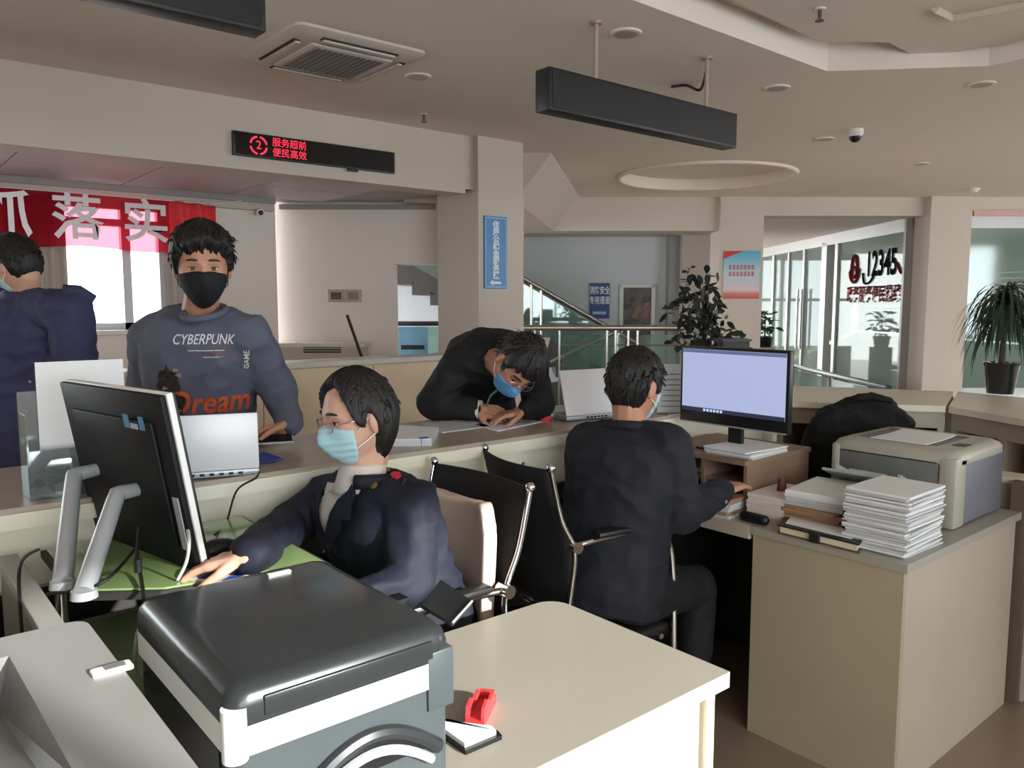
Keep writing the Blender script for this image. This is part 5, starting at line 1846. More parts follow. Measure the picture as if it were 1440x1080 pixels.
M_WHITEINK = mat('white_ink', (220, 220, 222), 0.7, vary=0.0)
M_ORANGEINK = mat('orange_ink', (214, 92, 46), 0.7, vary=0.12, scale=30)
M_REDINK = mat('dull_red_ink', (140, 70, 70), 0.7, vary=0.1)
M_DARKINK = mat('dark_camouflage_ink', (46, 40, 38), 0.8, vary=0.8, scale=60)
Rimg = -R                      # reading direction for someone facing him


def chest_print(name, body, px, py, size, m_, bold=0.02, slant=0.0, sx=1.0, tilt=0.0, geo=None):
    hit, n = surf(bvh, px, py)
    if hit is None:
        return
    v2, f2 = geo if geo else text_geo(body, size, bold)
    v2 = [Vector(((p.x * sx + p.y * slant), p.y + p.x * tilt, 0)) for p in v2]
    wrap_print(name, v2, f2, hit, Rimg, Zv, bvh, m_, root)


chest_print('chest_lettering', 'CYBERPUNK', 287, 478, 0.046, M_WHITEINK, 0.006, slant=0.25, sx=0.72)
for k, (dx, dy, w_, m_) in enumerate(((0, 493, 0.11, M_WHITEINK), (6, 498, 0.09, M_REDINK), (10, 502, 0.06, M_WHITEINK))):
    chest_print('chest_line', '', 290 + dx, dy, 0, m_, geo=([Vector((-w_ / 2, -0.0012, 0)), Vector((w_ / 2, -0.0012, 0)), Vector((w_ / 2, 0.0012, 0)), Vector((-w_ / 2, 0.0012, 0))], [(0, 1, 2, 3)]))
rg = []
for k in range(28):
    a = 2 * PI * k / 28
    rg.append((0.026 * math.cos(a), 0.020 * math.sin(a)))
vv = [Vector((x, y, 0)) for x, y in rg] + [Vector((x * 0.9, y * 0.88, 0)) for x, y in rg]
chest_print('chest_ring', '', 312, 494, 0, M_REDINK, geo=(vv, [(k, (k + 1) % 28, (k + 1) % 28 + 28, k + 28) for k in range(28)]))
chest_print('hem_lettering', 'Dream', 297, 566, 0.115, M_ORANGEINK, 0.018, slant=0.15, sx=0.80, tilt=0.03)
rnd = random.Random(5)
blob = []
bf = []
pn = 26
for k in range(pn):
    a = 2 * PI * k / pn
    r_ = 1 + 0.55 * noise.noise(Vector((math.cos(a) * 2.2, math.sin(a) * 2.2, 4.0)))
    blob.append(Vector((0.036 * r_ * math.cos(a) + (0.012 if math.sin(a) < 0 else -0.004), 0.088 * r_ * math.sin(a), 0)))
chest_print('dark_patch_print', '', 240, 552, 0, M_DARKINK, geo=(blob, [tuple(range(pn))]))
M_TANINK = mat('tan_ink', (150, 130, 116), 0.8, vary=0.3, scale=40)
for k, (px, py) in enumerate(((247, 520), (252, 527), (233, 545), (244, 558), (236, 570))):
    tri = [Vector((0.013 * math.cos(q * 2.1 + k), 0.009 * math.sin(q * 2.1 + k), 0)) for q in range(3)]
    hit, _n = surf(bvh, px, py)
    if hit is not None:
        wrap_print('tan_fleck', tri, [(0, 1, 2)], hit, Rimg, Zv, bvh, M_TANINK if k < 4 else M_REDINK, root, 0.005)
chest_print('side_lettering', '...GAME', 347, 505, 0.024, M_WHITEINK, 0.01, geo=(lambda g: ([Vector((-p.y, p.x, 0)) for p in g[0]], g[1]))(text_geo('GAME', 0.024, 0.01)))
# phone in his hand
ph = ptD(385, 612, 2.64)
pho = thing('mobile_phone', 'dark mobile phone in the young man\'s hand', 'phone', (ph.x, ph.y, CT + 0.02))
pm = MB(); pm.box(-0.062, 0.062, -0.034, 0.034, -0.004, 0.004, 0.003)
pm.xform(Matrix.Translation((ph.x, ph.y, CT + 0.022)) @ Matrix.Rotation(math.radians(-20), 4, 'Z') @ Matrix.Rotation(0.25, 4, 'X'))
obj('case', pm, M_SILVER, pho, True)
pm = MB(); pm.box(-0.058, 0.058, -0.031, 0.031, 0.0042, 0.0048)
pm.xform(Matrix.Translation((ph.x, ph.y, CT + 0.022)) @ Matrix.Rotation(math.radians(-20), 4, 'Z') @ Matrix.Rotation(0.25, 4, 'X'))
obj('screen', pm, M_BLACKPL, pho)

# ---------------------------------------------------------------- seated woman in navy uniform
F = Vector((-0.975, 0.12, 0)).normalized()
R = F.cross(Zv)
J = dict(head=ptD(504, 588, 2.08), hf=F * 0.97 - Zv * 0.16, hu=Zv + F * 0.14,
         sh_l=ptD(580, 712, 2.0), sh_r=ptD(468, 700, 2.22), tf=F, pelvis=Vector((1.19, 1.84, 0.64)), rp=Vector((0, 1, 0)),
         el_l=ptD(578, 818, 1.90), wr_l=Vector((0.86, 1.63, 0.83)),
         el_r=ptD(404, 742, 2.16), wr_r=ptZ(352, 782, RZ + 0.045),
         kn_l=Vector((0.80, 1.76, 0.56)), kn_r=Vector((0.80, 1.95, 0.56)), ank_l=Vector((0.84, 1.76, 0.085)), ank_r=Vector((0.84, 1.95, 0.085)), toe=F)
J['hand_r'] = ((ptZ(305, 790, RZ + 0.03) - J['wr_r']).normalized(), -Zv, Vector((-0.2, -1, 0)), dict(curl=0.28, spread=0.12))
J['hand_l'] = (F, -Zv, Vector((0, 1, 0)), dict(curl=0.25))
root, bvh, HM, St, tan, rs = build_person('seated woman in navy uniform jacket with glasses and pale blue mask', J, M_SKIN, M_NAVY, M_TROUSER, seed=6.0, fold=0.010, collar=False)
make_hair(HM, root,
          [(0, 0.090), (0.3, 0.078), (0.7, 0.038), (0.95, -0.01), (1.1, -0.045), (1.3, -0.05), (1.5, 0.0), (1.7, -0.02), (1.9, -0.085), (2.4, -0.125), (3.14, -0.135)],
          [(0, 0.094), (0.3, 0.098), (0.6, 0.086), (0.84, 0.056), (1.02, 0.020), (1.18, -0.006), (1.40, -0.010), (1.55, 0.022), (1.72, -0.02), (1.85, -0.085), (2.4, -0.125), (3.14, -0.135)],
          top=0.019, side=0.018, jag=0.008, seed=4.1, nape=0.006, tousle=0.004, taper=0.03, locks=70, lock_out=0.0, lock_len=0.8)
make_mask(HM, root, M_SURG, True, 1.02, 0.0, -0.012)
face_extras(HM, root, M_SKIN, M_STRAP, glasses='thin rose gold glasses worn by the seated woman')
M_KNIT = mat('cream_knit', (206, 194, 184), 0.85, vary=0.05, bump=0.3, bump_scale=220)
nc = HM @ Vector((0, -0.012, -0.128))
nd = (HM @ Vector((0, -0.02, -0.06)) - St).normalized()
kr = []
for h_, r_ in ((-0.03, 0.078), (0.0, 0.069), (0.02, 0.066), (0.038, 0.064), (0.045, 0.060)):
    kr.append([St + nd * (h_ + 0.012) + F * 0.008 + (rs * math.cos(2 * PI * k / 24) + nd.cross(rs) * math.sin(2 * PI * k / 24)) * r_ for k in range(24)])
obj('turtleneck', MB().loft(kr), M_KNIT, root, 'all')


def front_patch(name, poly, m_, lift):
    """cloth patch on the chest; poly in (to her right, up) metres from the collar centre, seen from the front"""
    o_ = St + F * 0.10
    return wrap_print(name, [Vector((-x, y, 0)) for x, y in poly], [tuple(range(len(poly)))], o_, -rs, Zv, LAST_CORE['bvh'], m_, root, lift + 0.006, 0.012, 0.3, 0.5)


front_patch('knit_front', [(-0.06, 0.0), (0.06, 0.0), (0.045, -0.07), (0.0, -0.135), (-0.045, -0.07)], M_KNIT, 0.005)
front_patch('lapel', [(0.06, 0.0), (0.095, -0.02), (0.105, -0.07), (0.075, -0.075), (0.08, -0.09), (0.0, -0.165), (-0.005, -0.13)], M_NAVY, 0.012)
front_patch('lapel', [(-0.06, 0.0), (-0.095, -0.02), (-0.105, -0.07), (-0.075, -0.075), (-0.08, -0.09), (0.0, -0.165), (0.005, -0.13)], M_NAVY, 0.014)
lp_ = ringpath(St - F * 0.015 + nd * 0.012, rs, nd.cross(rs), 0.088, 0.085, 28)
half = [p for p in lp_ if (p - St).dot(F) < 0.045]
half.sort(key=lambda p: math.atan2((p - St).dot(rs), -(p - St).dot(F)))
obj('collar', MB().tube(half, 0.020, 10), M_NAVY, root, 'all')
M_GOLDB = mat('gold_badge', (190, 150, 70), 0.3, metal=0.7, vary=0.1)
M_REDB = mat('red_badge', (176, 44, 48), 0.35, vary=0.1)
badge('gold_star', bvh, 546, 662, [((0.010 if k % 2 == 0 else 0.0045) * math.sin(PI * k / 5), (0.010 if k % 2 == 0 else 0.0045) * math.cos(PI * k / 5)) for k in range(10)], M_GOLDB, root)
bd = badge('red_shield', bvh, 557, 670, [(-0.013, 0.010), (0, 0.015), (0.013, 0.010), (0.012, -0.006), (0, -0.016), (-0.012, -0.006)], M_REDB, root, 0.0035)
badge('silver_bar', bvh, 568, 680, [(-0.004, 0.016), (0.004, 0.014), (0.006, -0.012), (-0.003, -0.016)], M_CHROME, root)
badge('gold_badge', bvh, 527, 684, circ(0.010), M_GOLDB, root)
badge('silver_pin', bvh, 482, 670, circ(0.005), M_CHROME, root)

# ---------------------------------------------------------------- man bent over the counter, writing
F = (-FWD).normalized()
hf = RGT * 0.10 - Zv * 0.80 - FWD * 0.55
hu = RGT * 0.62 + Zv * 0.42 - FWD * 0.60
J = dict(head=ptD(726, 514, 3.04), hf=hf, hu=hu,
         sh_r=ptD(648, 512, 3.24), sh_l=ptD(745, 507, 3.20), tf=F, rp=(RGT * -1),
         el_r=ptD(608, 572, 3.24), wr_r=ptD(670, 579, 3.19), el_l=ptD(757, 572, 3.22), wr_l=ptD(738, 576, 3.13), toe=F)
J['el_r'].z = max(J['el_r'].z, CT + 0.066); J['el_l'].z = max(J['el_l'].z, CT + 0.066)
J['wr_r'].z = CT + 0.05; J['wr_l'].z = CT + 0.05
J['pelvis'] = V(-0.17, 3.74, 1.0)
J['ctrl'] = V(-0.14, 3.62, 1.33)
J['rise'] = 0.02
J['nk'] = (J['head'] - (J['sh_l'] + J['sh_r']) / 2).normalized()
for s, n_ in ((1, 'r'), (-1, 'l')):
    h = J['pelvis'] - RGT * s * 0.10
    J['kn_' + n_] = Vector((h.x, h.y, 0.52))
    J['ank_' + n_] = Vector((h.x, h.y, 0.085))
J['hand_r'] = (RGT * 0.9 - FWD * 0.25 - Zv * 0.12, -Zv * 0.6 + FWD * 0.4, -FWD + Zv * 0.4, dict(curl=0.55, spread=0.05))
J['hand_l'] = (-RGT * 0.85 - FWD * 0.2 - Zv * 0.12, -Zv, -FWD, dict(curl=0.35, spread=0.05))
root, bvh, HM, St, tan, rs = build_person('man in black suit bent over the counter writing', J, M_SKIN2, M_BLACKSUIT, M_TROUSER, seed=9.0, fold=0.010, sleeve=(0.078, 0.066, 0.048))
make_hair(HM, root, [(0, 0.055), (0.5, 0.052), (0.85, 0.042), (1.1, 0.01), (1.25, -0.006), (1.4, 0.01), (1.55, 0.03), (1.8, 0.0), (2.0, -0.04), (2.5, -0.07), (3.14, -0.08)], top=0.030, side=0.014, jag=0.012, seed=7.7)
make_mask(HM, root, M_SURG2, True, 1.05, -0.012, -0.025)
face_extras(HM, root, M_SKIN2, M_STRAP, glasses='thin glasses worn by the man bent over the counter')
cuf = J['wr_r'] + (J['el_r'] - J['wr_r']).normalized() * 0.012
obj('shirt_cuff', MB().tube([cuf, cuf + (J['wr_r'] - J['el_r']).normalized() * 0.03], [0.041, 0.038], 16), M_WHITEPAINT, root, True)
sc1, sc2 = ptD(690, 565, 3.06), ptD(703, 545, 3.04)
single('lanyard', MB().tube([ptD(700, 548, 3.05), ptD(690, 556, 3.07), ptD(684, 570, 3.10)], 0.004, 8), mat('teal_lanyard', (70, 110, 112), 0.6), 'teal lanyard hanging from the bent man\'s neck', 'lanyard', None, True)
pe = ptD(722, 586, 3.12)
pen = thing('pen', 'black pen in the bent man\'s writing hand', 'pen', (pe.x, pe.y, CT + 0.006))
obj('barrel', MB().tube([(pe.x, pe.y, CT + 0.010), (pe.x + 0.02, pe.y + 0.03, CT + 0.12)], 0.0045, 10), M_BLACKPL, pen, True)
obj('tip', MB().tube([(pe.x - 0.0015, pe.y - 0.002, CT + 0.004), (pe.x, pe.y, CT + 0.011)], [0.001, 0.004], 10), M_SILVER, pen, True)

# ---------------------------------------------------------------- man at the lit monitor, seen from behind
a_ = math.radians(20)
F = Vector((math.cos(a_), math.sin(a_), 0))
R = F.cross(Zv)
hfd = Vector((math.cos(math.radians(2)), math.sin(math.radians(2)), -0.10))
J = dict(head=ptD(893, 545, 2.70), hf=hfd, hu=Zv + F * 0.08,
         sh_l=ptD(828, 628, 2.76), sh_r=ptD(938, 632, 2.60), tf=F, rp=R, pelvis=Vector((1.92, 1.80, 0.56)),
         el_r=ptD(958, 722, 2.58), wr_r=ptD(1016, 690, 2.78), el_l=Vector((2.06, 2.06, 0.86)), wr_l=Vector((2.33, 2.02, 0.81)),
         kn_l=Vector((2.33, 1.98, 0.50)), kn_r=Vector((2.33, 1.74, 0.50)), ank_l=Vector((2.33, 1.97, 0.085)), ank_r=Vector((2.33, 1.74, 0.085)), toe=F)
J['hand_r'] = ((ptD(1052, 674, 2.90) - J['wr_r']).normalized(), -Zv, Vector((-0.3, 1, 0)), dict(curl=0.22, spread=0.10))
J['hand_l'] = (F, -Zv, Vector((0, -1, 0)), dict(curl=0.2))
root, bvh, HM, St, tan, rs = build_person('man in dark navy suit seen from behind, working at the lit monitor', J, M_SKIN2, M_NAVY2, M_TROUSER, seed=12.0, fold=0.009, sleeve=(0.086, 0.068, 0.048), top_off=0.030)
make_hair(HM, root, [(0, 0.055), (0.6, 0.05), (0.95, 0.02), (1.15, -0.01), (1.3, -0.02), (1.42, 0.0), (1.55, 0.03), (1.75, 0.0), (1.95, -0.05), (2.4, -0.085), (3.14, -0.09)], top=0.024, side=0.012, jag=0.006, seed=11.0, locks=220, lock_out=0.3, lock_len=0.9)
make_mask(HM, root, M_SURG, True, 1.05, -0.008, -0.02)
face_extras(HM, root, M_SKIN2, M_STRAP)
cuf = J['wr_r'] + (J['el_r'] - J['wr_r']).normalized() * 0.01
badge('cuff_button', bvh, 1020, 705, circ(0.006), M_SILVER, root)

# ---------------------------------------------------------------- man in overcoat with his back turned
F = (RGT * -0.55 + FWD * 0.83).normalized()
R = F.cross(Zv)
J = dict(head=ptD(24, 374, 3.32), hf=(RGT * -0.90 + FWD * 0.35 - Zv * 0.42), hu=Zv + RGT * -0.25,
         sh_r=ptD(98, 440, 3.24), sh_l=ptD(-22, 438, 3.48), tf=F, rp=R,
         el_r=ptD(108, 515, 3.22), wr_r=ptD(40, 500, 3.45), el_l=ptD(-60, 520, 3.55), wr_l=ptD(-20, 500, 3.62), toe=F)
pv = ptD(40, 600, 3.42)
J['pelvis'] = Vector((pv.x, pv.y, 1.0))
for s, n_ in ((1, 'r'), (-1, 'l')):
    h = J['pelvis'] + R * s * 0.10
    J['kn_' + n_] = Vector((h.x, h.y, 0.52))
    J['ank_' + n_] = Vector((h.x, h.y, 0.085))
J['hand_r'] = (-RGT, -Zv, FWD, dict(curl=0.4))
J['hand_l'] = (FWD, -Zv, RGT, dict(curl=0.4))
root, bvh, HM, St, tan, rs = build_person('man in navy overcoat with his back turned, before the window', J, M_SKIN, M_NAVY3, M_TROUSER, vox=0.0055, seed=15.0, fold=0.012, top_name='overcoat', hem=0.35, sleeve=(0.090, 0.078, 0.055), top_off=0.034)
make_hair(HM, root, [(0, 0.055), (0.6, 0.05), (0.95, 0.02), (1.15, -0.01), (1.3, -0.02), (1.42, 0.0), (1.55, 0.03), (1.75, 0.0), (1.95, -0.05), (2.4, -0.085), (3.14, -0.09)], top=0.022, side=0.012, jag=0.006, seed=13.0, locks=160, lock_out=0.3, lock_len=0.9)
make_mask(HM, root, M_SURG, True, 1.05, -0.008, -0.02)
face_extras(HM, root, M_SKIN, M_STRAP)
for (px, py) in ((42, 515), (43, 536), (40, 557), (37, 578), (34, 598)):
    badge('stud', bvh, px, py, circ(0.006, 10), M_CHROME, root)
ep0, ep1 = J['sh_r'] + Zv * 0.085 - R * 0.02, J['sh_r'] + R * 0.085 + Zv * 0.045
epm = MB(); epm.tube([ep0, ep0.lerp(ep1, 0.5) + Zv * 0.015, ep1], [0.03, 0.034, 0.03], 10)
obj('epaulette', epm, M_NAVY3, root, 'all')
obj('epaulette_pin', MB().sphere(ep1 + Vector((0, 0, -0.02)) - FWD * 0.03, 0.012), M_CHROME, root, 'all')

# ================================================================= fittings of the hall
# ---- cassette air conditioner in the ceiling
ac_ = thing('ceiling_air_conditioner', 'square ceiling cassette air conditioner with dark intake grille', 'air conditioner', (1.95, 3.74, CZ - 0.04))
cx, cy, h = 1.95, 3.74, 0.345
M_ACW = mat('ac_panel', (196, 186, 178), 0.45, vary=0.02)


def sq(cx, cy, h, r):
    return rrect(cx - h, cx + h, cy - h, cy + h, r, 4)


rings = [[Vector((x, y, z)) for x, y in sq(cx, cy, hh, 0.05)] for hh, z in ((h, CZ), (h, CZ - 0.012), (h - 0.03, CZ - 0.03), (h - 0.10, CZ - 0.034))]
obj('panel', MB().loft(rings), M_ACW, ac_, True)
for q in range(4):
    M = Matrix.Translation((cx, cy, 0)) @ Matrix.Rotation(q * PI / 2, 4, 'Z')
    m = MB(); m.box(-0.20, 0.20, 0.265, 0.30, CZ - 0.036, CZ - 0.030); m.xform(M); obj('air_outlet', m, M_DARKPANEL, ac_)
    m = MB(); m.box(-0.19, 0.19, 0.262, 0.285, CZ - 0.045, CZ - 0.036); m.xform(M); obj('louvre', m, M_ACW, ac_)
gr = obj('grille_frame', MB().box(cx - 0.215, cx + 0.215, cy - 0.215, cy + 0.215, CZ - 0.046, CZ - 0.034, 0.004), M_ACW, ac_, True)
obj('intake', MB().box(cx - 0.185, cx + 0.185, cy - 0.185, cy + 0.185, CZ - 0.048, CZ - 0.0455), mat('intake_grey', (110, 106, 102), 0.6), ac_)
for k in range(13):
    xx = cx - 0.18 + 0.03 * k
    obj('grille_bar', MB().box(xx - 0.004, xx + 0.004, cy - 0.185, cy + 0.185, CZ - 0.052, CZ - 0.048), mat('grille_bar', (130, 124, 120), 0.5), gr)

# ---- black hanging number signs
SY = 2.57
M_SIGNFACE = mat('black_display_face', (33, 33, 36), 0.35, vary=0.08, scale=2)


def hanging_sign(label, x0, x1, z0, z1, rods):
    t = thing('hanging_sign', label, 'sign', ((x0 + x1) / 2, SY, z0), 0, None)
    obj('housing', MB().box(x0, x1, SY - 0.045, SY + 0.045, z0, z1, 0.004), M_BLACKMETAL, t, True)
    obj('display_face', MB().box(x0 + 0.015, x1 - 0.015, SY - 0.0475, SY - 0.044, z0 + 0.012, z1 - 0.012), M_SIGNFACE, t)
    for r in rods:
        obj('hanging_rod', MB().cyl((r, SY, z1 - 0.005), (r, SY, CZ - 0.002), 0.011, n=10), mat('painted_rod', (176, 160, 142), 0.4, metal=0.4), t, True)
        obj('ceiling_flange', MB().cyl((r, SY, CZ - 0.012), (r, SY, CZ), 0.026, n=14), MATS['painted_rod'], t, True)
    return t


s0, s1 = ptY(773, 90, SY - 0.045), ptY(773, 152, SY - 0.045)
s2, s3 = ptY(1037, 162, SY - 0.045), ptY(1037, 210, SY - 0.045)
sz0, sz1 = (s1.z + s3.z) / 2, (s0.z + s2.z) / 2
hanging_sign('blank black number sign hung by two rods near the round ceiling recess', s0.x, s2.x, sz0, sz1, (ptY(838, 60, SY).x, ptY(994, 110, SY).x))
e0 = ptY(375, 45, SY - 0.045)
hanging_sign('blank black number sign hung in front of the cassette air conditioner', e0.x - 0.95, e0.x, e0.z, e0.z + (sz1 - sz0), (e0.x - 0.75, e0.x - 0.25))
cbp = [ptZ(945, 122, CZ - 0.01), ptZ(965, 120, CZ - 0.025), ptZ(985, 126, CZ - 0.03), Vector((ptY(994, 110, SY).x, SY, CZ - 0.05))]
single('sign_cable', MB().tube(smooth_path(cbp), 0.008, 8), M_CABLE, 'black cable running from the ceiling to the hanging sign rod', 'cable', None, True)

# ---- red LED message board on the beam
LY = YB - 0.03
a, b, c, d = ptY(327, 181, LY), ptY(556, 216, LY), ptY(329, 214, LY), ptY(555, 247, LY)
lx0_, lx1_ = (a.x + c.x) / 2, (b.x + d.x) / 2
lz0_, lz1_ = (c.z + d.z) / 2, (a.z + b.z) / 2
led = thing('led_board', 'black LED board with red lit characters on the beam', 'sign', ((lx0_ + lx1_) / 2, YB, lz0_))
obj('housing', MB().box(lx0_, lx1_, LY, YB, lz0_, lz1_, 0.003), M_BLACKMETAL, led, True)
obj('display_face', MB().box(lx0_ + 0.012, lx1_ - 0.012, LY - 0.002, LY + 0.001, lz0_ + 0.008, lz1_ - 0.008), mat('led_face', (24, 22, 22), 0.12, vary=0.05, coat=0.5), led)
M_LED = mat('red_led', (230, 40, 60), 0.5, vary=0.0, emit=(255, 50, 80), emit_s=0.38)
HL = lz1_ - lz0_
cc_ = Vector((lx0_ + 0.25 * HL + 0.12, LY - 0.003, (lz0_ + lz1_) / 2))
for k in range(4):
    a0 = PI / 2 * k + 0.18
    pts = [cc_ + Vector((HL * 0.36 * math.cos(a0 + 1.2 * q / 8), 0, HL * 0.36 * math.sin(a0 + 1.2 * q / 8))) for q in range(9)]
    obj('lit_ring', MB().tube(pts, 0.006, 6), M_LED, led)
text_on('lit_number', '2', HL * 0.50, cc_ + Vector((0, 0, 0)), (1, 0, 0), (0, 0, 1), M_LED, led, 0.0, 0.003)
tx_ = cc_.x + HL * 0.45
text_on('lit_characters', '服务超前', HL * 0.40, (tx_ + HL * 0.95, LY - 0.003, lz0_ + HL * 0.70), (1, 0, 0), (0, 0, 1), M_LED, led, 0.0, 0.003)
text_on('lit_characters', '便民高效', HL * 0.40, (tx_ + HL * 0.95, LY - 0.003, lz0_ + HL * 0.27), (1, 0, 0), (0, 0, 1), M_LED, led, 0.0, 0.003)
pl = ptY(498, 240, LY)
obj('cable_plug', MB().box(pl.x - 0.04, pl.x + 0.03, LY - 0.002, LY + 0.02, lz0_ - 0.018, lz0_ + 0.001), M_BLACKPL, led)

# ---- ceiling fittings
def ceil_disc(name, label, cat, px, py, parts, zc=CZ, group=None):
    p = ptZ(px, py, zc)
    t = thing(name, label, cat, (p.x, p.y, zc - 0.05), 0, group)
    for (nm, r0, r1, za, zb, m_) in parts:
        obj(nm, MB().tube([(p.x, p.y, zc - za), (p.x, p.y, zc - zb)], [r0, r1], 20), m_, t, True)
    return t, p


t, p = ceil_disc('dome_camera', 'small white dome camera on the ceiling', 'camera', 1203, 182, [('base', 0.055, 0.055, 0, 0.03, M_WHITEPAINT), ('collar_ring', 0.055, 0.045, 0.03, 0.05, M_WHITEPAINT)])
dm = MB(); dm.sphere((p.x, p.y, CZ - 0.05), 0.042, nu=18, nv=12); obj('dome', dm, M_BLACKPL, t, 'all')
for (px, py, zc, lab) in ((596, 160, CZ, 'brass fire sprinkler on the ceiling near the white column'), (1153, 12, CZ + 0.075, 'brass fire sprinkler hanging from the raft panel of the ceiling tray')):
    M_BRASS = mat('sprinkler_brass', (110, 92, 70), 0.4, metal=0.7)
    t, p = ceil_disc('sprinkler', lab, 'sprinkler', px, py, [('escutcheon', 0.028, 0.022, 0, 0.006, M_WHITEPAINT), ('stem', 0.009, 0.008, 0.006, 0.04, M_BRASS), ('deflector', 0.020, 0.020, 0.052, 0.055, M_BRASS)], zc)
    for s in (-1, 1):
        obj('frame_arm', MB().tube([(p.x + s * 0.004, p.y, zc - 0.036), (p.x + s * 0.012, p.y, zc - 0.045), (p.x + s * 0.003, p.y, zc - 0.053)], 0.0025, 6), M_BRASS, t)
M_LENS = mat('unlit_lamp_lens', (170, 160, 150), 0.4)
for (px, py, lab) in ((880, 46, 'unlit round downlight beside the hanging sign rod'), (1093, 123, 'unlit round downlight beyond the ceiling tray edge'), (1380, 118, 'unlit round downlight near the chamfered tray corner'), (1295, 230, 'unlit round downlight behind the dome camera'), (588, 107, 'unlit round downlight beside the cassette air conditioner'), (1160, 195, 'unlit round downlight next to the dome camera')):
    ceil_disc('downlight', lab, 'ceiling light', px, py, [('trim_ring', 0.075, 0.07, 0, 0.008, M_CEIL), ('lens', 0.055, 0.055, 0.008, 0.0095, M_LENS)])
t, p = ceil_disc('smoke_detector', 'white smoke detector on the ceiling near the far beam', 'smoke detector', 1370, 265, [('base', 0.06, 0.06, 0, 0.015, M_WHITEPAINT), ('sensor_head', 0.05, 0.035, 0.015, 0.045, M_WHITEPAINT)])

# ---- window bay: curtains, red banner, wall camera, switches, radiator cover
M_CURT = mat('grey_curtain', (176, 168, 164), 0.85, vary=0.05, scale=4)


def curtain(label, x0, x1, z0, z1, y, folds):
    t = thing('curtain', label, 'curtain', ((x0 + x1) / 2, y, z0))
    obj('cloth', MB().sheet(lambda u, v: Vector((x0 + (x1 - x0) * u, y + 0.022 * math.sin(u * folds * 2 * PI) * (1.1 - 0.3 * v), z0 + (z1 - z0) * v)), folds * 8, 4, (0, 0.004, 0)), M_CURT, t, 'all')
    obj('header_tape', MB().box(x0, x1, y - 0.012, y + 0.012, z1 - 0.04, z1), M_CURT, t)
    return t


curtain('grey curtain behind the man in the overcoat', ptY(-60, 400, YW - 0.14).x, ptY(97, 400, YW - 0.14).x, 0.7, SZ - 0.08, YW - 0.12, 9)
curtain('narrow grey curtain between the window and the young man', ptY(233, 400, YW - 0.14).x, ptY(302, 400, YW - 0.14).x, 0.7, SZ - 0.08, YW - 0.12, 4)
BY = YW - 0.24
bz1, bz0 = ptY(120, 272, BY).z, ptY(120, 349, BY).z
bx0, bx1 = ptY(-160, 300, BY).x, ptY(238, 300, BY).x
mred = bpy.data.materials.new('sheer_red_cloth')
mred.use_nodes = True
nt = mred.node_tree
nt.nodes.remove(nt.nodes['Principled BSDF'])
tb = nt.nodes.new('ShaderNodeBsdfTransparent'); tb.inputs[0].default_value = (0.55, 0.12, 0.16, 1)
tl_ = nt.nodes.new('ShaderNodeBsdfTranslucent'); tl_.inputs[0].default_value = srgb(235, 60, 80)
df_ = nt.nodes.new('ShaderNodeBsdfDiffuse'); df_.inputs[0].default_value = srgb(225, 45, 62)
m1 = nt.nodes.new('ShaderNodeMixShader'); m1.inputs[0].default_value = 0.5
m2 = nt.nodes.new('ShaderNodeMixShader')
ns_ = nt.nodes.new('ShaderNodeTexNoise'); ns_.inputs['Scale'].default_value = 3.0
mr_ = nt.nodes.new('ShaderNodeMapRange'); mr_.inputs[3].default_value = 0.28; mr_.inputs[4].default_value = 0.40
nt.links.new(ns_.outputs[0], mr_.inputs[0]); nt.links.new(mr_.outputs[0], m2.inputs[0])
nt.links.new(tl_.outputs[0], m1.inputs[1]); nt.links.new(df_.outputs[0], m1.inputs[2])
nt.links.new(tb.outputs[0], m2.inputs[1]); nt.links.new(m1.outputs[0], m2.inputs[2])
nt.links.new(m2.outputs[0], nt.nodes['Material Output'].inputs[0])
bn = thing('banner', 'sheer red banner with silver characters across the window', 'banner', ((bx0 + bx1) / 2, BY, bz0))


def banf(u, v):
    return Vector((bx0 + (bx1 - bx0) * u, BY + 0.015 * math.sin(u * 9) * (1 - v), bz0 + (bz1 - bz0) * v + 0.012 * math.sin(u * 12) * (1 - v)))


obj('cloth', MB().grid(banf, 60, 6), mred, bn, 'all')
# bunched end of the banner
ex0, ex1 = bx1 - 0.01, ptY(302, 300, BY).x


def bunch(u, v):
    w_ = 1 - 0.25 * u
    return Vector((ex0 + (ex1 - ex0) * u, BY + 0.03 * math.sin(u * 5 * PI + v), bz1 - (1 - v) * (bz1 - bz0) * (1.05 - 0.02 * u) - 0.02 * u))


obj('bunched_end', MB().sheet(bunch, 40, 6, (0, 0.008, 0)), mat('red_cloth', (226, 62, 70), 0.8, vary=0.06), bn, 'all')
obj('hanging_cord', MB().tube([(bx0, BY, bz1), (ex1, BY, bz1 - 0.005), (ex1 + 0.25, BY + 0.1, bz1 + 0.05)], 0.003, 6), M_WHITEPAINT, bn)
M_SILVERINK = mat('silver_print', (206, 196, 200), 0.4, metal=0.3, vary=0.03)
chs = (bz1 - bz0) * 0.86
for ch, px in (('抓', 6), ('落', 109), ('实', 205)):
    o_ = ptY(px, 306, BY - 0.02)
    text_on('banner_character', ch, chs, (o_.x, BY - 0.024, (bz0 + bz1) / 2), (1, 0, 0), (0, 0, 1), M_SILVERINK, bn, 0.018, 0.0, 1.0)

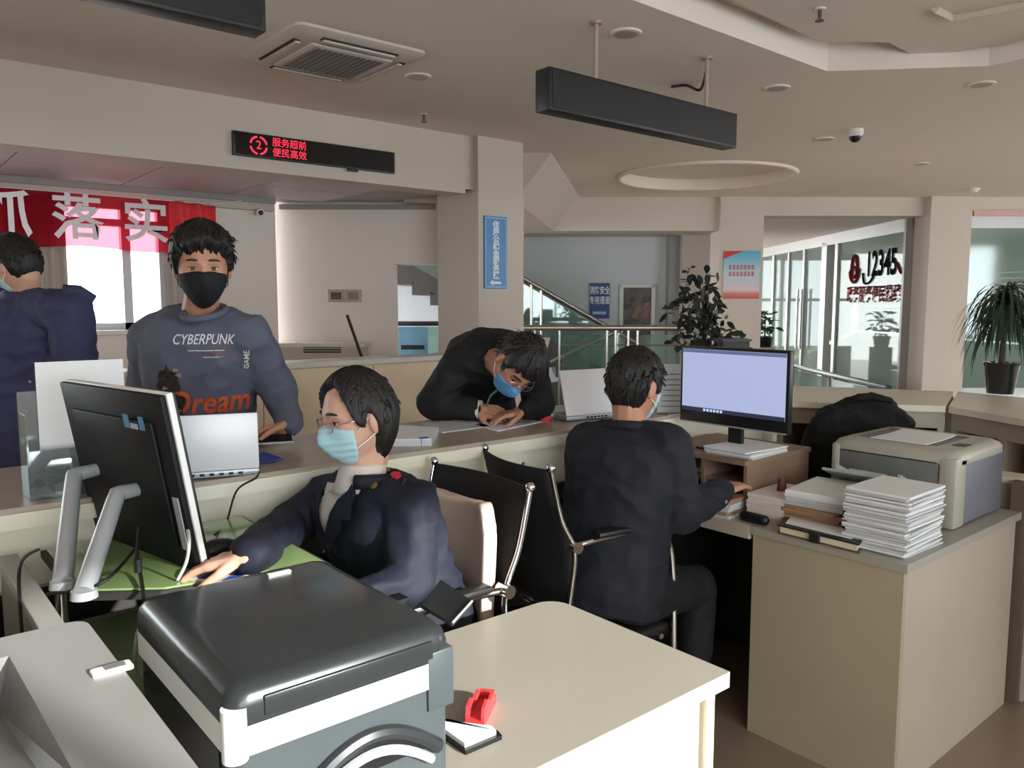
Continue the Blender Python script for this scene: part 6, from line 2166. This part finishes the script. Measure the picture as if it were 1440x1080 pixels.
wcp = ptY(366, 297, YW - 0.05)
wc_ = thing('wall_camera', 'small white camera at the top of the bay wall', 'camera', (wcp.x, YW, wcp.z))
obj('bracket', MB().box(wcp.x - 0.03, wcp.x + 0.03, YW - 0.03, YW, wcp.z - 0.03, wcp.z + 0.03), M_WHITEPAINT, wc_)
obj('camera_barrel', MB().cyl((wcp.x, YW - 0.03, wcp.z), (wcp.x - 0.03, YW - 0.13, wcp.z - 0.02), 0.03, n=16), M_WHITEPAINT, wc_, True)
obj('lens', MB().cyl((wcp.x - 0.03, YW - 0.13, wcp.z - 0.02), (wcp.x - 0.031, YW - 0.135, wcp.z - 0.021), 0.02, n=16), M_BLACKPL, wc_, True)

M_SWITCH = mat('grey_switch', (140, 128, 126), 0.4)
for (px, lab) in ((473, 'grey wall plate with a dark opening, left one of the pair on the bay wall'), (497, 'grey wall plate with small print, right one of the pair on the bay wall')):
    lat = (px - 720) / 1126 * (d_e - 0.01)
    z = ptD(px, 416, d_e).z
    t = thing('wall_plate', lab, 'wall plate', tuple(V(lat, d_e - 0.01, z)))
    m = MB(); frontal(m, lat - 0.07, lat + 0.07, d_e - 0.015, 0.014, z - 0.055, z + 0.055); obj('plate', m, mat('plate_pale', (176, 166, 162), 0.4), t)
    m = MB(); frontal(m, lat - 0.045, lat + 0.045, d_e - 0.018, 0.004, z - 0.03, z + 0.03); obj('centre', m, M_SWITCH if px > 480 else M_EDGE, t)
# air vent cabinet under the bay wall
vt = thing('vent_cabinet', 'low white cabinet with a louvred vent against the bay wall', 'cabinet', tuple(V(-1.75, 6.75, 0)))
m = MB(); frontal(m, -2.25, -1.25, 6.62, 0.30, 0, 1.16); obj('body', m, M_WALL, vt)
m = MB(); frontal(m, -2.28, -1.22, 6.60, 0.34, 1.16, 1.19); obj('top', m, M_CAP, vt)
zv = ptD(450, 491, 6.6).z
for k in range(4):
    m = MB(); frontal(m, (425 - 720) / 1126 * 6.61, (478 - 720) / 1126 * 6.61, 6.608, 0.013, zv - 0.03 + 0.02 * k, zv - 0.02 + 0.02 * k); obj('louvre', m, M_DARKPANEL, vt)
st0, st1 = ptD(488, 443, 6.42), ptD(507, 497, 6.40)
stb = st0 + (st1 - st0).normalized() * ((st0.z - 0.0) / -((st1 - st0).normalized().z))
single('pole', MB().cyl(stb, st0, 0.012, n=10), mat('dark_pole', (44, 36, 36), 0.5), 'dark broom pole leaning against the bay wall', 'pole', None, True)

# balustrade with a blue poster seen through the opening in the bay's end wall
gb = thing('poster_balustrade', 'glass balustrade with a blue poster in the opening beside the white column', 'balustrade', tuple(V(-1.0, 7.4, 0)))
g0_, g1_ = (545 - 720) / 1126 * 7.4, (625 - 720) / 1126 * 7.4
zt_ = ptD(590, 455, 7.4).z
obj('top_rail', MB().tube([V(g0_, 7.4, zt_), V(g1_, 7.4, zt_)], 0.022, 10), mat('dark_rail', (60, 58, 58), 0.4), gb, True)
m = MB(); frontal(m, g0_, g1_, 7.41, 0.01, 0, zt_ - 0.03); obj('glass_panel', m, M_RAILGLASS, gb)
m = MB(); frontal(m, (560 - 720) / 1126 * 7.39, (601 - 720) / 1126 * 7.39, 7.39, 0.008, 0.6, zt_ - 0.03); obj('poster', m, mat('poster_sky', (120, 172, 205), 0.5, vary=0.2, scale=4), gb)
m = MB(); frontal(m, (563 - 720) / 1126 * 7.38, (596 - 720) / 1126 * 7.38, 7.382, 0.006, zt_ - 0.24, zt_ - 0.20); obj('poster_line', m, M_DARKPANEL, gb)
for la in (g0_ + 0.02, g1_ - 0.02):
    obj('post', MB().cyl(V(la, 7.4, 0), V(la, 7.4, zt_), 0.016, n=8), M_STEEL, gb, True)

# ---- blue sign on the white column
SYc = YB - 0.06
a, b, c, d = ptY(680, 303, SYc), ptY(713, 306, SYc), ptY(680, 406, SYc), ptY(711, 406, SYc)
x0_, x1_ = (a.x + c.x) / 2, (b.x + d.x) / 2
z0_, z1_ = (c.z + d.z) / 2, (a.z + b.z) / 2
cs_ = thing('column_sign', 'blue vertical sign with white characters and arrow on the white column', 'sign', ((x0_ + x1_) / 2, SYc, z0_))
obj('panel', MB().box(x0_, x1_, SYc - 0.012, SYc - 0.001, z0_, z1_, 0.003), mat('sign_blue', (62, 128, 190), 0.35, vary=0.08, scale=2), cs_)
M_BORDER = mat('pale_blue_line', (160, 196, 222), 0.4)
for (xa, xb, za, zb) in ((x0_ + 0.008, x1_ - 0.008, z1_ - 0.016, z1_ - 0.010), (x0_ + 0.008, x1_ - 0.008, z0_ + 0.010, z0_ + 0.016), (x0_ + 0.008, x0_ + 0.014, z0_ + 0.01, z1_ - 0.01), (x1_ - 0.014, x1_ - 0.008, z0_ + 0.01, z1_ - 0.01)):
    obj('border_line', MB().box(xa, xb, SYc - 0.0135, SYc - 0.012, za, zb), M_BORDER, cs_)
M_WHITEINK2 = mat('sign_white', (236, 238, 240), 0.5, vary=0.0)
Ls = '住房公积金服务区'
step = (z1_ - z0_ - 0.11) / 8
for k, ch in enumerate(Ls):
    text_on('sign_character', ch, step * 1.06, ((x0_ + x1_) / 2, SYc - 0.012, z1_ - 0.04 - step * (k + 0.5)), (1, 0, 0), (0, 0, 1), M_WHITEINK2, cs_, 0.036, 0.002, 1.12)
am_ = (x0_ + x1_) / 2
az_ = z0_ + 0.045
ar = [(-0.06, 0), (-0.03, 0.024), (-0.03, 0.009), (0.05, 0.009), (0.05, -0.009), (-0.03, -0.009), (-0.03, -0.024)]
obj('arrow', MB().solid([Vector((am_ + x, SYc - 0.0125, az_ + y)) for x, y in ar], (0, -0.0015, 0)), M_WHITEINK2, cs_)

# ---- staircase behind the railing
LATS = lambda px, dist: (px - 720) / 1126 * dist
DS = 11.5
st_ = thing('staircase', 'staircase with glass side and steel handrail rising beside the blue sign', 'staircase', tuple(V(0.8, DS, 0)))
M_STEP = mat('dark_granite', (66, 66, 66), 0.35, vary=0.15, scale=20)
sl_ = 0.79 / 1.38
zr = lambda la: 1.94 - (la - 0.05) * sl_
nstep = 20
for k in range(nstep):
    la1 = 1.95 - 0.26 * k
    z1 = max(0.02, zr(la1 - 0.13) - 0.92)
    m = MB(); frontal(m, la1 - 0.27, la1, DS + 0.04, 1.1, max(0, z1 - 0.16), z1); obj('step', m, M_STEP, st_)
p0, p1 = V(1.95, DS, max(0.0, zr(1.95) - 1.03)), V(-3.2, DS, zr(-3.2) - 1.03)
hh = Vector((0, 0, 0.24))
obj('stringer', MB().solid([p0, p1, p1 + hh, p0 + hh], FWD * 0.04), M_STEP, st_)
q0, q1 = V(1.62, DS + 0.02, zr(1.62) - 0.78), V(-3.2, DS + 0.02, zr(-3.2) - 0.78)
obj('glass_panel', MB().solid([q0, q1, q1 + Vector((0, 0, 0.70)), q0 + Vector((0, 0, 0.70))], FWD * 0.01), M_RAILGLASS, st_)
obj('handrail', MB().tube([V(1.95, DS, zr(1.95)), V(-3.2, DS, zr(-3.2))], 0.028, 12), M_STEEL, st_, True)
obj('handrail', MB().tube([V(1.95, DS + 0.9, zr(1.95)), V(-3.2, DS + 0.9, zr(-3.2))], 0.022, 12), M_STEEL, st_, True)
for la in (1.55, 0.42, 0.28, -0.9, -2.0):
    obj('post', MB().cyl(V(la, DS + 0.02, zr(la) - 0.92), V(la, DS + 0.02, zr(la)), 0.02, n=10), M_STEEL, st_, True)
# counter-flight going down to the right
d0_, d1_ = ptD(764, 514, 10.6), ptD(872, 464, 10.6)
fl2 = thing('stair_flight', 'dark lower stair flight with diagonal steel rail', 'staircase', (d0_.x, d0_.y, 0))
obj('handrail', MB().tube([d0_, d1_], 0.03, 12), M_STEEL, fl2, True)
obj('flank', MB().solid([Vector((d0_.x, d0_.y, 0)), Vector((d1_.x, d1_.y, 0)), d1_ - Zv * 0.35, d1_ - Zv * 0.55, d0_ - Zv * 0.25], FWD * 0.05), M_STEP, fl2)
for u in (0.02, 0.98):
    p = d0_.lerp(d1_, u)
    obj('post', MB().cyl((p.x, p.y, 0), p, 0.02, n=10), M_STEEL, fl2, True)

# ---- steel railing in front of the stair hall
DR = 9.2
zrl = ptD(830, 461, DR).z
rl = thing('steel_railing', 'steel railing with glass infill in front of the staircase', 'railing', tuple(V(1.0, DR, 0)))
obj('handrail', MB().tube([V(LATS(700, DR), DR, zrl), V(LATS(962, DR), DR, zrl)], 0.034, 14), M_STEEL, rl, True)
for px in (752, 787, 854, 866, 884, 897):
    obj('post', MB().box(-0.011, 0.011, -0.02, 0.02, 0, zrl - 0.03, M=Matrix.Translation(V(LATS(px, DR), DR, 0)) @ Matrix.Rotation(AZ - PI / 2, 4, 'Z')), M_STEEL, rl)
obj('lower_rail', MB().tube([V(LATS(788, DR), DR, zrl - 0.20), V(LATS(960, DR), DR, zrl - 0.20)], 0.009, 8), M_STEEL, rl, True)
for a, b in ((700, 752), (788, 853), (867, 883), (898, 960)):
    m = MB(); frontal(m, LATS(a, DR) + 0.02, LATS(b, DR) - 0.02, DR, 0.01, 0.1, zrl - 0.08); obj('glass_panel', m, M_RAILGLASS, rl)

# pale lectern-like stand behind the bent man
p0 = ptD(768, 560, 6.6)
ls_ = thing('display_stand', 'pale slanted display stand behind the bent man', 'stand', (p0.x, p0.y, 0))
qa = [ptD(745, 475, 6.5), ptD(774, 475, 6.5), ptD(764, 512, 6.6), ptD(741, 512, 6.6)]
obj('slanted_top', MB().solid(qa, FWD * 0.03), M_CREAM, ls_)
m = MB(); frontal(m, LATS(742, 6.6), LATS(766, 6.6), 6.62, 0.25, 0, ptD(750, 512, 6.6).z); obj('body', m, M_CREAM2, ls_)

# ---- blue notice and poster frame on the stair hall wall
def wall_rect(px0, px1, py0, py1, dist):
    return LATS(px0, dist), LATS(px1, dist), ptD((px0 + px1) / 2, py1, dist).z, ptD((px0 + px1) / 2, py0, dist).z


DN = DW - 0.02
l0_, l1_, z0_, z1_ = wall_rect(829, 857, 398, 448, DN)
ns = thing('wall_notice', 'dark blue notice with white characters on the stair hall wall', 'sign', tuple(V((l0_ + l1_) / 2, DN, z0_)))
m = MB(); frontal(m, l0_, l1_, DN - 0.01, 0.012, z0_, z1_); obj('panel', m, mat('notice_blue', (40, 74, 140), 0.4, vary=0.05), ns)
cm_ = (l0_ + l1_) / 2
hh_ = z1_ - z0_
for tx, fz, sz_ in (('消防安全', 0.78, 0.145), ('专用通道', 0.50, 0.145)):
    text_on('notice_characters', tx, sz_ * hh_ / 0.62, V(cm_, DN - 0.011, z0_ + fz * hh_), RGT, Zv, M_WHITEINK2, ns, 0.02, 0.002, 0.62)
m = MB(); frontal(m, l0_ + 0.05, l1_ - 0.05, DN - 0.013, 0.002, z0_ + 0.12 * hh_, z0_ + 0.20 * hh_); obj('small_print_line', m, M_BORDER, ns)
l0_, l1_, z0_, z1_ = wall_rect(871, 921, 400, 498, DN)
pf = thing('framed_poster', 'white framed dark poster on the stair hall wall', 'poster', tuple(V((l0_ + l1_) / 2, DN, z0_)))
for (a, b, c, d) in ((l0_, l0_ + 0.06, z0_, z1_), (l1_ - 0.06, l1_, z0_, z1_), (l0_, l1_, z1_ - 0.05, z1_), (l0_, l1_, z0_, z0_ + 0.05)):
    m = MB(); frontal(m, a, b, DN - 0.03, 0.03, c, d); obj('frame_bar', m, M_WHITEPAINT, pf)
mp = mat('poster_collage', (96, 92, 88), 0.5, vary=0.6, scale=5)
m = MB(); frontal(m, l0_ + 0.06, l1_ - 0.06, DN - 0.01, 0.008, z0_ + 0.05, z1_ - 0.05); obj('picture', m, mp, pf)
m = MB(); frontal(m, l0_ + 0.20, l1_ - 0.08, DN - 0.012, 0.003, z0_ + 0.52 * (z1_ - z0_), z0_ + 0.74 * (z1_ - z0_)); obj('picture_block', m, mat('poster_rose', (132, 100, 92), 0.5, vary=0.5, scale=12), pf)

# bright column poster (red, sky blue)
DPo = DF - 0.085
l0_, l1_, z0_, z1_ = wall_rect(1016, 1067, 353, 420, DPo)
po = thing('column_poster', 'red and sky blue poster on the cream column', 'poster', tuple(V((l0_ + l1_) / 2, DPo, z0_)))
m = MB(); frontal(m, l0_, l1_, DPo - 0.006, 0.006, z0_, z1_)
mpo = bpy.data.materials.new('poster_gradient'); mpo.use_nodes = True
nt = mpo.node_tree
bs_ = nt.nodes['Principled BSDF']; bs_.inputs['Roughness'].default_value = 0.4
tc = nt.nodes.new('ShaderNodeTexCoord'); sx_ = nt.nodes.new('ShaderNodeSeparateXYZ'); rp_ = nt.nodes.new('ShaderNodeValToRGB')
nt.links.new(tc.outputs['Generated'], sx_.inputs[0]); nt.links.new(sx_.outputs[2], rp_.inputs[0]); nt.links.new(rp_.outputs[0], bs_.inputs['Base Color'])
el = rp_.color_ramp.elements
el[0].position = 0.0; el[0].color = srgb(196, 84, 76)
el[1].position = 1.0; el[1].color = srgb(60, 168, 205)
e = el.new(0.10); e.color = srgb(206, 120, 110)
e = el.new(0.18); e.color = srgb(222, 196, 200)
e = el.new(0.55); e.color = srgb(176, 206, 220)
MATS['poster_gradient'] = mpo
obj('sheet', m, mpo, po)
M_POR = mat('poster_red', (200, 50, 56), 0.5)
tri_ = [V(l0_, DPo - 0.007, z1_), V(l0_ + 0.24, DPo - 0.007, z1_), V(l0_ + 0.10, DPo - 0.007, z1_ - 0.05), V(l0_, DPo - 0.007, z1_ - 0.09)]
obj('red_corner', MB().solid(tri_, FWD * -0.001), M_POR, po)
for fz in (0.66, 0.52):
    for k in range(7):
        a = l0_ + 0.06 + k * (l1_ - l0_ - 0.12) / 7
        b = a + (l1_ - l0_ - 0.12) / 7 * 0.86
        z = z0_ + fz * (z1_ - z0_)
        m = MB()
        w_ = b - a
        for q in range(3):
            frontal(m, a, b, DPo - 0.008, 0.001, z - 0.022 + 0.018 * q, z - 0.014 + 0.018 * q)
        frontal(m, a + w_ * 0.4, a + w_ * 0.6, DPo - 0.008, 0.001, z - 0.026, z + 0.030)
        obj('red_character', m, M_POR, po)

# ---- hotline lettering on the nearest pane of the glass partition
gdir = -FWD
gn = LG - 0.004


def GP(dist, z):
    return V(gn, dist, z)


def gd(px):
    return gn * 1126 / (px - 720)


hl = hot_pane
M_DKINK = mat('dark_grey_vinyl', (30, 30, 34), 1.0, vary=0.0, spec=0.0)
M_MAROON = mat('maroon_vinyl', (120, 36, 44), 1.0, vary=0.0, spec=0.0)
zc = ptD(1240, 371, gd(1240)).z
text_on('hotline_number', '12345', 0.46, GP((gd(1210) + gd(1266)) / 2, zc), gdir, Zv, M_DKINK, hl, 0.03, 0.004, 0.78)
# call-centre emblem: a looped figure with headset line
lc_ = GP(gd(1200), zc)
loop = [lc_ + gdir * (0.15 * math.cos(2 * PI * k / 24) * (1 if math.sin(2 * PI * k / 24) < 0 else 0.6)) + Zv * (0.19 * math.sin(2 * PI * k / 24) - 0.03) - RGT * 0.006 for k in range(25)]
obj('emblem_loop', MB().tube(loop, 0.02, 6, cap=False), M_MAROON, hl)
loop = [lc_ + gdir * (0.07 * math.cos(2 * PI * k / 20)) + Zv * (0.08 * math.sin(2 * PI * k / 20) - 0.08) - RGT * 0.006 for k in range(21)]
obj('emblem_loop', MB().tube(loop, 0.016, 6, cap=False), M_MAROON, hl)
sw_ = [lc_ + gdir * (0.22 + 0.14 * k) + Zv * (-0.24 + 0.05 * math.sin(k * 0.9) - (0.03 if 1 < k < 4 else 0)) - RGT * 0.006 for k in range(3)]
obj('emblem_swoosh', MB().tube(smooth_path([lc_ + gdir * 0.28 + Zv * -0.10 - RGT * 0.006, lc_ + gdir * 0.34 + Zv * -0.24 - RGT * 0.006, lc_ + gdir * 0.52 + Zv * -0.22 - RGT * 0.006, lc_ + gdir * 0.66 + Zv * -0.10 - RGT * 0.006]), 0.014, 6), M_DKINK, hl)
obj('emblem_swoosh', MB().tube([GP(gd(1258), zc + 0.0) - RGT * 0.006, GP(gd(1266), zc - 0.14) - RGT * 0.006], 0.018, 6), M_MAROON, hl)
zb_ = ptD(1230, 403, gd(1230)).z
m = MB(); along(m, gn - 0.003, 0.003, gd(1268), gd(1192), zb_ - 0.008, zb_ + 0.008); obj('hotline_rule', m, M_DKINK, hl)
zt_ = ptD(1230, 415, gd(1230)).z
text_on('hotline_caption', '政务服务便民热线', 0.235, GP((gd(1191) + gd(1266)) / 2, zt_), gdir, Zv, M_MAROON, hl, 0.03, 0.004, 0.86)
# small door plate on the return wall
l0_, l1_, z0_, z1_ = wall_rect(1283, 1298, 379, 393, 9.78)
m = MB(); frontal(m, LG - 0.10, 5.2, 9.80, 0.05, 0, 2.55); struct('wall_return', m, M_TRIM)
ds = thing('door_plate', 'small dark blue door plate beside the hotline glass', 'sign', tuple(V((l0_ + l1_) / 2, 9.78, z0_)))
m = MB(); frontal(m, l0_, l1_, 9.785, 0.012, z0_, z1_); obj('plate', m, mat('plate_navy', (62, 66, 92), 0.4), ds)
for fz in (0.35, 0.65):
    m = MB(); frontal(m, l0_ + 0.04, l1_ - 0.015, 9.782, 0.003, z0_ + fz * (z1_ - z0_) - 0.008, z0_ + fz * (z1_ - z0_) + 0.008); obj('plate_line', m, M_BORDER, ds)
# low sill rail along the corridor glass
m = MB()
ra_, rb_ = ptD(1112, 514, 12.0), ptD(1250, 546, 8.2)
sr = thing('sill_rail', 'dark steel rail running along the corridor glass behind the counter', 'railing', tuple(Vector((rb_.x, rb_.y, 0))))
obj('rail', MB().tube([ra_, rb_], 0.035, 10), mat('dark_steel', (70, 72, 76), 0.3, metal=0.8), sr, True)
for u in (0.05, 0.5, 0.95):
    p = ra_.lerp(rb_, u)
    obj('post', MB().cyl((p.x, p.y, 0), p, 0.018, n=8), M_STEEL, sr, True)
m = MB(); o_ = (rb_ - ra_).normalized()
obj('glass_panel', MB().solid([Vector((ra_.x, ra_.y, 0.05)), Vector((rb_.x, rb_.y, 0.05)), rb_ - Zv * 0.05, ra_ - Zv * 0.05], RGT * 0.01), M_GREENGLASS, sr)
# pink panel painting a blurred reflection in the frosted window, and pink sign strip above
m = MB()
l0_, l1_, z0_, z1_ = wall_rect(1368, 1430, 343, 376, DF + 0.6)
pk = thing('pink_reflection_panel', 'pink panel standing in for a blurred reflection in the frosted window', 'banner', tuple(V((l0_ + l1_) / 2, DF + 0.6, z0_)))
frontal(m, l0_, l1_, DF + 0.6, 0.02, z0_, z1_); obj('cloth', m, mat('pink_reflection', (222, 140, 140), 0.8), pk)
m = MB(); frontal(m, l0_, l1_, DF + 0.6, 0.025, z1_, z1_ + 0.02); obj('rod', m, M_ALU, pk)  # rod and cord added to carry the reflection panel
obj('cord', MB().cyl(V((l0_ + l1_) / 2, DF + 0.61, z1_ + 0.02), V((l0_ + l1_) / 2, DF + 0.61, 2.60), 0.004, n=6), M_WHITEPAINT, pk)
l0_, l1_, z0_, z1_ = wall_rect(1362, 1445, 296, 304, DF - 0.02)
m = MB(); frontal(m, l0_, l1_ + 1.0, DF - 0.03, 0.02, z0_, z1_)
single('lintel_strip', m, mat('pink_strip', (206, 160, 150), 0.5), 'pale pink sign strip on the lintel above the frosted window', 'sign strip')

# ================================================================= plants
M_LEAF = mat('dark_green_leaf', (44, 62, 42), 0.45, vary=0.25, scale=8)
M_LEAF2 = mat('ficus_leaf', (46, 54, 48), 0.4, vary=0.25, scale=8)
M_STEM = mat('plant_stem', (74, 62, 48), 0.7, vary=0.1)
M_POT = mat('black_glazed_pot', (28, 30, 30), 0.2, vary=0.05, coat=0.4)
M_SOIL = mat('potting_soil', (50, 40, 32), 0.9, vary=0.2)


def leaf_poly(mb, base, d, n, L, W, droop=0.0, segs=4):
    """one bent leaf with a pointed end"""
    d = d.normalized()
    s = d.cross(n).normalized()
    vs_, fs_ = [], []
    for k in range(segs + 1):
        u = k / segs
        w = W * math.sin(PI * min(0.98, 0.10 + 0.88 * u)) * (1.0 if k < segs else 0.1)
        c = base + d * (L * u) - Zv * (droop * L * u * u)
        vs_ += [c - s * w / 2, c + s * w / 2]
    for k in range(segs):
        fs_.append((2 * k, 2 * k + 1, 2 * k + 3, 2 * k + 2))
    mb.add(vs_, fs_)


def pot(parent, c, z0, z1, r0, r1):
    rings = []
    for (z, r) in ((z0, r0), (z0 + 0.25 * (z1 - z0), r0 + 0.3 * (r1 - r0)), (z1 - 0.02, r1 * 0.97), (z1 - 0.012, r1 * 1.04), (z1, r1 * 1.04), (z1, r1 * 0.9), (z1 - 0.02, r1 * 0.88)):
        rings.append([Vector((c.x + r * math.cos(2 * PI * k / 28), c.y + r * math.sin(2 * PI * k / 28), z)) for k in range(28)])
    obj('pot', MB().loft(rings), M_POT, parent, True)
    obj('soil', MB().cyl((c.x, c.y, z1 - 0.03), (c.x, c.y, z1 - 0.015), r1 * 0.88, n=24), M_SOIL, parent)


# spiky plant on the counter
c = ptZ(1406, 553, CT)
pl1 = thing('potted_plant', 'drooping grass-leaved plant in a black pot on the cream counter', 'plant', (c.x, c.y, CT))
zp = CT + 0.165
pot(pl1, c, CT, zp, 0.062, 0.085)
obj('stem', MB().tube([(c.x, c.y, zp - 0.03), (c.x + 0.005, c.y, zp + 0.12), (c.x, c.y, zp + 0.30)], [0.018, 0.014, 0.010], 10), M_STEM, pl1, True)
rnd = random.Random(3)
for k in range(290):
    a = rnd.uniform(0, 2 * PI)
    hz = rnd.uniform(0.14, 0.36)
    out = Vector((math.cos(a), math.sin(a), 0))
    d0 = (out * rnd.uniform(0.35, 1.0) + Zv * rnd.uniform(0.35, 1.3)).normalized()
    L = rnd.uniform(0.24, 0.40)
    mb = MB()
    p = Vector((c.x, c.y, zp + hz))
    s = d0.cross(out.cross(Zv)).normalized()
    side = out.cross(Zv).normalized()
    w0 = rnd.uniform(0.010, 0.015)
    vs_, fs_ = [], []
    dd = d0.copy()
    N = 7
    g = rnd.uniform(0.45, 0.75)
    for j in range(N + 1):
        w = w0 * (1 - 0.85 * (j / N) ** 2)
        vs_ += [p - side * w / 2, p + side * w / 2]
        p = p + dd * (L / N)
        dd = (dd - Zv * g).normalized()
    for j in range(N):
        fs_.append((2 * j, 2 * j + 1, 2 * j + 3, 2 * j + 2))
    mb.add(vs_, fs_)
    obj('leaf', mb, M_LEAF, pl1, 'all')

# ficus behind the lit monitor
DFi = 5.4
fc = V(LATS(992, DFi), DFi, 0)
pl2 = thing('ficus_tree', 'dark leafy ficus standing behind the lit monitor', 'plant', tuple(fc))
pot(pl2, fc, 0.0, 0.34, 0.13, 0.18)
rnd = random.Random(8)
obj('trunk', MB().tube([fc + Zv * 0.3, fc + Zv * 0.8 + RGT * 0.02, fc + Zv * 1.2, fc + Zv * 1.62 - RGT * 0.02], [0.02, 0.017, 0.013, 0.006], 10), M_STEM, pl2, True)
tips = []
for (px, py) in ((978, 388), (1000, 398), (966, 410), (985, 415), (1005, 425), (960, 432), (978, 440), (1000, 440), (965, 455), (985, 458), (1010, 455), (1022, 465), (960, 475), (978, 478), (1000, 476), (1018, 482), (1030, 478)):
    tip = ptD(px, py, DFi + rnd.uniform(-0.18, 0.18))
    b0_ = fc + Zv * (tip.z - 0.22)
    obj('branch', MB().tube([b0_, b0_.lerp(tip, 0.55) + Zv * 0.03, tip], [0.006, 0.004, 0.002], 6), M_STEM, pl2)
    tips.append(tip)
for k in range(280):
    tip = tips[k % len(tips)]
    b = tip + Vector((rnd.gauss(0, 0.05), rnd.gauss(0, 0.05), rnd.gauss(-0.01, 0.04)))
    d = Vector((rnd.uniform(-1, 1), rnd.uniform(-1, 1), rnd.uniform(-0.9, 0.3)))
    n = Vector((rnd.uniform(-1, 1), rnd.uniform(-1, 1), rnd.uniform(0.2, 1)))
    mb = MB(); leaf_poly(mb, b, d, n, rnd.uniform(0.06, 0.085), rnd.uniform(0.034, 0.046), 0.2)
    obj('leaf', mb, M_LEAF2, pl2, 'all')
# dark box whose top shows above the monitor
bx_ = V(LATS(1038, 4.9), 4.9, 0)
m = MB(); frontal(m, LATS(1019, 4.9), LATS(1056, 4.9), 4.9, 0.14, 0, ptD(1038, 480, 4.9).z)
db = thing('queue_terminal', 'dark box-shaped terminal whose top shows behind the lit monitor', 'terminal', tuple(bx_))
obj('cabinet', m, M_BLACKMETAL, db)
m = MB(); frontal(m, LATS(1017, 4.9), LATS(1058, 4.9), 4.88, 0.18, ptD(1038, 480, 4.9).z, ptD(1038, 477, 4.9).z); obj('top_cap', m, M_BLACKPL, db)

# small potted plant in the corridor
DPl = 12.5
pc = V(LATS(1077, DPl), DPl, 0)
pl3 = thing('potted_plant', 'small leafy plant in a dark pot in the corridor', 'plant', tuple(pc))
zb = ptD(1077, 488, DPl).z
m = MB(); frontal(m, LATS(1066, DPl), LATS(1089, DPl), DPl - 0.12, 0.24, 0, zb - 0.002); obj('plant_stand', m, M_WALL, pl3)
pot(pl3, pc, zb, zb + 0.17, 0.10, 0.13)
rnd = random.Random(12)
for k in range(60):
    b = Vector((pc.x, pc.y, zb + 0.17)) + Vector((rnd.gauss(0, 0.09), rnd.gauss(0, 0.09), rnd.uniform(0.0, 0.36)))
    mb = MB(); leaf_poly(mb, b, Vector((rnd.uniform(-1, 1), rnd.uniform(-1, 1), rnd.uniform(-0.2, 0.8))), Vector((rnd.uniform(-1, 1), rnd.uniform(-1, 1), 0.8)), rnd.uniform(0.12, 0.18), 0.06, 0.3)
    obj('leaf', mb, mat('corridor_leaf', (62, 92, 60), 0.5, vary=0.2), pl3, 'all')
obj('stem', MB().tube([Vector((pc.x, pc.y, zb + 0.14)), Vector((pc.x, pc.y, zb + 0.45))], [0.014, 0.006], 8), M_STEM, pl3)
